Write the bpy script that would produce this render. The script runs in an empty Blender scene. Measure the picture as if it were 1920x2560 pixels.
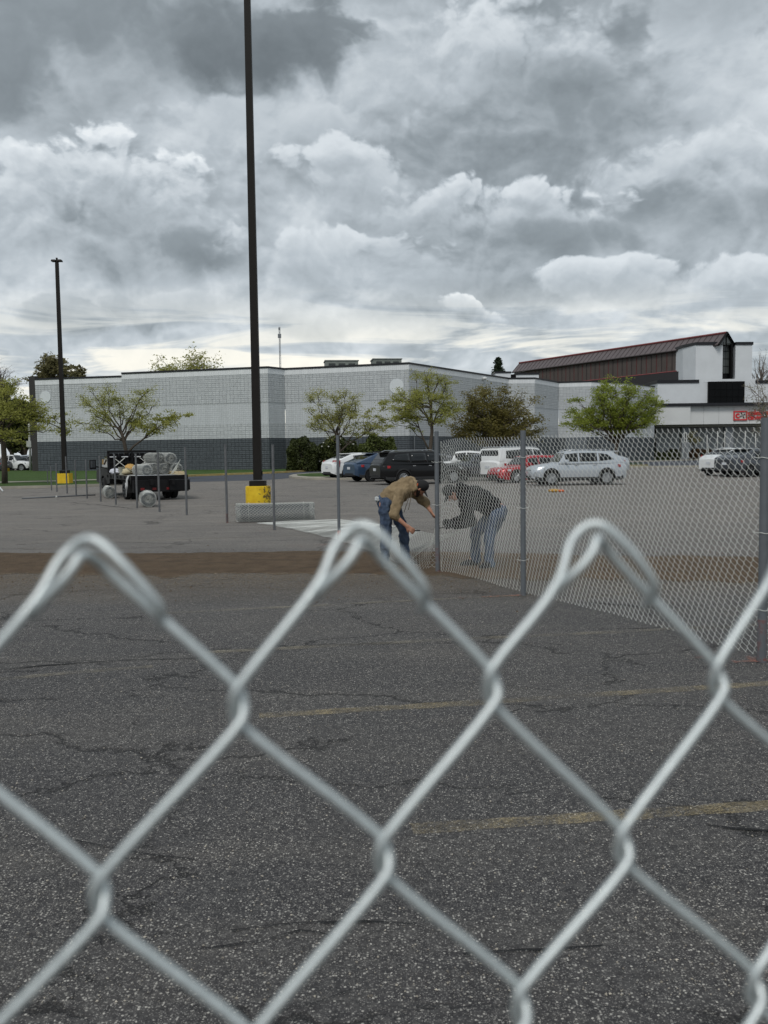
import bpy, math, random
import numpy as np
from mathutils import Vector, Matrix
PI = math.pi
R = math.radians
random.seed(7)
rng = np.random.default_rng(11)

# ---------------------------------------------------------------- camera, world, sun, exposure
scene = bpy.context.scene
COL = scene.collection
FPX = 2176.0                                   # focal length in pixels of the 1920 x 2560 photograph
CAM = Vector((0, 0, 1.70))
cd = bpy.data.cameras.new("camera")
cam = bpy.data.objects.new("camera", cd)
COL.objects.link(cam)
cd.sensor_fit = 'VERTICAL'
cd.sensor_height = 36.0
cd.sensor_width = 27.0
cd.lens = FPX / 2560 * 36.0
cd.clip_start = 0.01
cd.clip_end = 6000
cd.dof.use_dof = True
cd.dof.focus_distance = 18.0
cd.dof.aperture_fstop = 10.5
cam.location = CAM
CROT = Matrix.Rotation(R(90 - 3.94), 3, 'X') @ Matrix.Rotation(R(-0.7), 3, 'Z')
cam.rotation_euler = CROT.to_euler()
scene.camera = cam
scene.cycles.use_denoising = True

SUN_EL, SUN_AZ = 50.0, 200.0                    # compass-like azimuth, measured clockwise from +Y
world = bpy.data.worlds.new("World")
scene.world = world
world.use_nodes = True
vs = scene.view_settings
vs.view_transform = 'Standard'
vs.look = 'None'
vs.exposure = 0.40
vs.gamma = 1.0
vs.use_curve_mapping = False

sd = bpy.data.lights.new("sun", 'SUN')
sd.energy = 1.25
sd.angle = R(18)
sd.color = (1.0, 0.965, 0.92)
sun = bpy.data.objects.new("sun", sd)
COL.objects.link(sun)
sdir = Vector((math.sin(R(SUN_AZ)) * math.cos(R(SUN_EL)), math.cos(R(SUN_AZ)) * math.cos(R(SUN_EL)), math.sin(R(SUN_EL))))
sun.rotation_euler = sdir.to_track_quat('Z', 'Y').to_euler()

def ray(u, v):
    d = CROT @ Vector(((u - 960) / FPX, -(v - 1280) / FPX, -1.0))
    return d
def G(u, v, z=0.0):                             # point of the ground seen at a pixel of the photograph
    d = ray(u, v)
    t = (z - CAM.z) / d.z
    p = CAM + d * t
    return Vector((p.x, p.y, z))
def P(u, v, Y):                                 # point at depth Y seen at a pixel
    d = ray(u, v)
    return CAM + d * (Y / d.y)

# --- sky: Nishita air behind procedural cloud decks, placed by azimuth and elevation
SKY_RELIEF, SKY_EDGE = 1.5, 2.7
CLOUDS = [   # x, y, rx, ry, low, high, softness, opacity, tilt; far decks first
    (1110, 110, 360, 150, 0.62, 0.84, 1.6, 0.8, 0),
    (1540, 170, 260, 170, 0.50, 0.70, 1.6, 0.8, 0),
    (400, 0, 640, 235, 0.02, 0.20, 1.5, 0.93, 0.0),
    (100, 150, 300, 170, 0.12, 0.30, 1.6, 0.9, 0.25),
    (650, 130, 290, 110, 0.00, 0.16, 1.4, 0.85, 0.1),
    (1500, 20, 230, 70, 0.32, 0.5, 1.8, 0.75, 0.0),
    (1230, 215, 260, 95, 0.08, 0.40, 1.6, 0.92, -0.22),
    (560, 275, 360, 60, 0.52, 0.68, 1.6, 0.8, 0),
    (1480, 400, 340, 110, 0.36, 0.74, 1.3, 0.95, 0.05),
    (1590, 455, 300, 75, 0.08, 0.30, 1.8, 0.9, 0.0),
    (760, 420, 220, 105, 0.36, 0.76, 1.0, 0.95, 0.0),
    (1070, 470, 280, 95, 0.32, 0.78, 1.0, 0.95, -0.05),
    (1200, 525, 210, 55, 0.12, 0.32, 1.7, 0.85, 0.0),
    (60, 430, 160, 115, 0.44, 0.80, 1.0, 0.95, 0.0),
    (300, 440, 250, 150, 0.24, 0.84, 0.95, 1.0, -0.10),
    (400, 560, 250, 75, 0.10, 0.32, 1.7, 0.9, 0.0),
    (660, 560, 190, 80, 0.42, 0.76, 1.0, 0.95, -0.2),
    (900, 570, 160, 60, 0.44, 0.70, 1.1, 0.9, 0.0),
    (1010, 610, 280, 36, 0.34, 0.5, 1.7, 0.7, 0.0),
    (1330, 610, 220, 50, 0.46, 0.80, 1.0, 0.9, 0.0),
    (1600, 610, 150, 70, 0.48, 0.78, 1.0, 0.9, 0.0),
    (170, 690, 170, 56, 0.20, 0.52, 1.0, 0.95, 0.0),
    (430, 665, 150, 40, 0.36, 0.66, 1.0, 0.9, 0.0),
    (640, 705, 115, 38, 0.24, 0.66, 0.8, 0.95, -0.15),
    (1010, 675, 115, 42, 0.26, 0.82, 0.7, 0.98, -0.25),
]

def build_sky():
    nt = world.node_tree
    nt.nodes.clear()
    N, L = nt.nodes, nt.links
    world.cycles.sampling_method = 'MANUAL'
    world.cycles.sample_map_resolution = 256
    def mth(op, a, b=None, c=None, clamp=False, tree=None):
        t = tree or nt
        n = t.nodes.new('ShaderNodeMath')
        n.operation = op
        n.use_clamp = clamp
        for i, x in enumerate((a, b, c)):
            if x is None:
                continue
            if isinstance(x, (int, float)):
                n.inputs[i].default_value = x
            else:
                t.links.new(x, n.inputs[i])
        return n.outputs[0]
    def mrange(x, a, b, lo=0.0, hi=1.0, tree=None):
        t = tree or nt
        n = t.nodes.new('ShaderNodeMapRange'); n.interpolation_type = 'SMOOTHSTEP'
        for nm, v in (('Value', x), ('From Min', a), ('From Max', b), ('To Min', lo), ('To Max', hi)):
            if isinstance(v, (int, float)):
                n.inputs[nm].default_value = v
            else:
                t.links.new(v, n.inputs[nm])
        return n.outputs[0]
    tc = N.new('ShaderNodeTexCoord')
    sep = N.new('ShaderNodeSeparateXYZ')
    L.new(tc.outputs['Generated'], sep.inputs[0])
    X, Y, Z = sep.outputs
    # stereographic chart of the sky sphere
    den = mth('MAXIMUM', mth('ADD', Y, 1.0), 0.02)
    SX = mth('DIVIDE', mth('MULTIPLY', X, 2.0), den)
    SZ = mth('DIVIDE', mth('MULTIPLY', Z, 2.0), den)
    def vec(ax, az, ox=0.0, oz=0.0):
        n = N.new('ShaderNodeCombineXYZ')
        L.new(mth('MULTIPLY_ADD', SX, ax, ox), n.inputs[0])
        L.new(mth('MULTIPLY_ADD', SZ, az, oz), n.inputs[1])
        return n.outputs[0]
    def noise(v, scale, detail, rough=0.55, dist=0.0, out=0, tree=None):
        t = tree or nt
        n = t.nodes.new('ShaderNodeTexNoise')
        n.noise_dimensions = '2D'
        n.inputs['Scale'].default_value = scale
        n.inputs['Detail'].default_value = detail
        n.inputs['Roughness'].default_value = rough
        n.inputs['Distortion'].default_value = dist
        t.links.new(v, n.inputs['Vector'])
        return n.outputs[out]
    # height field of the cumulus, called twice for its relief
    hg = bpy.data.node_groups.new('cloud_height', 'ShaderNodeTree')
    hg.interface.new_socket('V', in_out='INPUT', socket_type='NodeSocketVector')
    hg.interface.new_socket('H', in_out='OUTPUT', socket_type='NodeSocketFloat')
    hg.interface.new_socket('B', in_out='OUTPUT', socket_type='NodeSocketFloat')
    hi_, ho = hg.nodes.new('NodeGroupInput'), hg.nodes.new('NodeGroupOutput')
    wn = noise(hi_.outputs[0], 9.0, 4, 0.6, 0, 1, hg)
    ma = hg.nodes.new('ShaderNodeVectorMath'); ma.operation = 'MULTIPLY_ADD'
    hg.links.new(wn, ma.inputs[0]); ma.inputs[1].default_value = (0.10, 0.10, 0); hg.links.new(hi_.outputs[0], ma.inputs[2])
    vo = hg.nodes.new('ShaderNodeTexVoronoi'); vo.voronoi_dimensions = '2D'; vo.feature = 'F1'
    vo.inputs['Scale'].default_value = 11; vo.inputs['Detail'].default_value = 3; vo.inputs['Roughness'].default_value = 0.5
    hg.links.new(ma.outputs[0], vo.inputs['Vector'])
    bl = mth('SUBTRACT', 0.9, vo.outputs['Distance'], tree=hg)
    nz = noise(hi_.outputs[0], 6.5, 9, 0.60, 0.25, 0, hg)
    hh = mth('ADD', mth('MULTIPLY', nz, 0.75, tree=hg), mth('MULTIPLY', bl, 0.42, tree=hg), tree=hg)
    hg.links.new(hh, ho.inputs[0]); hg.links.new(bl, ho.inputs[1])
    def height(v):
        n = N.new('ShaderNodeGroup'); n.node_tree = hg
        L.new(v, n.inputs[0])
        return n.outputs[0]
    h1 = height(vec(1, 1.25))
    h2 = height(vec(1, 1.25, -0.004, 0.014))
    relief = mth('MULTIPLY', mth('SUBTRACT', h1, h2), SKY_RELIEF)
    big = noise(vec(1, 1.6), 3.2, 5, 0.55, 0.3)
    fine = noise(vec(1, 1.6, 3.0, 1.0), 6.0, 8, 0.6, 0.4)
    cur = mth('ADD', mth('MULTIPLY_ADD', big, 1.1, -0.02), mth('MULTIPLY', relief, 0.35))
    cur = mth('ADD', cur, mth('MULTIPLY', mth('SUBTRACT', fine, 0.5), 0.3))
    g = bpy.data.node_groups.new('cloud', 'ShaderNodeTree')
    for nm in ('Prev', 'Az', 'El', 'Edge', 'Relief', 'cx', 'cy', 'rx', 'ry', 'low', 'high', 'soft', 'opac', 'tilt'):
        g.interface.new_socket(nm, in_out='INPUT', socket_type='NodeSocketFloat')
    g.interface.new_socket('Out', in_out='OUTPUT', socket_type='NodeSocketFloat')
    gi = g.nodes.new('NodeGroupInput'); go = g.nodes.new('NodeGroupOutput')
    I = {s.name: s for s in gi.outputs}
    M = lambda *a, **k: mth(*a, tree=g, **k)
    dx = M('SUBTRACT', I['Az'], I['cx'])
    dy = M('SUBTRACT', M('SUBTRACT', I['El'], I['cy']), M('MULTIPLY', dx, I['tilt']))
    qx = M('DIVIDE', dx, I['rx']); qy = M('DIVIDE', dy, I['ry'])
    r2 = M('ADD', M('MULTIPLY', qx, qx), M('MULTIPLY', qy, qy))
    shp = M('ADD', M('SUBTRACT', 1.0, r2), M('MULTIPLY', M('SUBTRACT', I['Edge'], 0.47), SKY_EDGE))
    sf = M('MULTIPLY', I['soft'], M('MAXIMUM', M('SUBTRACT', 0.75, M('MULTIPLY', qy, 0.75)), 0.34))
    al = mrange(shp, 0.0, sf, tree=g)
    sh = M('ADD', M('MULTIPLY', qy, 0.50), 0.42)
    sh = M('ADD', sh, I['Relief'])
    sh = M('ADD', sh, M('MULTIPLY', M('MAXIMUM', M('SUBTRACT', 0.7, shp), -0.6), 0.28), clamp=True)
    val = M('ADD', I['low'], M('MULTIPLY', sh, M('SUBTRACT', I['high'], I['low'])))
    a = M('MULTIPLY', al, I['opac'])
    out = M('ADD', M('MULTIPLY', I['Prev'], M('SUBTRACT', 1.0, a)), M('MULTIPLY', val, a))
    g.links.new(out, go.inputs[0])
    def chart(x, y):
        d = ray(x * 1.1573, y * 1.1573).normalized()
        return 2 * d.x / (1 + d.y), 2 * d.z / (1 + d.y)
    k = 1.1573 / FPX
    for (x, y, rx, ry, lo, hi, so, op, ti) in CLOUDS:
        ca, ce = chart(x, y)
        n = N.new('ShaderNodeGroup'); n.node_tree = g
        for nm, s in (('Prev', cur), ('Az', SX), ('El', SZ), ('Edge', h1), ('Relief', relief)):
            L.new(s, n.inputs[nm])
        for nm, val in (('cx', ca), ('cy', ce), ('rx', rx * k), ('ry', ry * k), ('low', lo), ('high', hi), ('soft', so), ('opac', op), ('tilt', ti)):
            n.inputs[nm].default_value = val
        cur = n.outputs[0]
    # far streaks of brighter sky low over the horizon
    st = noise(vec(1, 8.0), 4.0, 6, 0.55, 0.5)
    # brightest low over the middle of the lot, thinning out upwards
    lowm = mth('SUBTRACT', 1.0, mrange(SZ, 0.10, 0.20))
    pos = mrange(SZ, -0.01, 0.0)
    s2 = mth('MULTIPLY', mth('MULTIPLY', mrange(st, 0.40, 0.57), lowm), mth('MULTIPLY', pos, 0.78))
    cur = mth('ADD', mth('MULTIPLY', cur, mth('SUBTRACT', 1.0, s2)), mth('MULTIPLY', s2, 0.98), clamp=True)
    # no lumps below the horizon
    cur = mth('ADD', mth('MULTIPLY', cur, pos), mth('MULTIPLY', mth('SUBTRACT', 1.0, pos), 0.5))
    cr = N.new('ShaderNodeValToRGB')
    e = cr.color_ramp.elements
    e[0].position = 0.05; e[0].color = (0.110, 0.127, 0.137, 1)
    e[1].position = 1.0; e[1].color = (0.76, 0.775, 0.77, 1)
    for p_, c_ in ((0.3, (0.195, 0.222, 0.240, 1)), (0.55, (0.330, 0.366, 0.394, 1)), (0.78, (0.50, 0.535, 0.56, 1))):
        q = cr.color_ramp.elements.new(p_); q.color = c_
    L.new(cur, cr.inputs[0])
    warm = N.new('ShaderNodeMix'); warm.data_type = 'RGBA'; warm.blend_type = 'MULTIPLY'
    L.new(s2, warm.inputs['Factor'])
    L.new(cr.outputs[0], warm.inputs[6]); warm.inputs[7].default_value = (1.10, 1.01, 0.86, 1)
    sky = N.new('ShaderNodeTexSky')
    sky.sky_type = 'NISHITA'
    sky.sun_disc = False
    sky.sun_elevation = R(SUN_EL)
    sky.sun_rotation = R(SUN_AZ)
    bg1 = N.new('ShaderNodeBackground'); L.new(sky.outputs[0], bg1.inputs[0]); bg1.inputs[1].default_value = 0.09
    bg2 = N.new('ShaderNodeBackground'); L.new(warm.outputs[2], bg2.inputs[0]); bg2.inputs[1].default_value = 1.12
    mx = N.new('ShaderNodeMixShader'); mx.inputs[0].default_value = 0.96
    L.new(bg1.outputs[0], mx.inputs[1]); L.new(bg2.outputs[0], mx.inputs[2])
    o = N.new('ShaderNodeOutputWorld'); L.new(mx.outputs[0], o.inputs[0])
build_sky()

# ---------------------------------------------------------------- helpers
def C(r, g, b):                                 # sRGB 0-255 -> linear
    f = lambda c: (c / 255 / 12.92) if c / 255 <= 0.04045 else ((c / 255 + 0.055) / 1.055) ** 2.4
    return (f(r), f(g), f(b), 1)

class Mat:
    """small node builder"""
    def __init__(s, name, rough=0.7, metal=0.0, spec=0.5):
        s.m = bpy.data.materials.new(name)
        s.m.use_nodes = True
        s.t = s.m.node_tree
        s.b = s.t.nodes['Principled BSDF']
        s.b.inputs['Roughness'].default_value = rough
        s.b.inputs['Metallic'].default_value = metal
        s.b.inputs['Specular IOR Level'].default_value = spec
    def link(s, a, b): s.t.links.new(a, b)
    def new(s, t): return s.t.nodes.new(t)
    def coord(s, kind='Object', scale=(1, 1, 1)):
        c = s.new('ShaderNodeTexCoord'); m = s.new('ShaderNodeMapping')
        m.inputs['Scale'].default_value = scale
        s.link(c.outputs[kind], m.inputs['Vector'])
        return m.outputs[0]
    def noise(s, v, scale, detail=4, rough=0.55, dist=0.0, out=0):
        n = s.new('ShaderNodeTexNoise')
        for k, x in (('Scale', scale), ('Detail', detail), ('Roughness', rough), ('Distortion', dist)):
            n.inputs[k].default_value = x
        s.link(v, n.inputs['Vector'])
        return n.outputs[out]
    def rng(s, x, a, b, lo=0.0, hi=1.0):
        n = s.new('ShaderNodeMapRange')
        s.link(x, n.inputs[0])
        for i, v in enumerate((a, b, lo, hi)):
            n.inputs[i + 1].default_value = v
        return n.outputs[0]
    def mix(s, f, a, b, mode='MIX'):
        n = s.new('ShaderNodeMix'); n.data_type = 'RGBA'; n.blend_type = mode
        for i, x in ((0, f), (6, a), (7, b)):
            if isinstance(x, (int, float)): n.inputs[i].default_value = x
            elif isinstance(x, tuple): n.inputs[i].default_value = x if len(x) == 4 else (*x, 1)
            else: s.link(x, n.inputs[i])
        return n.outputs[2]
    def math(s, op, a, b=0.0):
        n = s.new('ShaderNodeMath'); n.operation = op
        for i, x in enumerate((a, b)):
            if isinstance(x, (int, float)): n.inputs[i].default_value = x
            else: s.link(x, n.inputs[i])
        return n.outputs[0]
    def bump(s, h, strength=0.3, dist=0.02):
        n = s.new('ShaderNodeBump')
        n.inputs['Strength'].default_value = strength; n.inputs['Distance'].default_value = dist
        s.link(h, n.inputs['Height']); s.link(n.outputs[0], s.b.inputs['Normal'])
    def color(s, c):
        if isinstance(c, tuple): s.b.inputs['Base Color'].default_value = c if len(c) == 4 else (*c, 1)
        else: s.link(c, s.b.inputs['Base Color'])
        return s.m

def simple(name, c, rough=0.6, metal=0.0, var=0.15, scale=6.0, spec=0.5, bump=0.0, coat=0.0):
    """procedural paint / plastic / metal: a base colour mottled by noise"""
    m = Mat(name, rough, metal, spec)
    v = m.coord()
    n = m.noise(v, scale, 5)
    c = c if len(c) == 4 else (*c, 1)
    d = tuple(x * (1 - var) for x in c[:3]) + (1,)
    l = tuple(min(1, x * (1 + var)) for x in c[:3]) + (1,)
    m.color(m.mix(m.rng(n, 0.3, 0.7), d, l))
    if bump: m.bump(m.noise(v, scale * 6, 3), bump, 0.01)
    if coat: m.b.inputs['Coat Weight'].default_value = coat; m.b.inputs['Coat Roughness'].default_value = 0.06
    return m.m

def tag(o, label=None, cat=None, group=None, kind=None):
    if label: o['label'] = label
    if cat: o['category'] = cat
    if group: o['group'] = group
    if kind: o['kind'] = kind
    return o

def thing(name, label, cat, loc=(0, 0, 0), rotz=0.0, group=None):
    o = bpy.data.objects.new(name, None)
    o.empty_display_size = 0.3
    COL.objects.link(o)
    o.location = loc
    o.rotation_euler = (0, 0, rotz)
    return tag(o, label, cat, group)

class MB:
    """collects geometry, then becomes one mesh object"""
    def __init__(s): s.v, s.f, s.n, s.mi, s.uv = [], [], 0, [], None
    def add(s, v, f, mi=0):
        v = np.asarray(v, float).reshape(-1, 3)
        s.v.append(v)
        for q in f: s.f.append(tuple(int(i) + s.n for i in q)); s.mi.append(mi)
        s.n += len(v)
        return s
    def addn(s, v, f, mi=0):                      # f: (n, k) array
        v = np.asarray(v, float).reshape(-1, 3)
        s.v.append(v)
        s.f.extend(map(tuple, (np.asarray(f) + s.n).tolist())); s.mi.extend([mi] * len(f))
        s.n += len(v)
        return s
    def box(s, c, d, rz=0.0, mi=0, taper=1.0):
        x, y, z = d[0] / 2, d[1] / 2, d[2] / 2
        p = [(-x, -y, -z), (x, -y, -z), (x, y, -z), (-x, y, -z), (-x * taper, -y * taper, z), (x * taper, -y * taper, z), (x * taper, y * taper, z), (-x * taper, y * taper, z)]
        cs, sn = math.cos(rz), math.sin(rz)
        p = [(a * cs - b * sn + c[0], a * sn + b * cs + c[1], e + c[2]) for a, b, e in p]
        return s.add(p, [(0, 3, 2, 1), (4, 5, 6, 7), (0, 1, 5, 4), (1, 2, 6, 5), (2, 3, 7, 6), (3, 0, 4, 7)], mi)
    def span(s, a, b, mi=0):                     # box between two corners
        a, b = np.minimum(a, b), np.maximum(a, b)
        return s.box((a + b) / 2, b - a, 0, mi)
    def tube(s, pts, r, sides=8, mi=0, cap=True):
        pts = np.asarray(pts, float)
        K = len(pts)
        r = np.broadcast_to(np.asarray(r, float), (K,))
        t = np.gradient(pts, axis=0)
        t /= np.linalg.norm(t, axis=1)[:, None] + 1e-12
        ref = np.array([0.0, 0.0, 1.0]) if abs(t[0, 2]) < 0.85 else np.array([1.0, 0.0, 0.0])
        a = np.cross(t, ref); a /= np.linalg.norm(a, axis=1)[:, None] + 1e-12
        b = np.cross(t, a)
        th = np.linspace(0, 2 * PI, sides, endpoint=False)
        v = pts[:, None, :] + r[:, None, None] * (np.cos(th)[None, :, None] * a[:, None, :] + np.sin(th)[None, :, None] * b[:, None, :])
        f = []
        for i in range(K - 1):
            for j in range(sides):
                j2 = (j + 1) % sides
                f.append((i * sides + j, i * sides + j2, (i + 1) * sides + j2, (i + 1) * sides + j))
        if cap:
            f.append(tuple(range(sides))[::-1]); f.append(tuple((K - 1) * sides + j for j in range(sides)))
        return s.add(v.reshape(-1, 3), f, mi)
    def cyl(s, a, b, r, sides=16, r2=None, mi=0):
        return s.tube([a, b], [r, r if r2 is None else r2], sides, mi)
    def lathe(s, prof, sides=20, axis='z', c=(0, 0, 0), mi=0, closed=False):
        """prof: (radius, height) pairs"""
        th = np.linspace(0, 2 * PI, sides, endpoint=False)
        v = []
        for r, h in prof:
            for a in th:
                p = (r * math.cos(a), r * math.sin(a), h)
                if axis == 'y': p = (p[0], p[2], p[1])
                if axis == 'x': p = (p[2], p[0], p[1])
                v.append((p[0] + c[0], p[1] + c[1], p[2] + c[2]))
        f = []
        n = len(prof)
        for i in range(n if closed else n - 1):
            i2 = (i + 1) % n
            for j in range(sides):
                j2 = (j + 1) % sides
                f.append((i * sides + j, i * sides + j2, i2 * sides + j2, i2 * sides + j))
        if not closed:
            f.append(tuple(range(sides))[::-1]); f.append(tuple((n - 1) * sides + j for j in range(sides)))
        return s.add(v, f, mi)
    def prism(s, poly, axis, a, b, mi=0):
        """poly in the plane across the axis ('x': (y,z), 'y': (x,z), 'z': (x,y)), between a and b"""
        def mk(p, t):
            return {'x': (t, p[0], p[1]), 'y': (p[0], t, p[1]), 'z': (p[0], p[1], t)}[axis]
        n = len(poly)
        v = [mk(p, a) for p in poly] + [mk(p, b) for p in poly]
        f = [tuple(range(n)), tuple(range(2 * n - 1, n - 1, -1))]
        for i in range(n):
            j = (i + 1) % n
            f.append((i, i + n, j + n, j))
        return s.add(v, f, mi)
    def ball(s, c, r, sides=14, rings=8, mi=0):
        r = np.broadcast_to(np.asarray(r, float), (3,))
        v, f = [], []
        for i in range(rings + 1):
            ph = PI * i / rings
            for j in range(sides):
                th = 2 * PI * j / sides
                v.append((c[0] + r[0] * math.sin(ph) * math.cos(th), c[1] + r[1] * math.sin(ph) * math.sin(th), c[2] + r[2] * math.cos(ph)))
        for i in range(rings):
            for j in range(sides):
                j2 = (j + 1) % sides
                f.append((i * sides + j, (i + 1) * sides + j, (i + 1) * sides + j2, i * sides + j2))
        return s.add(v, f, mi)
    def mesh(s, name, smooth=False, fix=True):
        me = bpy.data.meshes.new(name)
        V = np.concatenate(s.v) if s.v else np.zeros((0, 3))
        me.vertices.add(len(V)); me.vertices.foreach_set('co', V.ravel())
        cnt = np.array([len(q) for q in s.f], int)
        me.loops.add(int(cnt.sum()))
        me.loops.foreach_set('vertex_index', np.fromiter((i for q in s.f for i in q), int, int(cnt.sum())))
        me.polygons.add(len(cnt))
        me.polygons.foreach_set('loop_start', np.concatenate([[0], np.cumsum(cnt)[:-1]]))
        me.polygons.foreach_set('loop_total', cnt)
        if any(s.mi): me.polygons.foreach_set('material_index', np.array(s.mi, int))
        me.polygons.foreach_set('use_smooth', np.full(len(cnt), bool(smooth)))
        me.update(calc_edges=True)
        me.validate()
        if fix and len(cnt) < 60000:
            import bmesh
            bm = bmesh.new(); bm.from_mesh(me)
            bmesh.ops.recalc_face_normals(bm, faces=bm.faces)
            bm.to_mesh(me); bm.free()
        return me
    def obj(s, name, mats, parent=None, smooth=False, auto=None, loc=None, fix=True):
        me = s.mesh(name, smooth or auto is not None, fix)
        if not isinstance(mats, (list, tuple)): mats = [mats]
        for m in mats: me.materials.append(m)
        if auto is not None:
            me.set_sharp_from_angle(angle=R(auto))
        o = bpy.data.objects.new(name, me)
        COL.objects.link(o)
        if parent is not None: o.parent = parent
        if loc is not None: o.location = loc
        return o

def share(name, me, parent=None, loc=(0, 0, 0), rot=(0, 0, 0), scale=(1, 1, 1)):
    o = bpy.data.objects.new(name, me)
    COL.objects.link(o)
    o.parent = parent
    o.location = loc; o.rotation_euler = rot; o.scale = scale
    return o

def copy_tree(o, parent=None):
    c = o.copy(); COL.objects.link(c); c.parent = parent
    for ch in o.children: copy_tree(ch, c)
    return c

def batch_tubes(mb, P_, r, sides=3, closed_caps=False):
    """P_: (N, K, 3) polylines -> tubes, vectorised"""
    P_ = np.asarray(P_, float)
    Nn, K, _ = P_.shape
    t = np.gradient(P_, axis=1)
    t /= np.linalg.norm(t, axis=2)[..., None] + 1e-12
    ref = np.array([0.31, 0.87, 0.38]); ref /= np.linalg.norm(ref)
    a = np.cross(t, ref); a /= np.linalg.norm(a, axis=2)[..., None] + 1e-12
    b = np.cross(t, a)
    th = np.linspace(0, 2 * PI, sides, endpoint=False)
    v = P_[:, :, None, :] + r * (np.cos(th)[None, None, :, None] * a[:, :, None, :] + np.sin(th)[None, None, :, None] * b[:, :, None, :])
    base = (np.arange(Nn) * K * sides)[:, None, None]
    i = (np.arange(K - 1) * sides)[None, :, None]
    j = np.arange(sides)[None, None, :]; j2 = (j + 1) % sides
    f = np.stack([base + i + j, base + i + j2, base + i + sides + j2, base + i + sides + j], -1).reshape(-1, 4)
    mb.addn(v.reshape(-1, 3), f)

# ---------------------------------------------------------------- materials
def m_asphalt():
    m = Mat('asphalt', 0.86, 0, 0.35)
    v = m.coord()
    big = m.noise(v, 0.22, 5, 0.6)
    mid = m.noise(v, 2.2, 6, 0.65)
    tar = m.noise(v, 70, 4, 0.7)
    # lot paler with distance: mostly grazing sky sheen, put into the colour
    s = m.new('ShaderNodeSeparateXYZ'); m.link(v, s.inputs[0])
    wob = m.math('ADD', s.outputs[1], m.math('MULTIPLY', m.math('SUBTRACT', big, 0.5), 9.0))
    paler = m.rng(wob, 7.5, 22.0)
    base = m.mix(paler, C(68, 67, 68), C(122, 117, 111))
    base = m.mix(m.rng(mid, 0.35, 0.7, 0, 0.5), base, m.mix(paler, C(47, 46, 48), C(98, 94, 90)))
    base = m.mix(m.rng(m.noise(m.coord(scale=(0.16, 1.0, 1)), 1.3, 7, 0.7), 0.46, 0.66, 0, 0.55), base, m.mix(paler, C(92, 89, 85), C(152, 145, 136)))
    # stones of the aggregate: one colour per cell, most of them coated with tar
    def cells(scale, thr, seed):
        w = m.new('ShaderNodeTexVoronoi'); w.inputs['Scale'].default_value = scale
        w.inputs['Randomness'].default_value = 1.0
        off = m.new('ShaderNodeVectorMath'); off.operation = 'ADD'; off.inputs[1].default_value = (seed, seed * 2, 0)
        wob_ = m.new('ShaderNodeVectorMath'); wob_.operation = 'MULTIPLY_ADD'
        m.link(m.noise(v, scale * 1.5, 2, 0.5, 0, 1), wob_.inputs[0]); wob_.inputs[1].default_value = (0.5 / scale,) * 3
        m.link(v, wob_.inputs[2]); m.link(wob_.outputs[0], off.inputs[0]); m.link(off.outputs[0], w.inputs['Vector'])
        sp = m.new('ShaderNodeSeparateColor'); m.link(w.outputs['Color'], sp.inputs[0])
        r1 = m.math('ADD', sp.outputs[0], m.math('MULTIPLY', m.math('SUBTRACT', mid, 0.5), 0.5))
        on = m.rng(r1, thr, thr + 0.06)
        core = m.rng(m.math('MULTIPLY', w.outputs['Distance'], 1.0), 0.50, 0.34)
        return m.math('MULTIPLY', on, core), sp.outputs[1], w.outputs['Distance']
    a1, t1, d1 = cells(100, 0.74, 0.0)
    a2, t2, d2 = cells(170, 0.42, 5.3)
    stone = m.mix(t1, C(100, 98, 95), C(196, 192, 184))
    stone2 = m.mix(t2, C(70, 69, 69), C(152, 149, 144))
    col = m.mix(m.rng(tar, 0.35, 0.65), m.mix(1.0, base, (0.72, 0.72, 0.72, 1), 'MULTIPLY'), base)
    grit = m.noise(v, 22, 5, 0.8)
    col = m.mix(m.rng(grit, 0.50, 0.66, 0, 0.55), col, m.mix(paler, C(104, 102, 99), C(150, 144, 136)))
    col = m.mix(m.rng(grit, 0.50, 0.36, 0, 0.55), col, C(34, 33, 35))
    col = m.mix(m.math('MULTIPLY', a2, 0.85), col, stone2)
    col = m.mix(m.math('MULTIPLY', a1, 0.9), col, stone)
    brown = m.rng(m.noise(v, 1.1, 5, 0.6, 0.5), 0.50, 0.72, 0, 0.40)
    col = m.mix(brown, col, m.mix(1.0, col, (1.34, 1.30, 1.24, 1), 'MULTIPLY'))
    col = m.mix(m.rng(m.noise(v, 0.55, 4, 0.6), 0.52, 0.68, 0, 0.45), col, m.mix(1.0, col, (0.74, 0.74, 0.77, 1), 'MULTIPLY'))
    # dark hairline cracks
    vo = m.new('ShaderNodeTexVoronoi'); vo.feature = 'DISTANCE_TO_EDGE'; vo.inputs['Scale'].default_value = 0.62
    ww = m.new('ShaderNodeVectorMath'); ww.operation = 'MULTIPLY_ADD'
    m.link(m.noise(v, 2.4, 6, 0.65, 0, 1), ww.inputs[0]); ww.inputs[1].default_value = (0.9, 0.5, 0)
    m.link(m.coord(scale=(0.55, 1.0, 1)), ww.inputs[2]); m.link(ww.outputs[0], vo.inputs['Vector'])
    crack = m.math('MULTIPLY', m.rng(vo.outputs['Distance'], 0.009, 0.002), m.rng(m.noise(v, 0.8, 3), 0.43, 0.50))
    col = m.mix(m.math('MULTIPLY', crack, 0.55), col, C(22, 22, 23))
    h = m.math('ADD', m.math('MULTIPLY', d1, -0.5), m.math('MULTIPLY', tar, 0.8))
    h = m.math('SUBTRACT', h, m.math('MULTIPLY', crack, 2.0))
    m.bump(h, 0.9, 0.010)
    return m.color(col)

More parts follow.
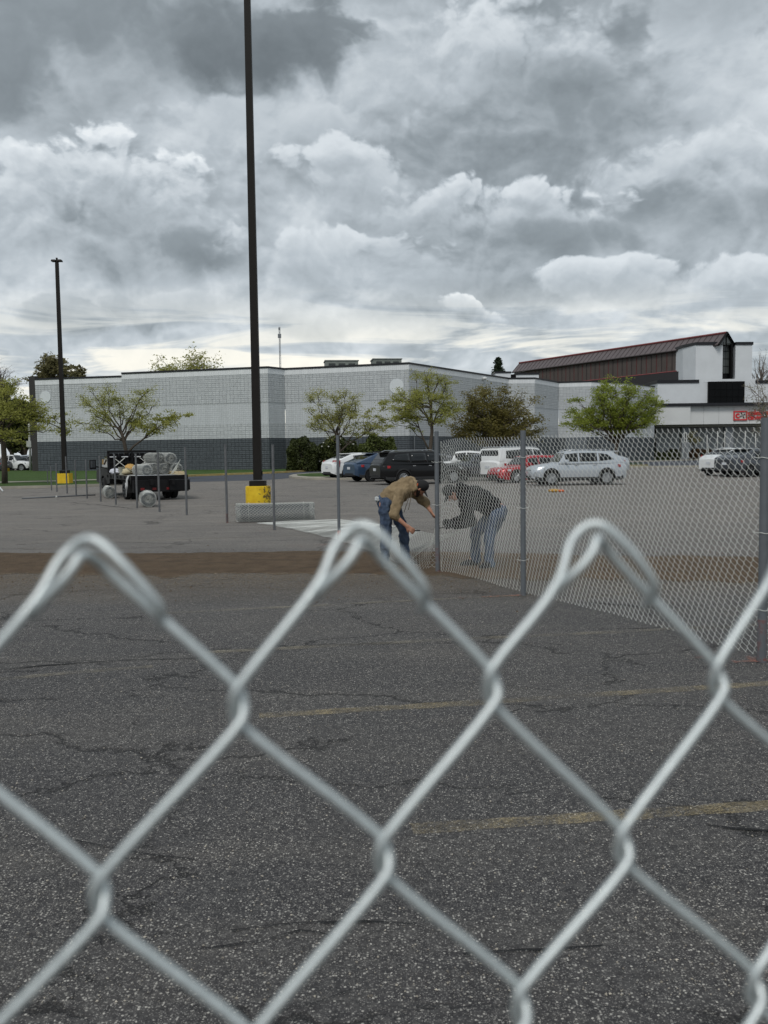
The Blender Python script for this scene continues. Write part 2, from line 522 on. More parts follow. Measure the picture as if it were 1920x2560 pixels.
def m_ground(name, c1, c2, scale=3.0, bump=0.5, dist=0.02, rough=0.92, speck=None):
    m = Mat(name, rough, 0, 0.25)
    v = m.coord()
    n = m.noise(v, scale, 7, 0.65)
    f = m.noise(v, scale * 14, 4, 0.7)
    col = m.mix(m.rng(n, 0.3, 0.7), c1, c2)
    col = m.mix(m.rng(f, 0.3, 0.75, 0, 0.45), col, tuple(x * 0.55 for x in c1[:3]) + (1,))
    if speck: col = m.mix(m.rng(m.noise(v, scale * 28, 2), 0.62, 0.7, 0, 0.8), col, speck)
    m.bump(f, bump, dist)
    return m.color(col)

def m_worn(name, c, thresh=0.5, scale=30.0, edge=0.06):
    """worn paint: a real sheet whose paint is gone in places"""
    m = Mat(name, 0.8, 0, 0.3)
    v = m.coord()
    n = m.math('ADD', m.math('MULTIPLY', m.noise(v, scale, 5, 0.7), 0.62), m.math('MULTIPLY', m.noise(v, 1.3, 4), 0.40))
    al = m.math('MULTIPLY', m.rng(n, thresh, thresh + edge), m.rng(m.noise(v, 3.2, 4, 0.7), 0.36, 0.60, 0.30, 0.95))
    m.color(m.mix(m.rng(m.noise(v, 9, 4), 0.3, 0.7), tuple(x * 0.72 for x in c[:3]) + (1,), c))
    tr = m.new('ShaderNodeBsdfTransparent'); mx = m.new('ShaderNodeMixShader')
    m.link(al, mx.inputs[0]); m.link(tr.outputs[0], mx.inputs[1]); m.link(m.b.outputs[0], mx.inputs[2])
    m.link(mx.outputs[0], m.t.nodes['Material Output'].inputs[0])
    return m.m

def m_block(name, c1, c2, mortar, bw=0.40, bh=0.20, bump=0.6, mort=0.018, var=0.5, coarse=0.0):
    """painted split-face block; UV in metres"""
    m = Mat(name, 0.85, 0, 0.25)
    v = m.coord('UV')
    br = m.new('ShaderNodeTexBrick')
    br.offset = 0.0
    br.inputs['Scale'].default_value = 1.0
    br.inputs['Brick Width'].default_value = bw; br.inputs['Row Height'].default_value = bh
    br.inputs['Mortar Size'].default_value = mort; br.inputs['Mortar Smooth'].default_value = 0.5
    br.inputs['Color1'].default_value = c1; br.inputs['Color2'].default_value = c2; br.inputs['Mortar'].default_value = mortar
    m.link(v, br.inputs['Vector'])
    col = br.outputs['Color']
    h = m.math('MULTIPLY', br.outputs['Fac'], -1.0)
    if coarse:
        # irregular ashlar: cells that merge neighbouring blocks
        b2 = m.new('ShaderNodeTexBrick'); b2.offset = 0.37; b2.offset_frequency = 2; b2.squash = 0.6; b2.squash_frequency = 3
        b2.inputs['Scale'].default_value = 1.0; b2.inputs['Brick Width'].default_value = bw * 1.9; b2.inputs['Row Height'].default_value = bh * 2.0
        b2.inputs['Mortar Size'].default_value = mort * 1.7; b2.inputs['Mortar Smooth'].default_value = 0.4
        b2.inputs['Color1'].default_value = (1, 1, 1, 1); b2.inputs['Color2'].default_value = (0.93, 0.93, 0.93, 1); b2.inputs['Mortar'].default_value = (0.80, 0.80, 0.81, 1)
        m.link(v, b2.inputs['Vector'])
        col = m.mix(1.0, col, b2.outputs['Color'], 'MULTIPLY')
        h = m.math('SUBTRACT', h, b2.outputs['Fac'])
    n = m.noise(v, 9, 5, 0.7)
    grime = m.noise(m.coord('UV', (1.1, 0.07, 1)), 1.6, 7, 0.62)
    col = m.mix(m.rng(n, 0.35, 0.75, 0, var * 0.35), col, mortar)
    col = m.mix(m.rng(grime, 0.44, 0.72, 0, 0.26), col, tuple(x * 0.6 for x in c1[:3]) + (1,))
    m.bump(m.math('ADD', h, m.math('MULTIPLY', n, 1.2)), bump, 0.04)
    return m.color(col)

def m_leaf(name, c1, c2, trans=0.35):
    m = Mat(name, 0.6, 0, 0.3)
    v = m.coord()
    oi = m.noise(v, 1.6, 3)
    f = m.noise(v, 14, 2)
    col = m.mix(m.rng(m.math('ADD', m.math('MULTIPLY', oi, 0.6), m.math('MULTIPLY', f, 0.4)), 0.36, 0.64), c1, c2)
    m.color(col)
    tl = m.new('ShaderNodeBsdfTranslucent'); m.link(col, tl.inputs[0])
    mx = m.new('ShaderNodeMixShader'); mx.inputs[0].default_value = trans
    m.link(m.b.outputs[0], mx.inputs[1]); m.link(tl.outputs[0], mx.inputs[2])
    m.link(mx.outputs[0], m.t.nodes['Material Output'].inputs[0])
    return m.m

def m_galv(name, c=(0.60, 0.65, 0.66, 1), rough=0.5, metal=0.55, scale=60):
    m = Mat(name, rough, metal, 0.5)
    v = m.coord()
    n = m.noise(v, scale, 5, 0.7)
    m.color(m.mix(m.rng(n, 0.3, 0.7), tuple(x * 0.78 for x in c[:3]) + (1,), c))
    m.link(m.rng(n, 0.3, 0.7, rough - 0.1, rough + 0.15), m.b.inputs['Roughness'])
    m.bump(m.noise(v, scale * 5, 3), 0.15, 0.0008)
    return m.m

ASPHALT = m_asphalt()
WIRE_NEAR = m_galv('galvanised_wire_near', (0.66, 0.71, 0.71, 1), 0.40, 0.65, 500)
WIRE = m_galv('galvanised_wire', (0.78, 0.80, 0.76, 1), 0.5, 0.0, 30)
POSTM = m_galv('galvanised_post', (0.150, 0.165, 0.180, 1), 0.6, 0.3, 14)
POSTF = simple('aged_post', C(98, 100, 102), 0.6, 0.3, 0.2, 9)
YELLOW = simple('yellow_block_paint', C(214, 176, 28), 0.7, 0, 0.10, 5, bump=0.4)
BRONZE = simple('dark_bronze_pole_paint', C(24, 21, 18), 0.65, 0.0, 0.15, 3, spec=0.25)
BLACK = simple('black_paint', C(22, 23, 24), 0.45, 0, 0.2, 8)
DARK = simple('dark_trim', C(14, 15, 22), 0.5, 0, 0.15, 1.5)
CONC = m_ground('concrete', C(150, 146, 136), C(176, 170, 156), 2.0, 0.3)
KERBY = m_ground('worn_yellow_kerb', C(176, 150, 84), C(196, 180, 134), 1.5, 0.3)
GRASS = m_ground('mown_grass', C(50, 72, 26), C(72, 98, 40), 1.2, 1.0, 0.05)
DIRT = m_ground('packed_brown_dirt', C(90, 75, 59), C(122, 103, 82), 3.5, 1.0, 0.05, speck=C(126, 112, 96))
BARK = simple('bark', C(74, 66, 58), 0.9, 0, 0.3, 14, bump=0.6)
BARKG = simple('grey_twig_bark', C(120, 112, 106), 0.9, 0, 0.25, 10)

# ---------------------------------------------------------------- ground, lot, lawns
def sheet(name, pts, z, mat, label=None, kind='structure', thick=None):
    mb = MB()
    n = len(pts)
    if thick is None:
        mb.add([(p[0], p[1], z) for p in pts], [tuple(range(n))])
    else:
        mb.prism([(p[0], p[1]) for p in pts], 'z', z, z + thick)
    o = mb.obj(name, mat)
    tag(o, kind=kind)
    if label: o['label'] = label
    return o
GROUNDM = m_ground('open_ground', C(70, 84, 48), C(96, 100, 66), 0.05, 0.2)
sheet('ground', [(-1500, -300), (1500, -300), (1500, 2600), (-1500, 2600)], -0.03, GROUNDM)
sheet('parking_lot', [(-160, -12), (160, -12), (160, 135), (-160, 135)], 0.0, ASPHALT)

def gpts(l): return [G(u, v) for u, v in l]
# brown dirt strip laid across the lot: an uneven ribbon with ragged edges
def ribbon(name, far, near, mat, z, rag=0.12, seed=1, h=0.0):
    r = np.random.default_rng(seed)
    n = 160
    fa = np.array([(p.x, p.y) for p in gpts(far)]); ne = np.array([(p.x, p.y) for p in gpts(near)])
    t = np.linspace(0, 1, n)
    def samp(a):
        d = np.r_[0, np.cumsum(np.linalg.norm(np.diff(a, axis=0), axis=1))]; d /= d[-1]
        return np.c_[np.interp(t, d, a[:, 0]), np.interp(t, d, a[:, 1])]
    def rough(k):
        x = r.normal(0, 1, n + k)
        return np.convolve(x, np.ones(k) / k ** 0.5, 'valid')[:n]
    A, B = samp(fa), samp(ne)
    A[:, 1] += rag * 0.5 * rough(3) * 0.5 + rag * 0.5 * rough(12)
    B[:, 1] += rag * rough(2) * 0.6 + rag * rough(14)
    rows = 7
    v = []
    for i in range(rows):
        k = i / (rows - 1)
        q = A * (1 - k) + B * k
        zz = z + h * math.sin(PI * k) * (0.6 + 0.4 * np.abs(rough(6)))
        v.append(np.c_[q, np.broadcast_to(zz, n)])
    v = np.array(v)
    f = [(i * n + j, i * n + j + 1, (i + 1) * n + j + 1, (i + 1) * n + j) for i in range(rows - 1) for j in range(n - 1)]
    o = MB().add(v.reshape(-1, 3), f).obj(name, mat, smooth=True)
    return tag(o, kind='structure')
ribbon('dirt_strip', [(-900, 1386), (0, 1382), (600, 1381), (1000, 1380), (1400, 1389), (2700, 1399)], [(-1000, 1448), (0, 1436), (600, 1440), (1000, 1440), (1400, 1452), (2900, 1470)], DIRT, 0.005, 0.16, 3, 0.03)
def clods():
    r = np.random.default_rng(15)
    mb = MB()
    n = 4200
    u = r.uniform(-300, 2300, n)
    v = np.where(r.random(n) < 0.45, 1438 + 26 * np.abs(r.normal(0, 1, n)), np.where(r.random(n) < 0.4, 1382 + 5 * r.normal(0, 1, n), r.uniform(1385, 1440, n)))
    base = np.array([(1, 0, 0), (0, 1, 0), (-1, 0, 0), (0, -1, 0), (.1, .1, .9)])
    fc = np.array([(0, 1, 4), (1, 2, 4), (2, 3, 4), (3, 0, 4)])
    V = np.empty((n, 5, 3))
    for i in range(n):
        p = G(u[i], v[i]); s_ = 0.005 + 0.010 * r.random() ** 4
        V[i] = base * s_ * r.uniform(0.6, 1.3, 3) + (p.x, p.y, 0.004 + (0.02 if 1388 < v[i] < 1434 else 0))
    f = (fc[None] + (np.arange(n) * 5)[:, None, None]).reshape(-1, 3)
    mb.addn(V.reshape(-1, 3), f)
    tag(mb.obj('dirt_clods', DIRT, fix=False), 'small brown dirt crumbs spilled along the dirt strip', 'dirt', kind='stuff')
clods()
m = Mat('dusty_margin', 0.95, 0, 0.2)
_v = m.coord(); _n = m.noise(_v, 26, 6, 0.75)
m.color(m.mix(m.rng(m.noise(_v, 60, 3), 0.35, 0.65), C(92, 80, 67), C(142, 130, 113)))
_s = m.new('ShaderNodeSeparateXYZ'); m.link(_v, _s.inputs[0])
_a = m.math('MULTIPLY', m.rng(_n, 0.42, 0.60), m.math('MULTIPLY', m.rng(_s.outputs[1], 9.6, 12.0), 0.9))
_t = m.new('ShaderNodeBsdfTransparent'); _x = m.new('ShaderNodeMixShader')
m.link(_a, _x.inputs[0]); m.link(_t.outputs[0], _x.inputs[1]); m.link(m.b.outputs[0], _x.inputs[2]); m.link(_x.outputs[0], m.t.nodes['Material Output'].inputs[0])
ribbon('scattered_dirt', [(-900, 1440), (0, 1430), (1000, 1434), (2800, 1460)], [(-1200, 1530), (0, 1520), (1000, 1520), (3200, 1560)], m.m, 0.009, 0.10, 9)

# lawns and kerbs on the left, by the store
# lawn edge (pavement side), from far left to where it meets the hedge
edgeA = gpts([(-900, 1222), (-300, 1214), (0, 1209), (150, 1205.5), (253, 1202), (380, 1196), (482, 1191), (600, 1186.5), (670, 1184), (740, 1180.5), (805, 1177), (870, 1174), (1000, 1168.5)])
lawn = [(p.x, p.y) for p in edgeA] + [(30, 101), (10, 93), (-8, 93), (-42, 101), (-120, 101)]
sheet('lawn', lawn, 0.012, GRASS, thick=0.10)
def strip(name, line, w, z0, z1, mat, side=1, kind='structure'):
    p = np.array([(q[0], q[1]) for q in line])
    t = np.gradient(p, axis=0); t /= np.linalg.norm(t, axis=1)[:, None]
    nrm = np.c_[-t[:, 1], t[:, 0]] * side
    q = p + nrm * w
    n = len(p)
    v = np.concatenate([np.c_[p, np.full(n, z0)], np.c_[p, np.full(n, z1)], np.c_[q, np.full(n, z1)], np.c_[q, np.full(n, z0)]])
    f = []
    for i in range(n - 1):
        for a in range(3):
            f.append((a * n + i, a * n + i + 1, (a + 1) * n + i + 1, (a + 1) * n + i))
    f += [(0, n, 2 * n, 3 * n), (n - 1, 2 * n - 1, 3 * n - 1, 4 * n - 1)]
    return tag(MB().add(v, f).obj(name, mat), kind=kind)
strip('pavement', edgeA[:6], 1.6, 0.004, 0.125, CONC, -1)
strip('yellow_kerb', edgeA[5:], 0.35, 0.004, 0.15, KERBY, -1)
edgeB = gpts([(-900, 1240), (-300, 1229), (0, 1222.5), (150, 1219), (253, 1215.5), (330, 1211), (372, 1205)])
low = [(p.x, p.y) for p in edgeB] + [(p.x, p.y - 1.7) for p in reversed(edgeA[:6])]
sheet('grass_verge', low, 0.010, GRASS, thick=0.09)
strip('kerb', edgeB, 0.32, 0.004, 0.14, CONC, -1)
# bluish resealed drive between the lot and the kerb
ROADM = m_ground('resealed_drive', C(70, 74, 82), C(84, 88, 95), 0.6, 0.25, 0.01)
road = gpts([(395, 1206.5), (520, 1204), (640, 1201), (700, 1198), (740, 1193), (830, 1186), (1000, 1180)]) + [p for p in reversed(edgeA[5:])]
sheet('drive', [(p.x, p.y) for p in road], 0.004, ROADM)
# planted island behind the parked cars
isl = gpts([(742, 1191.5), (775, 1188.3), (850, 1186), (1000, 1185), (1150, 1184), (1150, 1193), (1000, 1195), (850, 1197), (775, 1196.5), (745, 1194)])
sheet('island_kerb', [(p.x, p.y) for p in gpts([(722, 1194), (734, 1190), (775, 1186.6), (850, 1184), (1160, 1182), (1160, 1196), (1000, 1198), (850, 1200), (775, 1199.6), (735, 1197.2)])], 0.006, CONC, thick=0.13)
sheet('island_grass', [(p.x, p.y) for p in isl], 0.139, GRASS, thick=0.02)
# right-hand side, before the cinema
kR = gpts([(1500, 1157), (1640, 1153.5), (1780, 1149.5), (1950, 1146), (2400, 1140)])
sheet('cinema_lawn', [(p.x, p.y) for p in kR] + [(90, 129.5), (33, 129.5)], 0.012, GRASS, thick=0.09)
strip('kerb.001', kR, 0.5, 0.004, 0.15, CONC, -1)
kI = gpts([(1545, 1170), (1650, 1168.5), (1790, 1167), (1960, 1165)])
strip('kerb.002', kI, 0.45, 0.004, 0.15, CONC, -1)
sheet('drive.001', [(p.x, p.y) for p in gpts([(1545, 1167), (1790, 1164.5), (1960, 1162.5)])] + [(p.x, p.y - 0.7) for p in reversed(kR[:4])], 0.004, ROADM)
isl2 = gpts([(1555, 1169.3), (1600, 1168.6), (1620, 1166), (1620, 1163), (1580, 1163.5), (1556, 1164.5)])
sheet('island_grass.001', [(p.x, p.y) for p in isl2], 0.008, m_ground('dry_grass', C(116, 112, 62), C(140, 128, 80), 1.2, 0.8, 0.04), thick=0.10)

# ---------------------------------------------------------------- painted marks, cracks
LINE = m_worn('faded_line_paint', C(164, 156, 138), 0.46, 95, 0.24)
LINEY = m_worn('yellow_line_paint', C(184, 168, 132), 0.455, 95, 0.22)
ORANGE = m_worn('orange_spray_paint', C(170, 108, 90), 0.46, 24, 0.14)
CRACKM = simple('open_crack', C(20, 20, 21), 0.95, 0, 0.2, 20)
def mark(name, line, w, z, mat, kind='structure', wob=0.0, seed=0):
    r = np.random.default_rng(seed)
    p = np.array([(q.x, q.y) for q in gpts(line)])
    d = np.r_[0, np.cumsum(np.linalg.norm(np.diff(p, axis=0), axis=1))]
    n = max(8, int(d[-1] / 0.10))
    t = np.linspace(0, d[-1], n)
    q = np.c_[np.interp(t, d, p[:, 0]), np.interp(t, d, p[:, 1])]
    if wob:
        k = 5
        q[:, 1] += wob * np.convolve(r.normal(0, 1, n + k), np.ones(k) / k ** 0.5, 'valid')[:n]
        q[:, 1] += wob * np.interp(t, np.arange(0, d[-1] + 1, 0.5), r.normal(0, 1.6, len(np.arange(0, d[-1] + 1, 0.5))))
    tg = np.gradient(q, axis=0); tg /= np.linalg.norm(tg, axis=1)[:, None] + 1e-9
    nr = np.c_[-tg[:, 1], tg[:, 0]]
    ww = w / 2 * (1 + 0.1 * r.normal(0, 1, n)) if not wob else w / 2 * (0.5 + np.abs(np.convolve(r.normal(0, 1, n + 4), np.ones(4) / 2, 'valid')[:n]))
    a, b = q + nr * np.reshape(ww, (-1, 1)), q - nr * np.reshape(ww, (-1, 1))
    v = np.concatenate([np.c_[a, np.full(n, z)], np.c_[b, np.full(n, z)]])
    f = [(i, i + 1, n + i + 1, n + i) for i in range(n - 1)]
    return tag(MB().add(v, f).obj(name, mat), kind=kind)
S_ = 1.1573
for ln, w, mt in (
    ([(560, 1547), (1040, 1518), (1659, 1477), (2300, 1440)], 0.11, LINEY),
    ([(890, 1792), (1250, 1768), (1659, 1741), (2300, 1702)], 0.11, LINEY),
    ([(425, 1411), (1000, 1381), (1400, 1362), (1900, 1338)], 0.11, LINE),
    ([(320, 1327), (900, 1297), (1150, 1286)], 0.10, LINE),
    ([(360, 1465 - 202), (900, 1245), (1200, 1240)], 0.09, LINE),
    ([(1240, 1293), (1500, 1268), (2000, 1240)], 0.10, LINE),
    ([(250, 1171), (560, 1160), (720, 1154)], 0.10, LINE),
    ([(1300, 1178), (1700, 1163), (2000, 1156)], 0.10, LINE),
    ([(0, 1113), (330, 1100), (430, 1096)], 0.11, LINE),
    ([(1350, 1084), (1640, 1072), (1900, 1066)], 0.11, LINE),
    ([(180, 1065), (330, 1057)], 0.12, LINE),
    ([(1130, 1064), (1660, 1056)], 0.12, LINE),
    ([(560, 1073), (760, 1064)], 0.11, LINE),
    ([(0, 1468), (170, 1452), (330, 1440)], 0.10, LINE)):
    mark('painted_line', [(a * S_, b * S_) for a, b in ln], w, 0.004, mt, seed=int(ln[0][0]))
for ln in ([(1058, 1238), (1012, 1240), (950, 1236)], [(1040, 1291), (1130, 1287)], [(990, 1293.5), (1006, 1293)], [(1585, 1433), (1659, 1430), (1700, 1428)], [(1500, 1423), (1520, 1422)], [(1613, 1421), (1650, 1432)],
           [(790 - 20, 1173), (700, 1183 - 5), (620, 1183 - 3)], [(645, 1182), (660, 1182)], [(500, 1129), (470, 1130)], [(590, 1145), (555, 1147)]):
    mark('spray_mark', [(a * S_, b * S_) for a, b in ln], 0.05, 0.0125, ORANGE, seed=int(ln[0][1]), wob=0.008)
for k, (ln, w) in enumerate((
    ([(0, 1446), (150, 1434), (300, 1424), (470, 1420)], 0.014),
    ([(0, 1452), (90, 1447)], 0.01),
    ([(980, 1478), (1060, 1479), (1190, 1492)], 0.010),
    ([(500, 2008), (640, 1990), (760, 1990), (900, 1998)], 0.006),
    ([(430, 2060), (560, 2040), (660, 2010), (720, 2030)], 0.005),
    ([(1000, 2062), (1120, 2056), (1230, 2048), (1300, 2040)], 0.006),
    ([(560, 2190), (700, 2160), (760, 2140)], 0.004),
    ([(1520, 1780), (1659, 1800), (1700, 1790)], 0.008),
    ([(160, 1820), (280, 1840), (420, 1860)], 0.006),
    ([(1240, 1300), (1659, 1330), (1800, 1340)], 0.016),
    ([(150, 1085), (260, 1096), (300, 1100)], 0.03))):
    mark('crack', [(a * S_, b * S_) for a, b in ln], w, 0.0075, CRACKM, wob=w * 1.6, seed=40 + k)
# loose stones on the lot in front of the fence
def gravel():
    mb = MB()
    r = np.random.default_rng(5)
    n = 5200
    y = 2.6 + 9.5 * r.random(n) ** 1.6
    x = (r.random(n) * 2 - 1) * (0.52 * y + 0.6)
    s = 0.0022 + 0.0042 * r.random(n) ** 3
    base = np.array([(1, 0, 0), (-.5, .87, 0), (-.5, -.87, 0), (.1, .1, .8), (-.1, 0, -.5)])
    fc = np.array([(0, 1, 3), (1, 2, 3), (2, 0, 3), (1, 0, 4), (2, 1, 4), (0, 2, 4)])
    a = r.random(n) * 6.28
    cs, sn = np.cos(a), np.sin(a)
    st = 0.6 + 0.9 * r.random(n)
    v = np.empty((n, 5, 3))
    bx, by = base[None, :, 0] * st[:, None], base[None, :, 1]
    v[:, :, 0] = (bx * cs[:, None] - by * sn[:, None]) * s[:, None] + x[:, None]
    v[:, :, 1] = (bx * sn[:, None] + by * cs[:, None]) * s[:, None] + y[:, None]
    v[:, :, 2] = base[None, :, 2] * s[:, None] + 0.0035
    f = (fc[None] + (np.arange(n) * 5)[:, None, None]).reshape(-1, 3)
    mb.addn(v.reshape(-1, 3), f)
    g = Mat('loose_stone', 0.85, 0, 0.3)
    g.color(g.mix(g.rng(g.noise(g.coord(), 9.0, 3), 0.35, 0.65), C(110, 104, 96), C(196, 188, 174)))
    tag(mb.obj('gravel', g.m, fix=False), 'pale loose stones scattered over the dark asphalt', 'gravel', kind='stuff')
gravel()

# ---------------------------------------------------------------- the store building
WALL_L = m_block('light_block_rough', C(196, 200, 201), C(187, 191, 193), C(160, 165, 168), 0.40, 0.20, 0.6, 0.014, 0.4, coarse=1)
WALL_M = m_block('light_block_smooth', C(197, 201, 203), C(191, 195, 197), C(166, 171, 174), 0.20, 0.20, 0.4, 0.014, 0.25)
WALL_T = m_block('top_course_paint', C(224, 227, 228), C(219, 222, 224), C(190, 195, 198), 0.20, 0.60, 0.3, 0.012, 0.2)
WALL_G = m_block('grey_block_base', C(92, 98, 102), C(85, 91, 95), C(66, 71, 76), 0.40, 0.20, 0.9, 0.020, 0.4, coarse=1)
# plan of the wall tops: x, y, top z, z of the grey band, return face?
plan = []
for (u, vt, zt, vb) in ((87, 945, 10.0, 1106), (304, 938.5, 10.0, 1102)):
    pass
def corner(u, v, ztop):
    d = ray(u, v); t = (ztop - CAM.z) / d.z
    p = CAM + d * t
    return (p.x, p.y)
K = {
    'a': corner(87, 946, 10.0), 'b': corner(304, 938.5, 10.0), 'c': corner(669, 915.5, 10.3), 'd': corner(711, 920, 10.3),
    'e': corner(1022, 905.5, 10.3), 'f': corner(1271, 944, 10.3), 'g': corner(1337, 943.5, 10.3), 'h': corner(1397, 954, 10.3),
    'i': corner(1478, 951.5, 10.3), 'j': corner(1560, 955.5, 10.3), 'k': corner(1637, 965, 10.3)}
store = thing('store_building', 'long windowless store of white painted block with a grey base and black roof edge', 'building', (0, 0, 0))
def wall_band(name, p, q, z0, z1, mat, off=0.0, parent=store):
    """one band of a wall between plan points p and q, 0.4 m thick, UV in metres"""
    p, q = Vector((*p, 0)), Vector((*q, 0))
    t = (q - p).normalized(); nr = Vector((t.y, -t.x, 0))        # towards the lot
    a, b = p + nr * off, q + nr * off
    c, d = q - nr * 0.4, p - nr * 0.4
    L_ = (q - p).length
    v = [(a.x, a.y, z0), (b.x, b.y, z0), (b.x, b.y, z1), (a.x, a.y, z1), (d.x, d.y, z0), (c.x, c.y, z0), (c.x, c.y, z1), (d.x, d.y, z1)]
    f = [(0, 1, 2, 3), (5, 4, 7, 6), (3, 2, 6, 7), (1, 0, 4, 5), (0, 3, 7, 4), (2, 1, 5, 6)]
    me = bpy.data.meshes.new(name); me.from_pydata(v, [], f); me.update()
    uv = me.uv_layers.new(name='UVMap')
    for poly in me.polygons:
        for li in poly.loop_indices:
            co = me.vertices[me.loops[li].vertex_index].co
            s_ = (Vector((co.x, co.y, 0)) - p).dot(t)
            uv.data[li].uv = (s_ + p.x, co.z)
    me.materials.append(mat)
    o = bpy.data.objects.new(name, me); COL.objects.link(o); o.parent = parent
    return o
segs = ['ab', 'bc', 'cd', 'de', 'ef', 'fg', 'gh', 'hi', 'ij', 'jk']
band = {'a': 3.05, 'b': 3.15, 'c': 3.3, 'd': 3.3, 'e': 3.5, 'f': 3.5, 'g': 3.5, 'h': 3.5, 'i': 3.5, 'j': 3.5, 'k': 3.5}
for s_ in segs:
    p, q = K[s_[0]], K[s_[1]]
    zt = 10.0 if s_ == 'ab' else 10.3
    zb = 3.25
    wall_band('grey_wall_base', p, q, -0.05, zb, WALL_G, 0.0)
    wall_band('rough_wall', p, q, zb, 4.75, WALL_L, -0.010)
    wall_band('smooth_wall', p, q, 4.75, 6.75, WALL_M, -0.035)
    wall_band('rough_wall', p, q, 6.75, zt - 0.72, WALL_L, -0.010)
    wall_band('top_course', p, q, zt - 0.72, zt - 0.18, WALL_T, 0.012)
    wall_band('roof_edge', p, q, zt - 0.18, zt, DARK, 0.07)
# left end: dark return wall edge and side
pa = K['a']
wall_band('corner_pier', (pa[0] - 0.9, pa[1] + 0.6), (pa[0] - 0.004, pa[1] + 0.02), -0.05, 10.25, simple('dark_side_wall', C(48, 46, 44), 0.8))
wall_band('side_wall', (pa[0] - 0.85, pa[1] + 34), (pa[0] - 0.85, pa[1] + 0.8), -0.05, 9.8, WALL_G)
# flat roof so nothing shows through from above
rf = [K[c] for c in 'abcdefghijk']
mb = MB(); mb.prism([(x, y + 0.45) for x, y in rf] + [(K['k'][0] - 0.3, 126), (K['f'][0], 150), (pa[0] - 0.4, 150)], 'z', 9.2, 9.5)
mb.obj('flat_roof', simple('roof_membrane', C(110, 110, 108), 0.9), store)
# plain roundels where signs used to hang, one sealed doorway, wall lamp
def on_wall(s_, f_, z, off=0.03):
    p, q = Vector((*K[s_[0]], 0)), Vector((*K[s_[1]], 0))
    t = (q - p).normalized(); nr = Vector((t.y, -t.x, 0))
    c = p.lerp(q, f_) + nr * off
    return Vector((c.x, c.y, z)), t, nr
PLAIN = simple('repainted_patch', C(206, 211, 213), 0.8, 0, 0.04)
def roundel(s_, f_, z, r):
    c, t, nr = on_wall(s_, f_, z, 0.0)
    mb = MB()
    n = 28
    fr = [c + t * (r * math.cos(a)) + Vector((0, 0, r * math.sin(a))) for a in np.linspace(0, 2 * PI, n, endpoint=False)]
    v = [tuple(x + nr * 0.045) for x in fr] + [tuple(x - nr * 0.04) for x in fr]
    mb.add(v, [tuple(range(n)), tuple(range(2 * n - 1, n - 1, -1))] + [(i, i + n, (i + 1) % n + n, (i + 1) % n) for i in range(n)])
    mb.obj('roundel', PLAIN, store)
roundel('ab', 0.118, 8.0, 0.62)
roundel('de', 0.905, 8.05, 0.72)
c_, t_, n_ = on_wall('ef', 0.16, 1.5, 0)
mb = MB(); mb.box((c_.x + n_.x * 0.05, c_.y + n_.y * 0.05, 1.4), (1.1, 0.25, 2.9), math.atan2(t_.y, t_.x)); mb.obj('door', simple('grey_door_paint', C(104, 110, 114), 0.5), store)
c_, t_, n_ = on_wall('hi', 0.55, 2.6, 0)
mb = MB(); mb.box((c_.x + n_.x * 0.05, c_.y + n_.y * 0.05, 1.6), (2.6, 0.25, 3.3), math.atan2(t_.y, t_.x)); mb.obj('roller_door', simple('grey_roller_paint', C(92, 98, 103), 0.5), store)
c_, t_, n_ = on_wall('ef', 0.70, 9.75, 0.25)
mb = MB(); mb.box(c_ - n_ * 0.18 , (0.12, 0.3, 0.12), 0); mb.ball(c_, (0.28, 0.28, 0.2)); mb.obj('flood_lamp', simple('white_lamp_housing', C(206, 208, 206), 0.4), store, smooth=True)
c_, t_, n_ = on_wall('bc', 0.985, 6.0, 0.06)
for k in range(2):
    c_, t_, n_ = on_wall(('ef', 'gh')[k], (0.035, 0.6)[k], 4.0, 0.07)
    mb = MB(); mb.cyl((c_.x, c_.y, 0), (c_.x, c_.y, (3.2, 3.2)[k]), 0.07, 8); mb.obj('downpipe', simple('pipe_paint', C(70, 76, 80), 0.6), store, smooth=True)

# rooftop units
UNITM = simple('weathered_unit_metal', C(122, 128, 122), 0.6, 0.2, 0.12, 2)
UNITD = simple('unit_grille', C(62, 66, 66), 0.7, 0.2, 0.2, 8)
def rooftop_unit(u0, u1, vt, Y, label, ht):
    a, b = P(u0, vt, Y), P(u1, vt, Y)
    w = b.x - a.x
    t = thing('rooftop_unit', label, 'rooftop unit', ((a.x + b.x) / 2, Y, 9.5), 0.12, 'air handling units on the store roof')
    top = a.z - 9.5
    MB().box((0, 0, top / 2 - 0.03), (w, 2.4, top - 0.06)).obj('housing', UNITM, t)
    MB().box((0, 0, top - 0.02), (w + 0.16, 2.56, 0.08)).obj('lid', simple('unit_lid', C(146, 150, 146), 0.6, 0.2, 0.1), t)
    for k in range(3):
        MB().box((-w * 0.3 + k * w * 0.3, -1.215, top * 0.55), (w * 0.2, 0.05, top * 0.5)).obj('grille', UNITD, t)
rooftop_unit(812, 893, 904, 91, 'square grey-green rooftop unit in the middle of the long roof', 1)
rooftop_unit(930, 1000, 900, 88, 'low grey rooftop unit close to the main corner of the roof', 1)
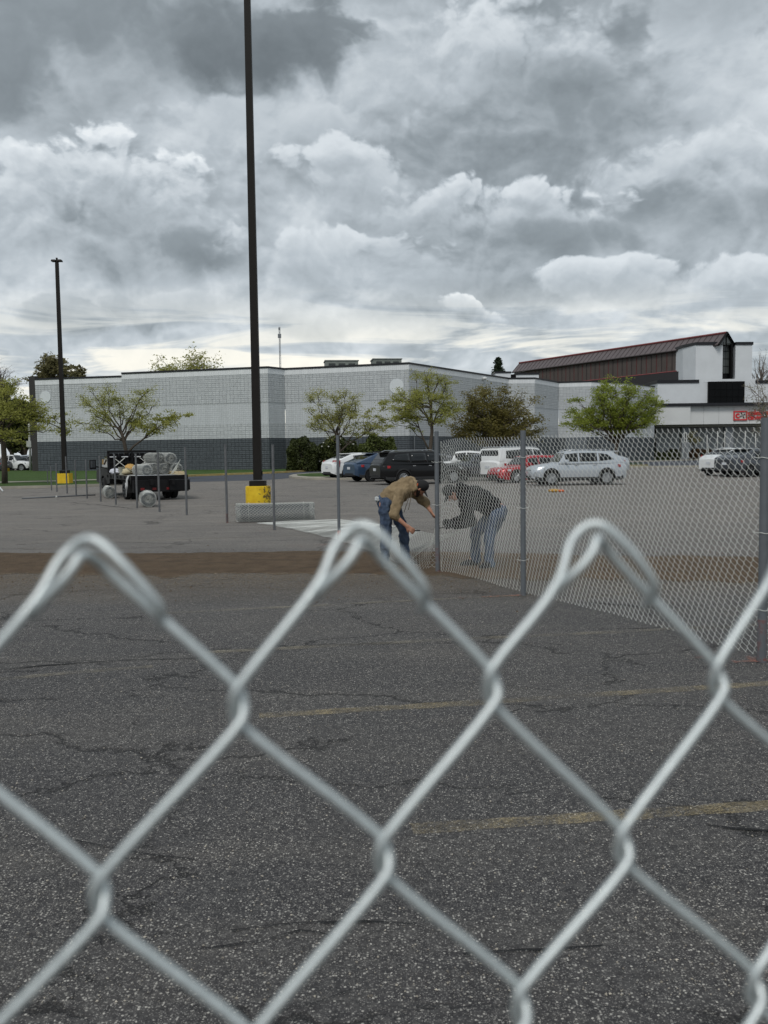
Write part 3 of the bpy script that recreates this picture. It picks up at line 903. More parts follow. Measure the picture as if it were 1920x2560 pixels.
# radio mast beyond
t = thing('radio_mast', 'thin guyed lattice radio mast far behind the store roof', 'mast', (0, 0, 0))
b_, p_ = P(702, 1000, 480), P(701, 817, 480)
t.location = (b_.x, 480, 0)
mb = MB()
for k in range(3):
    a = k * 2.094
    mb.cyl((0.6 * math.cos(a), 0.6 * math.sin(a), 0), (0.35 * math.cos(a), 0.35 * math.sin(a), p_.z), 0.14, 4)
for i in range(34):
    z = p_.z * i / 34
    a = i * 2.094
    mb.cyl((0.55 * math.cos(a), 0.55 * math.sin(a), z), (0.55 * math.cos(a + 2.094), 0.55 * math.sin(a + 2.094), z + 2.0), 0.05, 3)
MM = simple('mast_steel', C(120, 124, 130), 0.6, 0.3)
mb.obj('lattice', MM, t)
MB().box((0, 0, p_.z * 0.93), (1.8, 0.6, 2.2)).obj('antenna', MM, t); MB().box((0, 0, p_.z * 0.985), (1.0, 0.5, 1.2)).obj('antenna', MM, t)

# ---------------------------------------------------------------- the cinema
cin = thing('cinema_building', 'white stucco cinema with a tall glazed entrance tower and long brown ridge roof', 'building', (0, 0, 0))
STUC = simple('white_stucco', C(206, 210, 213), 0.9, 0, 0.05, 0.6)
STUC2 = simple('canopy_stucco', C(204, 206, 205), 0.9, 0, 0.05, 0.4)
GLASS = simple('dark_glass', C(9, 10, 11), 0.15, 0, 0.3, 0.7, spec=0.12)
GLASSL = simple('tinted_glass', C(64, 68, 66), 0.12, 0, 0.2, 0.9)
MULL = simple('black_mullion', C(10, 10, 11), 0.6, spec=0.15)
RED = simple('faded_red_trim', C(122, 62, 62), 0.6, 0, 0.12, 1)
BROWN = simple('brown_cladding', C(78, 70, 66), 0.7, 0, 0.12, 1.2)
ROOFB = simple('brown_standing_seam', C(98, 88, 88), 0.45, 0.25, 0.10, 0.8)
SEAM = simple('dark_seam', C(52, 44, 44), 0.6)
DKSLAB = simple('dark_fascia', C(44, 42, 44), 0.7)
def face_box(name, u0, v0, u1, v1, Y, depth, mat, parent=cin, z0=None):
    a, b = P(u0, v0, Y), P(u1, v1, Y)
    za, zb = max(a.z, b.z), min(a.z, b.z) if z0 is None else z0
    mb = MB().span((a.x, Y, zb), (b.x, Y + depth, za))
    return mb.obj(name, mat, parent)
YT = 130.0
z_soff = P(1800, 1060, 124).z
z_can = P(1800, 1015, 124).z
z_body = P(1700, 959, YT + 1).z
z_tow = P(1760, 863, YT).z
x = lambda u, Y=YT: P(u, 1000, Y).x
# body behind the canopy
MB().span((x(1637, 131), 129.74, 0), (96, 150, z_body)).obj('body_wall', STUC, cin)
MB().span((x(1637, 131) - 0.1, 129.60, z_body), (x(1739, 131), 151, z_body + 0.45)).obj('roof_edge', DARK, cin)
MB().span((x(1879, 131), 129.60, z_body - 0.2), (96.2, 151, z_body + 0.25)).obj('roof_edge', DARK, cin)
# tower blocks: the left one is faceted
def tower_block(name, us, Ys, z0, z1, back):
    pts = [(x(u, Y), Y) for u, Y in zip(us, Ys)]
    poly = pts + [(pts[-1][0], back), (pts[0][0], back)]
    MB().prism(poly, 'z', z0, z1).obj(name, STUC, cin)
    poly2 = [(px_ + (-0.12 if i == 0 else 0.12 if i == len(pts) - 1 else 0), py_ - 0.12) for i, (px_, py_) in enumerate(pts)] + [(pts[-1][0] + 0.12, back), (pts[0][0] - 0.12, back)]
    MB().prism(poly2, 'z', z1, z1 + 0.42).obj('roof_edge', DARK, cin)
tower_block('tower_block', [1706, 1738, 1805], [133.0, 129.76, 129.65], z_body + 0.01, z_tow, 141)
tower_block('tower_block', [1831, 1837, 1878.5], [131.2, 129.66, 129.78], z_body + 0.01, z_tow - 0.05, 141)
MB().span((x(1741, 131), 129.74, z_body + 0.002), (x(1878.5, 131), 131.0, z_body + 0.5)).obj('body_wall', STUC, cin)
# glazing column between the blocks, with panes
zg0 = P(1800, 955, YT).z
zpk = P(1814, 834, YT).z
MB().span((x(1805), 130.9, zg0), (x(1831), 131.2, z_tow + 0.2)).obj('glazing_backing', MULL, cin)
cols = [(1807.0, 1813.8), (1815.5, 1824.0), ]
for r_ in range(6):
    v1_ = 861 + r_ * 18.6
    for (ua, ub) in cols:
        face_box('pane', ua, v1_, ub, v1_ + 16.8, 130.70, 0.06, GLASSL if r_ < 4 else GLASS)
MB().span((x(1825.5), 130.0, zg0), (x(1831), 130.9, z_tow + 0.2)).obj('pier', MULL, cin)
# big black window below
face_box('window_frame', 1772, 954, 1861, 1011, 129.25, 0.5, MULL)
for i in range(6):
    for j in range(3):
        ua = 1773.5 + i * 14.5
        face_box('pane', ua, 957 + j * 18, ua + 13.6, 957 + j * 18 + 16.8, 129.19, 0.05, GLASS)
# gable and long ridge roof
gp = P(1814, 832.5, YT); zr = gp.z
far = P(1298, 907, 171.0)
def rp(k, side, zoff=0.0):                      # k along the ridge, side offset across
    dirx, diry = (far.x - gp.x), (171.0 - YT)
    L_ = math.hypot(dirx, diry); dirx, diry = dirx / L_, diry / L_
    nx, ny = diry, -dirx
    return (gp.x + dirx * L_ * k + nx * side, YT + diry * L_ * k + ny * side)
HW = 1.75; dz = 1.75
nroof = 44
for i in range(nroof):
    k0, k1 = i / nroof, (i + 1) / nroof - 0.0014
    for sgn in (-1, 1):
        a0, a1, b0, b1 = rp(k0, 0), rp(k1, 0), rp(k0, sgn * HW), rp(k1, sgn * HW)
        v = [(*a0, zr - 0.05), (*a1, zr - 0.05), (*b1, zr - dz), (*b0, zr - dz)]
        v2 = [(p[0], p[1], p[2] - 0.12) for p in v]
        MB().add(v + v2, [(0, 1, 2, 3), (7, 6, 5, 4), (0, 4, 5, 1), (1, 5, 6, 2), (2, 6, 7, 3), (3, 7, 4, 0)]).obj('roof_panel', ROOFB, cin)
        if sgn == -1:
            c0, c1 = rp(k1, 0), rp(k1 + 0.0014, 0); d0, d1 = rp(k1, -HW - 0.02), rp(k1 + 0.0014, -HW - 0.02)
            v = [(*c0, zr + 0.03), (*c1, zr + 0.03), (*d1, zr - dz + 0.03), (*d0, zr - dz + 0.03)]
            v2 = [(p[0], p[1], p[2] - 0.14) for p in v]
            MB().add(v + v2, [(0, 1, 2, 3), (7, 6, 5, 4), (0, 4, 5, 1), (1, 5, 6, 2), (2, 6, 7, 3), (3, 7, 4, 0)]).obj('roof_seam', SEAM, cin)
a, b = rp(-0.004, 0), rp(1.0, 0)
MB().tube([(*a, zr + 0.06), (*b, zr + 0.06)], 0.17, 6).obj('ridge_cap', RED, cin)
for sgn in (-1, 1):
    a, b = rp(-0.004, sgn * HW), rp(1.0, sgn * HW)
    MB().tube([(*a, zr - dz - 0.12), (*b, zr - dz - 0.12)], 0.13, 6).obj('eave_gutter', SEAM, cin)
# gable front: bargeboards and triangular glass
gx = gp.x
f0 = rp(-0.006, 0); 
for sgn in (-1, 1):
    e_ = rp(-0.006, sgn * (HW + 0.1))
    MB().tube([(f0[0], f0[1], zr + 0.05), (e_[0], e_[1], zr - dz - 0.1)], 0.2, 4).obj('bargeboard', MULL, cin)
la, lb = rp(-0.003, -HW), rp(-0.003, HW)
v = [(*la, zr - dz), (*lb, zr - dz), (rp(-0.003, 0)[0], rp(-0.003, 0)[1], zr)]
v2 = [(p[0], p[1] + 0.2, p[2]) for p in v]
MB().add(v + v2, [(0, 1, 2), (5, 4, 3), (0, 3, 4, 1), (1, 4, 5, 2), (2, 5, 3, 0)]).obj('gable_glass', GLASSL, cin)
c_ = rp(-0.002, 0)
MB().tube([(c_[0], c_[1] - 0.08, zr - 0.1), (c_[0], c_[1] - 0.08, z_tow - 0.4)], 0.09, 4).obj('mullion', MULL, cin)
# clerestory wall of vertical panels below the eave
npan = 42
zc1 = zr - dz - 0.2; 
for i in range(npan):
    k0, k1 = 0.075 + 0.925 * i / npan, 0.075 + 0.925 * (i + 1) / npan - 0.004
    a, b = rp(k0, -HW + 0.35), rp(k1, -HW + 0.35)
    a2, b2 = rp(k0, -HW + 0.6), rp(k1, -HW + 0.6)
    zb_ = zc1 - 3.0
    v = [(*a, zb_), (*b, zb_), (*b, zc1), (*a, zc1), (*a2, zb_), (*b2, zb_), (*b2, zc1), (*a2, zc1)]
    MB().add(v, [(0, 1, 2, 3), (7, 6, 5, 4), (0, 4, 5, 1), (1, 5, 6, 2), (2, 6, 7, 3), (3, 7, 4, 0)]).obj('cladding_panel', BROWN, cin)
MR = simple('dark_red_batten', C(92, 44, 44), 0.6)
for i in range(0, npan, 1):
    k0 = 0.075 + 0.925 * i / npan - 0.002
    a = rp(k0, -HW + 0.38)
    MB().box((a[0], a[1], zc1 - 1.5), (0.10, 0.2, 3.0)).obj('batten', MR if i % 2 == 0 else SEAM, cin)
a, b = rp(0.07, -HW + 0.2), rp(1.0, -HW + 0.2)
MB().tube([(*a, zc1 - 3.05), (*b, zc1 - 3.05)], 0.12, 4).obj('red_sill', RED, cin)
# dark stepped roof fascia below the clerestory
a, b, c2_, d_ = rp(0.08, -HW - 0.3), rp(0.8, -HW - 0.3), rp(0.8, 2), rp(0.08, 2)
MB().prism([a, b, c2_, d_], 'z', z_body - 0.4, zc1 - 3.15).obj('lower_fascia', DKSLAB, cin)
# small white plant rooms left of the roof
for (u0, v0, u1, v1, Y) in ((1239, 929, 1277, 945, 112), (1289, 933, 1347, 945, 114)):
    a, b = P(u0, v0, Y), P(u1, v1, Y)
    MB().span((a.x, Y, 9.4), (b.x, Y + 3, a.z - 0.2)).obj('plant_room', STUC, cin)
    MB().span((a.x - 0.08, Y - 0.08, a.z - 0.2), (b.x + 0.08, Y + 3.1, a.z)).obj('roof_edge', DARK, cin)
a, b = P(1274, 936, 113), P(1290, 945, 113)
MB().span((a.x, 113, 9.4), (b.x, 115, a.z)).obj('roof_hatch', MULL, cin)
# canopy: fascia slabs with joints, dark stripe, columns, dark recess
xc0 = P(1626, 1000, 124).x
zf1 = z_can - 0.0
joints = [1626, 1724, 1760, 1798, 1836, 1875, 1925, 1980, 2040, 2110]
for i in range(len(joints) - 1):
    xa, xb = P(joints[i], 1000, 124).x, P(joints[i + 1], 1000, 124).x - 0.03
    y0 = 123.5 if i == 0 else 124.0
    MB().span((xa, y0, z_soff + (0.0 if i else 0.25)), (xb, 131.0, z_can)).obj('fascia_slab', STUC2, cin)
MB().span((xc0 - 0.12, 123.35, z_can), (P(2110, 1000, 124).x, 131.0, z_can + 0.42)).obj('canopy_edge', DARK, cin)
MB().span((xc0 - 0.05, 123.45, z_soff - 0.02), (P(1724, 1000, 124).x, 123.55 + 3, z_soff + 0.24)).obj('canopy_lip', STUC2, cin)
MB().span((P(1641, 1000, 124).x + 0.1, 124.6, z_soff - 0.35), (P(2110, 1000, 124).x, 130.9, z_soff - 0.03)).obj('soffit', simple('soffit_paint', C(120, 118, 108), 0.8), cin)
COLG = simple('grey_column_stucco', C(120, 124, 128), 0.85, 0, 0.06, 0.8)
for u0, u1 in ((1706, 1724), (1816, 1835), (1955, 1975)):
    a, b = P(u0, 1000, 125), P(u1, 1000, 125)
    MB().span((a.x, 125, 0.0), (b.x, 126.1, z_soff - 0.02)).obj('column', COLG, cin)
MB().span((P(1480, 1000, 128).x, 128.6, 0), (P(1637, 1000, 128).x, 129.0, 4.2)).obj('side_wall', simple('grey_side_wall', C(96, 101, 106), 0.8), cin)
# dark storefront glass under the canopy
for k in range(14):
    xa = P(1637, 1000, 130).x + k * 1.9
    MB().span((xa, 130.3, 0.05), (xa + 1.8, 130.4, z_soff - 0.4)).obj('storefront_pane', GLASS, cin)
MB().span((P(1637, 1000, 130).x, 130.5, 0.0), (P(2110, 1000, 130).x, 130.9, z_soff - 0.38)).obj('storefront_frame', MULL, cin)
# the sign: red outlined logo and two lines of red letters
SIGNR = simple('sign_red', C(196, 40, 44), 0.45, 0, 0.05, 1)
sg = thing('cinema_sign', 'red cinema sign with a boxed letter logo on the white canopy fascia', 'sign', (0, 0, 0))
YS = 123.82
a, b = P(1834.5, 1027.5, YS), P(1868.5, 1050.5, YS)
w_, h_ = b.x - a.x, a.z - b.z
th_ = 0.17
fr = MB()
fr.span((a.x, YS, a.z - th_), (b.x, YS + 0.16, a.z)); fr.span((a.x, YS, b.z), (b.x, YS + 0.16, b.z + th_))
fr.span((a.x, YS + 0.002, b.z + th_), (a.x + th_, YS + 0.158, a.z - th_)); fr.span((b.x - th_, YS + 0.002, b.z + th_), (b.x, YS + 0.158, a.z - th_))
fr.obj('logo_frame', SIGNR, sg)
MB().span((a.x + th_, YS + 0.10, b.z + th_), (b.x - th_, YS + 0.17, a.z - th_)).obj('logo_panel', simple('sign_white', C(190, 186, 182), 0.6), sg)
def text(s_, size, loc, name, mat, parent, ext=0.05, bold=0.02, align='LEFT', rot=(PI / 2, 0, 0)):
    cu = bpy.data.curves.new(name, 'FONT'); cu.body = s_; cu.size = size; cu.extrude = ext; cu.offset = bold; cu.align_x = align
    cu.resolution_u = 3
    tmp = bpy.data.objects.new(name, cu); COL.objects.link(tmp)
    dg = bpy.context.evaluated_depsgraph_get()
    me = bpy.data.meshes.new_from_object(tmp.evaluated_get(dg))
    bpy.data.objects.remove(tmp); bpy.data.curves.remove(cu)
    me.name = name; me.materials.clear(); me.materials.append(mat)
    o = bpy.data.objects.new(name, me); COL.objects.link(o)
    o.location = loc; o.rotation_euler = rot; o.parent = parent
    return o
text('c', h_ * 1.0, (a.x + w_ * 0.14, YS + 0.08, b.z + h_ * 0.26), 'logo_letter', SIGNR, sg, 0.05, 0.05)
for q in range(4):
    aa = 0.5 + q * 1.57
    cxx, czz = a.x + w_ * 0.66, b.z + h_ * 0.52
    MB().tube([(cxx + 0.08 * math.cos(aa), YS + 0.06, czz + 0.08 * math.sin(aa)), (cxx + 0.42 * math.cos(aa), YS + 0.06, czz + 0.42 * math.sin(aa))], [0.05, 0.09], 4).obj('logo_ray', simple('sign_dark', C(60, 50, 50), 0.6), sg)
text('celebration', 0.98, (P(1870.5, 1040, YS).x, YS + 0.1, P(1870, 1037.5, YS).z), 'sign_lettering', SIGNR, sg, 0.05, 0.035)
text('cinema', 0.98, (P(1870.5, 1049, YS).x, YS + 0.1, P(1870, 1049, YS).z), 'sign_lettering', SIGNR, sg, 0.05, 0.035)

# ---------------------------------------------------------------- light poles on yellow blocks
def light_pole(label, base, bw, bh, rnd, H, w0, w1, heads):
    t = thing('light_pole', label, 'light pole', base, 0.0, 'parking lot light poles on yellow blocks')
    mb = MB()
    if rnd:
        r = bw / 2
        prof = [(r, 0), (r * 1.0, bh - 0.05), (r * 0.97, bh - 0.015), (r * 0.9, bh)]
        mb.lathe(prof, 28)
    else:
        mb.box((0, 0, bh / 2), (bw, bw, bh), 0, 0, 0.97)
    mb.obj('concrete_block', YELLOW if not rnd else YBLOCK, t, auto=40)
    MB().box((0, 0, bh + 0.085), (w0 * 1.9, w0 * 1.9, 0.17)).obj('base_cover', BRONZE, t)
    MB().box((0, 0, bh + (H - bh) / 2 + 0.1), (w0, w0, H - bh - 0.2), 0, 0, w1 / w0).obj('pole', BRONZE, t)
    MB().box((w0 * 0.5 + 0.012, 0, bh + 0.42), (0.03, 0.08, 0.16)).obj('hand_hole_cover', BRONZE, t)
    for sx in heads:
        h = MB()
        h.tube([(0, 0, H - 0.10), (sx * 0.10, 0, H + 0.08)], 0.04, 6)
        h.obj('arm', BRONZE, t)
        h = MB(); h.box((sx * 0.17, 0, H + 0.12), (0.26, 0.34, 0.10), 0, 0, 0.8); h.obj('lamp_head', BRONZE, t)
    MB().box((0, 0, H + 0.12), (0.09, 0.09, 0.34)).obj('cap', BRONZE, t)
    return t
mm = Mat('chipped_yellow_paint', 0.7, 0, 0.35)
_v = mm.coord(); _n = mm.noise(_v, 9, 7, 0.75, 0.4)
_s = mm.new('ShaderNodeSeparateXYZ'); mm.link(_v, _s.inputs[0])
_side = mm.rng(_s.outputs[0], 0.02, 0.30, 0.0, 0.14)
_f = mm.rng(mm.math('ADD', _n, _side), 0.62, 0.68)
mm.color(mm.mix(_f, mm.mix(mm.rng(mm.noise(_v, 4, 4), 0.3, 0.7), C(196, 158, 20), C(222, 190, 40)), C(74, 62, 40)))
mm.bump(_n, 0.6, 0.03)
YBLOCK = mm.m
pb = G(646, 1130 + 2176 * 1.7 / 28.3)
light_pole('tall dark light pole on chipped round yellow block behind the long mesh roll', (pb.x, pb.y, 0), 0.84, 0.62, True, 17.6, 0.27, 0.19, (-1, 1))
pl = G(163, 1212)
light_pole('distant light pole with its lamp heads in view, on square yellow block', (pl.x, pl.y, 0), 0.70, 0.68, False, P(133, 652, pl.y).z - 0.12, 0.24, 0.17, (-1, 1))
pc = G(85.5, 1177)
t = thing('concrete_block', 'small square yellow block at the left end of the store wall', 'bollard', (pc.x, 95, 0))
MB().box((0, 0, 0.22), (0.52, 0.52, 0.44), 0, 0, 0.96).obj('painted_block', YELLOW, t, auto=40)

# ---------------------------------------------------------------- chain link
WX, WY = 0.036, 0.0432
def chain(mb, fn, ncol, nrow, r, sides=3, depth=0.0035, ov=0.0022, k0=0, row0=0, knuckle=True):
    """interlocked zigzag wires; fn maps (x along, y down, z out) arrays to world points"""
    k = np.arange(k0, k0 + ncol)[:, None]
    j = np.arange(row0, nrow + 1)[None, :]
    odd = ((k + j) % 2 == 1)
    col = np.where(odd, k, k + 1)
    xo = np.where(odd, -ov, ov)                      # left bends reach left, right bends right
    X0 = col * WX + xo
    Yr = np.broadcast_to(j * WY, X0.shape)
    # before a left bend the wire came down "/" in front; before a right bend "\\" at the back
    za = np.where(odd, depth, -depth); zb = -za
    pts = np.stack([np.stack([X0, Yr - 0.0048, za], -1), np.stack([X0, Yr + 0.0048, zb], -1)], 2).reshape(len(k), -1, 3)
    if knuckle:
        first = pts[:, :1].copy(); first[:, 0, 1] -= 0.008; first[:, 0, 0] += np.where(odd[:, 0], 0.010, -0.010); first[:, 0, 2] = 0
        pts[:, 0, 1] -= 0.006; pts[:, 0, 0] += np.where(odd[:, 0], 0.003, -0.003)
        pts = np.concatenate([first, pts], 1)
    w = fn(pts[..., 0], pts[..., 1], pts[..., 2])
    batch_tubes(mb, w, r, sides)

fp = [G(1094, 1430), G(1308, 1489), G(1904, 1655)]
d_ = fp[2] - fp[1]
fp.append(fp[2] + d_ * 1.0)
FP = np.array([(p.x, p.y) for p in fp])
FD = np.r_[0, np.cumsum(np.linalg.norm(np.diff(FP, axis=0), axis=1))]
FT = FP[-1] - FP[0]; FT /= np.linalg.norm(FT); FN = np.array([-FT[1], FT[0]])
if FN[1] < 0: FN = -FN                                # away from the viewer
def fence_map(x, y, z):
    s = np.clip(x + 0.45 * (y - 0.9), 0.045, FD[-1])
    px, py = np.interp(s, FD, FP[:, 0]), np.interp(s, FD, FP[:, 1])
    bel = 0.02 * np.sin(s * 2.1) * np.sin(y * 1.7) + 0.010 * np.sin(s * 7 + y * 3)
    off = 0.040 + z + bel
    zz = 1.86 - y + 0.012 * np.sin(s * 1.7 + 1.0) - 0.05 * np.exp(-np.maximum(s, 0) / 0.35)
    return np.stack([px + FN[0] * off, py + FN[1] * off, np.maximum(zz, 0.008)], -1)
fence = thing('chain_link_fence', 'new chain link fence run standing right of the two workers, on dark posts', 'fence', (0, 0, 0))
mb = MB()
ncols = int((FD[-1] - 0.26) / WX)
chain(mb, fence_map, ncols + 16, 42, 0.00150, 4, depth=0.005, k0=-12)
tag(mb.obj('wire_mesh', WIRE, fence, smooth=True, fix=False), kind='stuff')
def rag_post(parent, p, H, r=0.030, tilt=0.0, mat=POSTM, name='post', cap=True):
    mb = MB(); mb.tube([(0, 0, -0.05), (0, 0, H)], r, 14)
    o = mb.obj(name, mat, parent, auto=40)
    o.location = (p[0], p[1], 0); o.rotation_euler = (0, tilt, 0)
    return o
for i, (p, vt) in enumerate(zip(fp, (1079, 1090, 1067, 1050))):
    H = P(1000, 1200, 10).z
    H = (1.98, 1.93, 1.93, 1.95)[i]
    o = rag_post(fence, p, H, (0.031, 0.031, 0.036, 0.036)[i])
    for zt in (1.62, 1.03, 0.42) if i else (1.55, 0.95):
        mb = MB()
        rr = 0.036 if i < 2 else 0.041
        a = np.linspace(-0.3, PI + 0.3, 12)
        pts = [(-rr * 1.0 * math.cos(q), -rr * math.sin(q), zt + 0.004 * math.sin(q * 3)) for q in a]
        pts = [(-rr - 0.035, 0.035, zt + 0.006)] + pts + [(rr + 0.04, 0.035, zt + 0.012)]
        mb.tube(pts, 0.0028, 5)
        tag(mb.obj('tie_wire', WIRE, o, smooth=True))
    # orange paint at the foot of the end posts
    if i in (0, 2):
        mb = MB(); mb.tube([(0, 0, 0.02), (0, 0, 0.34)], (0.0325, 0.0375)[i // 2], 14, cap=False)
        mb.obj('paint_band', m_worn('foot_spray_paint', C(190, 98, 80), 0.50, 14, 0.12), o, smooth=True)

# the loose end: mesh unrolled along the ground, twisting up to the end post
def spline(ctrl, t):
    ctrl = np.asarray(ctrl, float)
    s = np.r_[0, np.cumsum(np.linalg.norm(np.diff(ctrl, axis=0), axis=1))]; s /= s[-1]
    # Catmull-Rom
    t = np.clip(t, 0, 1)
    i = np.clip(np.searchsorted(s, t, side='right') - 1, 0, len(s) - 2)
    u = ((t - s[i]) / (s[i + 1] - s[i]))[..., None]
    p0, p1, p2, p3 = ctrl[np.maximum(i - 1, 0)], ctrl[i], ctrl[i + 1], ctrl[np.minimum(i + 2, len(s) - 1)]
    return 0.5 * (2 * p1 + (p2 - p0) * u + (2 * p0 - 5 * p1 + 4 * p2 - p3) * u ** 2 + (3 * p1 - p0 - 3 * p2 + p3) * u ** 3)
e0 = fp[0]
pr0, pr1 = G(600, 1308), G(787, 1303)
Bc = [G(640, 1310), G(700, 1320), G(760, 1333), G(850, 1356), G(930, 1386), G(1010, 1418), (e0.x - 0.12, e0.y + 0.10, 0.02), (e0.x + 0.02, e0.y + 0.07, 0.03)]
Tc = [G(842, 1302), G(870, 1304), G(905, 1308), P(1000, 1320, 17.3), P(1090, 1338, 14.1), P(1165, 1318, 13.3), P(1180, 1240, 13.1), P(1164, 1180, 12.95), P(1132, 1122, 12.7), (e0.x + 0.06, e0.y + 0.09, 1.80)]
Bc = [tuple(p) for p in Bc]; Tc = [tuple(p) for p in Tc]
LEN = 9.4
def loose_map(x, y, z):
    t = x / LEN
    k = np.clip(1 - y / 1.83, 0, 1)[..., None]       # 0 at the bottom edge, 1 at the top edge
    # the two edges do not advance alike: the top edge turns late
    tT = np.where(t < 0.78, t / 0.78 * 0.60, 0.60 + (t - 0.78) / 0.22 * 0.40)
    B_, T_ = spline(Bc, t), spline(Tc, tT)
    sag = (np.sin(PI * k[..., 0]) * 0.10 * np.clip((t - 0.70) / 0.3, 0, 1))
    p = B_ * (1 - k) + T_ * k
    wr = 0.008 * np.sin(x * 5.1 + y * 2) + 0.004 * np.sin(x * 11.3 - y * 5) + 0.03 * np.sin(y * 3.2 + x * 1.3) * np.clip((t - 0.5) * 2, 0, 1) + 0.03
    p = p.copy()
    p[..., 2] += np.maximum(wr, 0.004) + z * 0.8 - sag * 0.6
    p[..., 1] += sag * 1.4 + 0.03 * np.sin(x * 14 + y * 8) * np.clip((t - 0.75) * 4, 0, 1)
    p[..., 2] = np.maximum(p[..., 2], 0.006)
    return p
mb = MB()
kl = int(LEN / WX) - 1; kg = int(kl * 0.80) // 2 * 2
chain(mb, loose_map, kg, 42, 0.0027, 3, depth=0.008)
km = int(kl * 0.90) // 2 * 2
chain(mb, loose_map, km - kg, 42, 0.0022, 3, depth=0.005, k0=kg)
chain(mb, loose_map, kl - km, 42, 0.0014, 3, depth=0.004, k0=km)
t = thing('loose_mesh', 'pale unrolled wire mesh lying on the lot and curling up to the end post', 'wire mesh', (0, 0, 0))
tag(mb.obj('wire_mesh', WIRE, t, smooth=True, fix=False), kind='stuff')

# rolls of mesh
def roll_mesh(Rr, Lr, turns, pitch, inner):
    mb = MB()
    def fn(x, y, z, Rr=Rr):
        # spiral: radius shrinks with the length wound in
        th = 2 * (1 - np.sqrt(np.clip(1 - x * pitch / (PI * Rr * Rr), 0.0004, 1))) * PI * Rr / pitch
        rad = Rr - pitch * th / (2 * PI) + z * 1.6
        rad = rad * (1 + 0.025 * np.sin(3 * th + 1) + 0.02 * np.sin(2 * th + y * 1.5))
        ly = y - Lr / 2 + 0.022 * np.sin(x * 9.1) + 0.012 * np.sin(x * 31)
        return np.stack([ly, rad * np.cos(th), rad * np.sin(th)], -1)
    full = int(2 * PI * Rr * turns / WX)
    nr = int(Lr / WY)
    chain(mb, fn, full, nr, 0.0034, 3, depth=0.006)
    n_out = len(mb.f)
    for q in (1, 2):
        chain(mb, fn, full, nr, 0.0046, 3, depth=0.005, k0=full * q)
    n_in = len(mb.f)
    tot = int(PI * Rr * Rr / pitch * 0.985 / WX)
    # inner windings show only at the ends
    chain(mb, fn, tot - full, 2, 0.0042, 3, depth=0.004, k0=full)
    chain(mb, lambda x, y, z: fn(x, y + (nr - 2) * WY, z), tot - full, 2, 0.0042, 3, depth=0.004, k0=full, knuckle=False)
    me = mb.mesh('wire_windings', True, fix=False)
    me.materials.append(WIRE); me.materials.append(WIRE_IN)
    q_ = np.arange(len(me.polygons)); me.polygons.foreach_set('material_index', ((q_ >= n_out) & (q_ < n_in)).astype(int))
    return me
WIRE_IN = m_galv('shaded_winding_wire', (0.21, 0.235, 0.25, 1), 0.7, 0.1, 30)  # darker copy of the wire: shade between the windings put into its colour
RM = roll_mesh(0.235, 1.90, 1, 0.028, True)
def mesh_roll(label, loc, rotz, sc=(1, 1, 1), spin=0.0, pitch=0.0, group='rolls of wire mesh'):
    t = thing('mesh_roll', label, 'wire mesh roll', loc, rotz, group)
    o = share('wire_windings', RM, t, rot=(spin, pitch, 0), scale=sc)
    tag(o, kind='stuff')
    # tie wires round the bundle
    for q in (-0.35, 0.35):
        m_ = MB(); r_ = 0.235 * sc[1] * 1.03
        m_.tube([(q * 1.9 * sc[0], r_ * math.cos(a), r_ * math.sin(a)) for a in np.linspace(0, 2 * PI, 18)], 0.004, 4)
        m_.obj('tie_wire', WIRE, t, smooth=True).rotation_euler = (0, pitch, 0)
    return t
ra, rb = G(590, 1309), G(785, 1302)
mid = (ra + rb) / 2
mesh_roll('long half-used mesh roll lying before the tall pole, ahead of its unrolled strip', (mid.x, mid.y + 0.22, 0.238), 0.13, (1.02, 1.04, 1))
g1, g2 = G(259, 1247), G(355, 1269)
vd = lambda p: math.atan2(p.y, p.x)
mesh_roll('mesh roll end-on on the lot, by the truck front wheel', (g1.x, g1.y + 0.68, 0.235), vd(g1) + 0.06, (0.7, 1, 1), 1.0)
mesh_roll('mesh roll end-on on the lot, nearest the camera of those at the truck', (g2.x, g2.y + 0.68, 0.26), vd(g2) + 0.04, (0.7, 1.08, 1.08), 2.0)

# bare posts standing in the lot, each a thing
bare = [  # u, base v, top v, label
    (848, 1354, 1088, 'bare fence post over the unrolled mesh, nearest left of the worker in tan'),
    (686, 1325, 1111, 'bare fence post standing in front of the long mesh roll'),
    (568, 1307, 1111, 'bare fence post with orange foot left of the long mesh roll'),
    (467, 1288, 1117, 'bare fence post past the right end of the truck bed'),
    (399, 1280, 1131, 'bare fence post in front of the right half of the truck tailboard'),
    (343, 1270, 1134, 'bare fence post at the mesh roll nearest the camera by the truck'),
    (290, 1262, 1135, 'bare fence post before the truck bed, just left of its rear wheels'),
    (252, 1254, 1139, 'bare fence post at the mesh roll by the truck front wheel'),
    (218, 1246.5, 1148, 'bare fence post between the square yellow block and the truck mirror'),
    (190.5, 1239, 1150, 'bare fence post just right of the square yellow block'),
    (168, 1234, 1141, 'bare fence post right in front of the square yellow block'),
    (142.5, 1230, 1158, 'bare fence post just left of the square yellow block'),
    (129, 1226, 1165, 'bare fence post second to the left of the square yellow block'),
    (119.5, 1213, 1175, 'smallest and farthest of the bare fence posts, on the grass verge')]
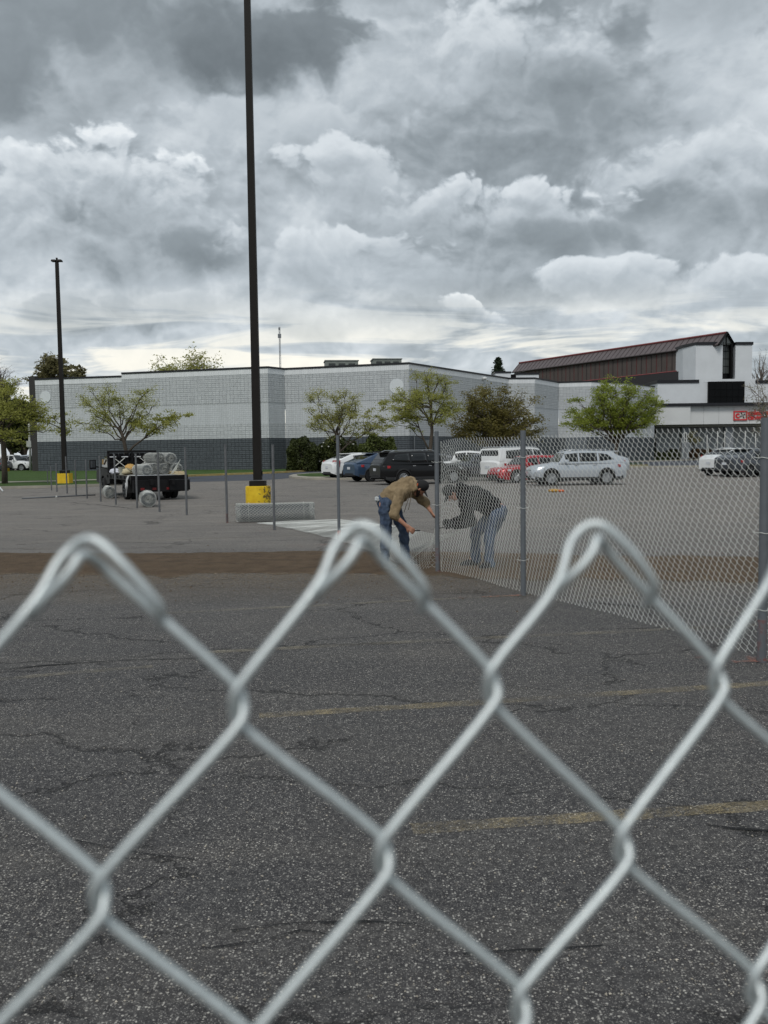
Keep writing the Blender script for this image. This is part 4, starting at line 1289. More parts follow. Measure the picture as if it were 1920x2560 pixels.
for i, (u, vb, vt, lab) in enumerate(bare):
    b = G(u, vb)
    topz = P(u, vt, b.y).z
    t = thing('fence_post', lab, 'post', (b.x, b.y, 0), 0, 'bare fence posts standing across the lot')
    r_ = 0.030
    ti = 0.012 * math.sin(i * 3.1)
    mb = MB(); mb.tube([(0, 0, -0.03), (topz * ti, 0, topz)], r_, 10); mb.obj('pipe', POSTM if i < 1 else POSTF, t, auto=40)
    if i == 2 or i == 0:
        MB().tube([(0, 0, 0.01), (0, 0, 0.22)], r_ + 0.002, 10, cap=False).obj('paint_band', ORANGE if i else m_worn('post_foot_paint', C(200, 110, 84), 0.42, 12, 0.1), t)
# rail lying on the ground
a, b = G(55, 1248), G(238, 1239)
t = thing('fence_rail', 'long thin steel rail lying on the lot behind the far posts', 'rail', (0, 0, 0))
MB().tube([(a.x, a.y, 0.03), ((a.x + b.x) / 2, (a.y + b.y) / 2, 0.035), (b.x, b.y, 0.03)], 0.025, 8).obj('pipe', POSTM, t, smooth=True)
MB().tube([(a.x + (b.x - a.x) * 0.44, a.y + (b.y - a.y) * 0.44, 0.034), (a.x + (b.x - a.x) * 0.46, a.y + (b.y - a.y) * 0.46, 0.034)], 0.036, 8).obj('sleeve', WIRE, t)
a, b = G(-12, 1219), G(7, 1229)
t = thing('fence_rail', 'short pale pipe end on the lot by the left frame edge', 'pipe', (0, 0, 0))
MB().tube([(a.x, a.y, 0.35), (b.x, b.y, 0.03)], 0.035, 8).obj('pipe', simple('pale_pipe', C(196, 200, 200), 0.5), t, smooth=True)

# slim poles, signs, hydrant and utility boxes before the cinema
for k, (u, vt) in enumerate(((1767, 1087), (1793, 1078), (1811, 1078), (1862, 1077), (1888, 1083))):
    b = P(u, 1160, 104)
    t = thing('slim_pole', ('leftmost of the five thin pale poles before the cinema', 'second from the left of the five thin pale poles before the cinema', 'middle one of the five thin pale poles before the cinema', 'fourth from the left of the five thin pale poles before the cinema', 'rightmost of the five thin pale poles, next to the last fence post')[k], 'pole', (b.x, 104, 0), 0, 'thin pale poles before the cinema')
    MB().tube([(0, 0, 0), (0, 0, P(u, vt, 104).z)], 0.055, 6).obj('shaft', simple('pale_pole_paint', C(176, 176, 172), 0.6), t, smooth=True)
def sign_post(u, vt, vb, Y, label, w):
    b = P(u, 1150, Y)
    t = thing('parking_sign', label, 'sign', (b.x, Y, 0), 0, 'small parking signs on posts')
    zt, zb = P(u, vt, Y).z, P(u, vb, Y).z
    MB().tube([(0, 0.04, 0), (0, 0.04, zt)], 0.04, 6).obj('post', simple('sign_post_paint', C(60, 62, 64), 0.6), t)
    MB().box((0, -0.02, (zt + zb) / 2), (w, 0.03, zt - zb)).obj('sign_panel', simple('sign_panel_white', C(178, 180, 176), 0.6), t)
    MB().box((0, -0.038, (zt + zb) / 2), (w * 0.4, 0.006, (zt - zb) * 0.8)).obj('sign_symbol', simple('sign_panel_dark', C(40, 44, 46), 0.6), t)
sign_post(1342, 1089, 1102, 84, 'small white parking sign behind the mesh near the brownish tree', 0.40)
sign_post(1712.5, 1081, 1106, 100, 'tall narrow white sign before the first cinema column', 0.34)
hb = G(1754, 1168)
t = thing('fire_hydrant', 'red fire hydrant on the kerb left of the parked white and grey cars', 'hydrant', (hb.x, hb.y, 0.12))
HR = simple('hydrant_red', C(150, 26, 34), 0.5, 0, 0.12, 6)
MB().lathe([(0.16, 0), (0.16, 0.06), (0.115, 0.07), (0.115, 0.62), (0.15, 0.64), (0.15, 0.70), (0.12, 0.74), (0.09, 0.86), (0.03, 0.92), (0.03, 0.98)], 16).obj('barrel', HR, t, auto=50)
for sx in (-1, 1):
    MB().cyl((sx * 0.1, 0, 0.48), (sx * 0.21, 0, 0.48), 0.055, 10).obj('side_outlet', HR, t, auto=40)
MB().cyl((0, -0.1, 0.45), (0, -0.22, 0.45), 0.075, 12).obj('front_outlet', HR, t, auto=40)
ub = G(1771, 1166)
t = thing('utility_pedestal', 'pale grey utility pedestal between the hydrant and the white parked car', 'utility box', (ub.x, ub.y, 0))
GP = simple('pale_box_paint', C(168, 172, 168), 0.6)
MB().box((0, 0, 0.6), (0.34, 0.3, 1.2)).obj('cabinet', GP, t)
MB().tube([(0.05, 0.2, 0), (0.05, 0.2, 1.75)], 0.05, 8).obj('riser_pipe', GP, t)
# white service pole by the left trees
b = P(76, 1150, 99)
t = thing('service_pole', 'slim white pole with a small camera box by the left corner of the store', 'pole', (b.x, 99, 0))
MB().tube([(0, 0, 0), (0, 0, P(75, 1050, 99).z)], [0.16, 0.12], 8).obj('shaft', simple('white_pole_paint', C(176, 178, 176), 0.6), t, smooth=True)
MB().box((0, -0.1, P(75, 1110, 99).z), (0.55, 0.4, 0.7)).obj('camera_box', GP, t)

# ---------------------------------------------------------------- trees and shrubs
def leaf_cloud(mb, centres, n, sig, size, r, flat=0.6, drop=0.0):
    c = centres[r.integers(0, len(centres), n)]
    p = c + r.normal(0, 1, (n, 3)) * np.array([sig, sig, sig * flat])
    p[:, 2] -= np.abs(r.normal(0, 1, n)) * drop
    a = r.normal(0, 1, (n, 3)); a[:, 2] *= 0.5; a /= np.linalg.norm(a, axis=1)[:, None]
    b = np.cross(a, r.normal(0, 1, (n, 3))); b /= np.linalg.norm(b, axis=1)[:, None]
    s = size * (0.55 + 0.9 * r.random(n))[:, None]
    v = np.stack([p - a * s, p + b * s * 0.45, p + a * s, p - b * s * 0.45], 1)
    f = np.arange(n * 4).reshape(n, 4)
    mb.addn(v.reshape(-1, 3), f)

def limb(mb, p0, p1, r0, r1, r, bow=0.12, seg=7, up=0.0, sides=5):
    p0, p1 = np.asarray(p0, float), np.asarray(p1, float)
    L_ = np.linalg.norm(p1 - p0)
    t = np.linspace(0, 1, seg)[:, None]
    c = p0 * (1 - t) + p1 * t
    off = r.normal(0, 1, 3) * bow * L_; off[2] = abs(off[2]) * 0.3 + up * L_
    c = c + np.sin(PI * t) * off * 0.5
    c[1:-1] += r.normal(0, 0.02 * L_, (seg - 2, 3))
    mb.tube(c, np.linspace(r0, r1, seg), sides)
    return c

def tree(name, label, base, trunk, targets, seed, leafm, n_leaf=7000, leaf=0.085, spread=0.95, sub=5, trunk_r=0.13, depth_y=1.0, cat='tree', group='young trees along the store', flat=0.5, lean=0.0, bark=BARK, sig=0.20, ytargets=None, bare=False, twig=0.55):
    """trunk: list of (x, z) points; targets: (x, z) tips of the main limbs, in metres round the base"""
    r = np.random.default_rng(seed)
    t = thing(name, label, cat, base, 0, group)
    tb = MB()
    tr = np.array([(x_, 0.0, z_) for x_, z_ in trunk])
    tb.tube(tr, np.linspace(trunk_r, trunk_r * 0.6, len(tr)), 8)
    bb = MB()
    tips = []
    for ti, tg in enumerate(targets):
        x_, z_ = tg[0], tg[1]
        y_ = tg[2] if len(tg) > 2 else r.uniform(-1, 1) * depth_y * (0.4 + 0.6 * min(1, abs(x_)))
        # leave the trunk somewhere in its upper half
        k = r.uniform(0.55, 1.0)
        i = k * (len(tr) - 1); i0 = int(min(i, len(tr) - 2)); p0 = tr[i0] * (1 - (i - i0)) + tr[i0 + 1] * (i - i0)
        c = limb(bb, p0, (x_, y_, z_), trunk_r * 0.36, 0.012, r, 0.12, 9, 0.05)
        Lm = np.linalg.norm(c[-1] - c[0])
        for s_ in range(sub):
            q = r.uniform(0.35, 1.0)
            i = q * 8; i0 = int(min(i, 7)); s0 = c[i0] * (1 - (i - i0)) + c[i0 + 1] * (i - i0)
            d = c[-1] - c[0]; d = d / np.linalg.norm(d)
            dd = d * 0.7 + r.normal(0, 0.75, 3) * np.array([1, 1, flat]); dd[2] += 0.12
            dd /= np.linalg.norm(dd)
            l2 = spread * r.uniform(0.4, 1.0) * (1.1 - 0.4 * q)
            c2 = limb(bb, s0, s0 + dd * l2, 0.022, 0.008, r, 0.18, 6, 0.03, 4)
            for w_ in range(3):
                j = r.integers(2, 6)
                dd3 = dd * 0.6 + r.normal(0, 0.8, 3) * np.array([1, 1, flat]); dd3 /= np.linalg.norm(dd3)
                c3 = limb(bb, c2[j], c2[j] + dd3 * twig * r.uniform(0.4, 1.0), 0.010, 0.004, r, 0.2, 4, 0, 3)
                tips.append(c3[1:])
            tips.append(c2[3:])
    tips = np.concatenate(tips)
    tb.obj('trunk', bark, t, smooth=True)
    bb.obj('branches', bark, t, smooth=True, fix=False)
    if not bare:
        cb = MB()
        leaf_cloud(cb, tips, n_leaf, sig, leaf, r, 0.45)
        cb.obj('crown', leafm, t, fix=False)
    return t
LF1 = m_leaf('fresh_leaf', C(132, 136, 60), C(176, 176, 98), 0.45)
LF2 = m_leaf('fresh_leaf_yellow', C(136, 138, 70), C(180, 178, 110), 0.45)
LF3 = m_leaf('bright_green_leaf', C(112, 128, 40), C(156, 164, 72), 0.4)
LF4 = m_leaf('olive_brown_leaf', C(88, 86, 40), C(130, 120, 64), 0.3)
LF5 = m_leaf('dark_shrub_leaf', C(40, 48, 22), C(72, 80, 38), 0.15)
LF6 = m_leaf('evergreen_leaf', C(26, 38, 24), C(44, 58, 34), 0.1)
LF7 = m_leaf('budding_leaf', C(96, 94, 62), C(130, 124, 84), 0.3)

def rel(u, v, Y, X0):                            # picture point -> (x, z) round a tree's base
    p = P(u, v, Y)
    return (p.x - X0, p.z)
def tree_at(name, label, u, Y, trunk, tips, **k):
    X0 = P(u, 1150, Y).x
    tr = [rel(a, b, Y, X0) for a, b in trunk]
    tr[0] = (tr[0][0], 0.0)
    tg = [rel(a, b, Y, X0) for a, b in tips]
    return tree(name, label, (X0, Y, 0), tr, tg, **k)
# left frame edge tree
tree_at('honey_locust', 'leafy green tree with single trunk at the left frame edge', 12, 52,
        [(12, 1211), (11, 1150), (8, 1105), (4, 1070), (0, 1040)],
        [(-60, 1010), (-40, 965), (10, 960), (55, 968), (70, 1000), (110, 1035), (160, 1060), (175, 1078), (90, 1075), (40, 1010), (-20, 1050), (120, 1062), (60, 1045), (30, 1090), (-60, 1080), (85, 1015), (20, 985), (60, 1100), (5, 1020)],
        seed=21, leafm=LF1, n_leaf=10500, leaf=0.065, spread=0.9, sub=6, trunk_r=0.19, depth_y=2.2)
tree_at('honey_locust', 'wide sparse spring tree rising behind the flatbed truck', 317, 57,
        [(317, 1200), (315, 1128), (308, 1095), (298, 1068)],
        [(197, 1000), (225, 978), (255, 990), (280, 985), (300, 1000), (345, 988), (372, 985), (380, 1012), (350, 1020), (230, 1030), (222, 1062), (245, 1075), (290, 1030), (330, 1055)],
        seed=5, leafm=LF1, n_leaf=9500, leaf=0.050, spread=0.9, sub=6, trunk_r=0.15, depth_y=1.3, sig=0.20)
# its long right-hand limb starts low, modelled as a second stem of the same tree
def extra_limb(t, u0, v0, Y, path, tips, seed, leafm, n):
    r = np.random.default_rng(seed)
    X0 = t.location.x
    bb = MB()
    pth = np.array([(rel(a, b, Y, X0)[0], 0.0, rel(a, b, Y, X0)[1]) for a, b in path])
    bb.tube(pth, np.linspace(0.085, 0.025, len(pth)), 6)
    cs = []
    for (a, b) in tips:
        x_, z_ = rel(a, b, Y, X0)
        i = r.integers(max(1, len(pth) - 3), len(pth))
        c = limb(bb, pth[i], (x_, r.uniform(-0.9, 0.9), z_), 0.03, 0.010, r, 0.15, 7, 0.04, 4)
        for k in range(6):
            q = r.integers(2, 7); d = r.normal(0, 0.35, 3); d[2] *= 0.5
            c3 = limb(bb, c[q], c[q] + d * 1.2, 0.012, 0.004, r, 0.2, 4, 0, 3); cs.append(c3[1:])
    cs = np.concatenate(cs)
    bb.obj('low_limb', BARK, t, smooth=True, fix=False)
    cb = MB(); leaf_cloud(cb, cs, n, 0.14, 0.062, r, 0.45); cb.obj('crown', leafm, t, fix=False)
trk_tree = [o for o in COL.objects if o.name.startswith('honey_locust') and 'flatbed' in o.get('label', '')][0]
extra_limb(trk_tree, 317, 1128, 57, [(317, 1135), (335, 1115), (358, 1098), (385, 1075), (405, 1062)], [(465, 1036), (450, 1045), (420, 1048), (430, 1060), (395, 1040), (440, 1030), (375, 1055), (360, 1062)], 8, LF1, 3000)
tree_at('honey_locust', 'small flat-topped spring tree above the white and blue parked cars', 849, 61,
        [(849, 1195), (848, 1130), (846, 1105), (838, 1080)],
        [(768, 1000), (775, 1035), (800, 985), (830, 985), (865, 975), (895, 985), (890, 1010), (845, 1015), (800, 1060), (785, 1075), (850, 1040), (880, 1045), (815, 1025)],
        seed=13, leafm=LF2, n_leaf=9000, leaf=0.050, spread=0.85, sub=6, trunk_r=0.14, depth_y=1.2, sig=0.19)
t2 = [o for o in COL.objects if 'flat-topped' in o.get('label', '')][0]
extra_limb(t2, 849, 1128, 61, [(849, 1132), (868, 1112), (895, 1095), (920, 1080)], [(955, 1050), (945, 1040), (915, 1035), (930, 1062), (900, 1045), (960, 1062)], 18, LF2, 2400)
tree_at('honey_locust', 'taller forked spring tree right of the flat-topped one, above the end post', 1077, 60,
        [(1077, 1195), (1076, 1120), (1080, 1080), (1078, 1040), (1076, 1000)],
        [(1060, 925), (1040, 925), (1090, 935), (1110, 955), (1035, 965), (1070, 950), (1130, 985), (1145, 1010), (1120, 1035), (1000, 990), (960, 1000), (950, 1025), (985, 1030), (1020, 1000), (1090, 1000), (1055, 985), (1150, 1030), (1100, 1055), (970, 1055), (1030, 1040)],
        seed=33, leafm=LF1, n_leaf=14500, leaf=0.052, spread=0.9, sub=6, trunk_r=0.14, depth_y=1.7, sig=0.20)
t3 = [o for o in COL.objects if 'taller forked' in o.get('label', '')][0]
extra_limb(t3, 1065, 1110, 60, [(1074, 1130), (1060, 1100), (1048, 1070), (1040, 1040)], [(960, 1010), (985, 1040), (1000, 1050), (950, 1040), (1015, 1010)], 4, LF1, 1800)
# brownish dense tree
def round_tips(u, v, ru, rv, n, seed, low=-0.75):
    r = np.random.default_rng(seed); out = []
    for i in range(n):
        a = PI * (low * 0.2) + (i + 0.5) / n * PI * (1 - low * 0.4)
        k = r.uniform(0.72, 1.0)
        out.append((u + ru * math.cos(a) * k, v - rv * math.sin(a) * k))
    for i in range(n // 2):
        a = r.uniform(0, 2 * PI); k = r.uniform(0, 0.6)
        out.append((u + ru * math.cos(a) * k, v - rv * math.sin(a) * k))
    return out
tree_at('crab_apple', 'dense olive-brown tree behind the fence mesh, between two green trees', 1240, 66,
        [(1240, 1188), (1238, 1140), (1236, 1110)], round_tips(1238, 1050, 108, 78, 26, 3) + [(1140, 1080), (1340, 1085), (1345, 1050), (1180, 970), (1215, 968)],
        seed=41, leafm=LF4, n_leaf=26000, leaf=0.075, spread=1.2, sub=7, trunk_r=0.2, depth_y=2.6, group='trees before the cinema', sig=0.22)
tree_at('crab_apple', 'bright green round tree in front of the cinema wall', 1542, 86,
        [(1542, 1172), (1541, 1120), (1540, 1090)], round_tips(1533, 1040, 108, 78, 26, 6) + [(1420, 1035), (1430, 1060), (1655, 1000), (1650, 1012), (1640, 1040), (1510, 962), (1545, 958), (1575, 970)],
        seed=51, leafm=LF3, n_leaf=26000, leaf=0.09, spread=1.4, sub=7, trunk_r=0.24, depth_y=3.0, group='trees before the cinema', sig=0.25)
tree_at('maple', 'twiggy budding tree cut off by the right frame edge before the sign', 1950, 60,
        [(1950, 1195), (1945, 1120), (1940, 1060)], [(1868, 958), (1880, 975), (1890, 950), (1900, 985), (1872, 1010), (1885, 1035), (1900, 1060), (1880, 1075), (1915, 940), (1930, 1000), (1960, 950), (1990, 980), (2010, 1020), (1910, 1020)],
        seed=61, leafm=LF7, n_leaf=1500, leaf=0.05, spread=0.8, sub=6, trunk_r=0.14, depth_y=1.4, bark=BARKG, group='budding trees at the edges')
# beyond the buildings
def far_tree(label, u, Y, vtop, vbase, wpx, seed, leafm, n, leaf, name='distant_tree', bare=False, trunk_r=0.35, sub=6):
    X0 = P(u, 1150, Y).x
    ztop, zb = P(u, vtop, Y).z, P(u, vbase, Y).z
    rr = wpx / 2 / FPX * Y
    r = np.random.default_rng(seed)
    tg = []
    for i in range(26):
        a = r.uniform(-0.15, PI + 0.15); k = r.uniform(0.45, 1)
        tg.append((rr * math.cos(a) * k, zb + (ztop - zb) * (0.15 + 0.85 * abs(math.sin(a)) * k)))
    return tree(name, label, (X0, Y, 0), [(0, 0), (0.1, zb * 0.5), (0, zb), (0.1, zb + (ztop - zb) * 0.35)], tg, seed, leafm, n, leaf, spread=rr * 0.42, sub=sub, trunk_r=trunk_r, depth_y=rr * 0.7, group='trees beyond the buildings', sig=rr * 0.075, bare=bare, twig=rr * 0.22, bark=BARKG if bare else BARK)
far_tree('budding tree showing over the left end of the store roof', 142, 150, 894, 960, 118, 71, LF7, 6000, 0.22)
far_tree('half-bare treetop just right of it over the left roof, smaller', 203, 155, 912, 960, 40, 72, LF7, 1800, 0.2)
far_tree('pale green treetop over the store roof left of the tall pole', 478, 150, 897, 955, 190, 73, LF2, 3600, 0.20)
far_tree('faint bare treetop over the roof just right of the tall pole', 655, 170, 912, 950, 50, 79, LF7, 500, 0.16, bare=True)
far_tree('bare grey tree behind the dark trees at the left edge', 10, 150, 900, 980, 110, 74, LF7, 10, 0.1, bare=True, sub=9)
far_tree('bare tall tree right of the cinema tower', 1898, 175, 862, 980, 60, 75, LF7, 10, 0.1, bare=True, sub=10)
far_tree('bare tall tree at the right frame edge beyond the cinema', 1930, 172, 868, 985, 50, 76, LF7, 10, 0.1, bare=True, sub=10)
far_tree('large dark leafy tree behind the left parked cars', 30, 125, 945, 1130, 150, 77, LF5, 16000, 0.30, trunk_r=0.4)
far_tree('second dark leafy tree farther left behind the parked cars', -60, 128, 950, 1130, 160, 78, LF5, 12000, 0.30, trunk_r=0.4)
far_tree('low dark shrubby tree against the left corner of the store', 62, 118, 985, 1140, 90, 80, LF5, 12000, 0.26, trunk_r=0.3)
# conifer
def conifer(label, u, Y, vtop, vbase, wpx):
    X0 = P(u, 1150, Y).x; zt, zb = P(u, vtop, Y).z, P(u, vbase, Y).z; rr = wpx / 2 / FPX * Y
    t = thing('evergreen_tree', label, 'tree', (X0, Y, 0), 0, 'trees beyond the buildings')
    MB().tube([(0, 0, 0), (0, 0, zt)], [0.3, 0.05], 7).obj('trunk', BARK, t, smooth=True)
    r = np.random.default_rng(9)
    c = []
    z_ = zb - 5
    while z_ < zt:
        k = max(0.06, min(1.0, (zt - z_) / (zt - zb) * 1.15)) ** 0.7
        for q in range(9):
            a = r.uniform(0, 6.28); l_ = rr * k * r.uniform(0.5, 1.05)
            for w_ in np.linspace(0.3, 1, 4): c.append((l_ * w_ * math.cos(a), l_ * w_ * math.sin(a), z_ - 0.25 * l_ * w_ + r.normal(0, 0.1)))
        z_ += 0.35
    cb = MB(); leaf_cloud(cb, np.array(c), 6000, 0.16, 0.2, r, 0.6); cb.obj('crown', LF6, t, fix=False)
conifer('dark evergreen showing over the roof left of the brown ridge', 1246, 140, 895, 940, 44)

# clipped shrubs along the store wall
def shrub(label, u0, u1, vt, vb, Y, seed, leafm, dens=1.0, name='shrub', flowers=0, group='clipped shrubs along the store wall'):
    a, b = P(u0, vt, Y), P(u1, vb, Y)
    w = (b.x - a.x) / 2; h = a.z
    t = thing(name, label, 'shrub', ((a.x + b.x) / 2, Y, 0), 0, group)
    r = np.random.default_rng(seed)
    n = int(6500 * dens)
    # leaves through a lumpy dome
    d = r.normal(0, 1, (n, 3)); d[:, 2] = np.abs(d[:, 2]); d /= np.linalg.norm(d, axis=1)[:, None]
    lump = 1 + 0.07 * np.sin(d[:, 0] * 9 + seed) + 0.06 * np.sin(d[:, 1] * 8) + 0.05 * np.sin(d[:, 2] * 11 + d[:, 0] * 5)
    p = np.sign(d) * np.abs(d) ** 0.75
    rad = lump * (1 - 0.16 * r.random(n) ** 2)
    p = p * rad[:, None] * np.array([w, min(w, 1.6), h]) * 0.93
    a_ = r.normal(0, 1, (n, 3)); a_ /= np.linalg.norm(a_, axis=1)[:, None]
    b_ = np.cross(a_, r.normal(0, 1, (n, 3))); b_ /= np.linalg.norm(b_, axis=1)[:, None]
    s = 0.11 * (0.6 + 0.8 * r.random(n))[:, None]
    v = np.stack([p - a_ * s, p + b_ * s * 0.6, p + a_ * s, p - b_ * s * 0.6], 1).reshape(-1, 3)
    mb = MB(); mb.addn(v, np.arange(n * 4).reshape(n, 4)); mb.obj('foliage', leafm, t, fix=False)
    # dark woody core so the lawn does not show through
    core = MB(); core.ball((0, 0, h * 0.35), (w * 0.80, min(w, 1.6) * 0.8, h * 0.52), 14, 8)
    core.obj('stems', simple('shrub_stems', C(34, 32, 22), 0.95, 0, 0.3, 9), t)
    if flowers:
        q = r.integers(0, n, flowers)
        mb = MB()
        for i in q: mb.box(p[i] * 1.03, (0.10, 0.10, 0.10), r.uniform(0, 3))
        mb.obj('blossom', simple('white_blossom', C(200, 200, 192), 0.8), t)
YH = 80
shrub('big rounded dark shrub left of the parked white car, against the wall', 712, 800, 1090, 1172, 80, 1, LF5, 1.4)
shrub('rounded dark shrub with white blossom behind the white car', 790, 905, 1088, 1172, 81, 2, LF5, 1.4, flowers=60)
shrub('clipped round shrub behind the black car, before the wall', 893, 1003, 1084, 1172, 79, 3, m_leaf('clipped_shrub_leaf', C(52, 62, 26), C(88, 98, 44), 0.15), 1.4)
for i, (u0, u1, vt) in enumerate(((1590, 1660, 1124), (1655, 1720, 1122), (1715, 1790, 1120), (1785, 1860, 1122), (1855, 1935, 1121))):
    shrub(('low hedge shrub before the cinema, leftmost of five', 'low hedge shrub left of the first cinema column', 'low reddish hedge shrub right of the first cinema column', 'low hedge shrub behind the hydrant', 'low hedge shrub behind the parked white car roof')[i], u0, u1, vt, 1146, 127.0, 20 + i, LF5 if i != 2 else m_leaf('reddish_shrub_leaf', C(66, 46, 34), C(90, 70, 44), 0.15), 0.35, group='low hedge before the cinema')
tree_at('sapling', 'small sapling before the cinema storefront', 1734, 118, [(1734, 1150), (1734, 1110)], [(1724, 1090), (1734, 1084), (1744, 1092), (1728, 1100), (1742, 1104)], seed=90, leafm=LF7, n_leaf=700, leaf=0.10, spread=0.5, sub=3, trunk_r=0.06, depth_y=0.4, group='saplings')

# ---------------------------------------------------------------- parked cars
def paint(name, c, metal=0.2, coat=0.7, spec=0.5):
    m = Mat(name, 0.32, metal, spec)
    n = m.noise(m.coord(), 0.8, 3)
    m.color(m.mix(m.rng(n, 0.3, 0.7), tuple(x * 0.92 for x in c[:3]) + (1,), c))
    m.b.inputs['Coat Weight'].default_value = coat; m.b.inputs['Coat Roughness'].default_value = 0.05
    return m.m
CGLASS = simple('car_glass', C(20, 24, 26), 0.06, 0, 0.2, 1.0)
TYRE = simple('tyre_rubber', C(20, 20, 20), 0.9, 0, 0.2, 9)
RIM = simple('alloy_rim', C(170, 172, 174), 0.35, 0.7, 0.1, 5)
RIMD = simple('dark_alloy_rim', C(60, 62, 64), 0.4, 0.6, 0.1, 5)
CLAD = simple('black_cladding', C(26, 27, 28), 0.7, 0, 0.15, 6)
CHROME = simple('bright_trim', C(200, 202, 204), 0.2, 0.9, 0.05, 3)
TAIL = simple('tail_lamp_red', C(150, 22, 26), 0.2, 0, 0.1, 5)
HEAD = simple('head_lamp_glass', C(190, 196, 200), 0.12, 0.3, 0.1, 5)
PLATE = simple('licence_plate', C(196, 200, 206), 0.5, 0, 0.05, 20)

def wheel_meshes():
    out = {}
    mb = MB(); R_, w = 0.36, 0.115
    mb.lathe([(0.235, -w), (R_ - 0.03, -w), (R_, -w + 0.03), (R_, w - 0.03), (R_ - 0.03, w), (0.235, w)], 28, 'y', closed=True)
    me = mb.mesh('tyre', True); me.materials.append(TYRE); me.set_sharp_from_angle(angle=R(40)); out['tyre'] = me
    for nm, mt, k in (('rim', RIM, 10), ('rim_dark', RIMD, 5)):
        mb = MB()
        mb.lathe([(0.24, -w * 0.9), (0.24, w * 0.95), (0.215, w * 0.98), (0.205, w * 0.5), (0.20, -w * 0.9)], 28, 'y', closed=True)
        mb.lathe([(0.0, w * 0.1), (0.205, w * 0.1), (0.205, w * 0.0), (0.0, w * 0.0)], 20, 'y')
        for i in range(k):
            a = 2 * PI * i / k
            ca, sa = math.cos(a), math.sin(a)
            for q in (-0.10, 0.10) if k == 5 else (0,):
                a2 = a + q
                mb.tube([(0.03 * math.cos(a), w * 0.72, 0.03 * math.sin(a)), (0.21 * math.cos(a2), w * 0.9, 0.21 * math.sin(a2))], [0.022, 0.015], 4)
        mb.lathe([(0.0, w * 0.9), (0.045, w * 0.88), (0.05, w * 0.5), (0.0, w * 0.5)], 12, 'y')
        me = mb.mesh('rim', False); me.materials.append(mt); out[nm] = me
    return out
WM = wheel_meshes()
DISC = simple('wheel_well_dark', C(8, 8, 8), 0.95, spec=0.1)

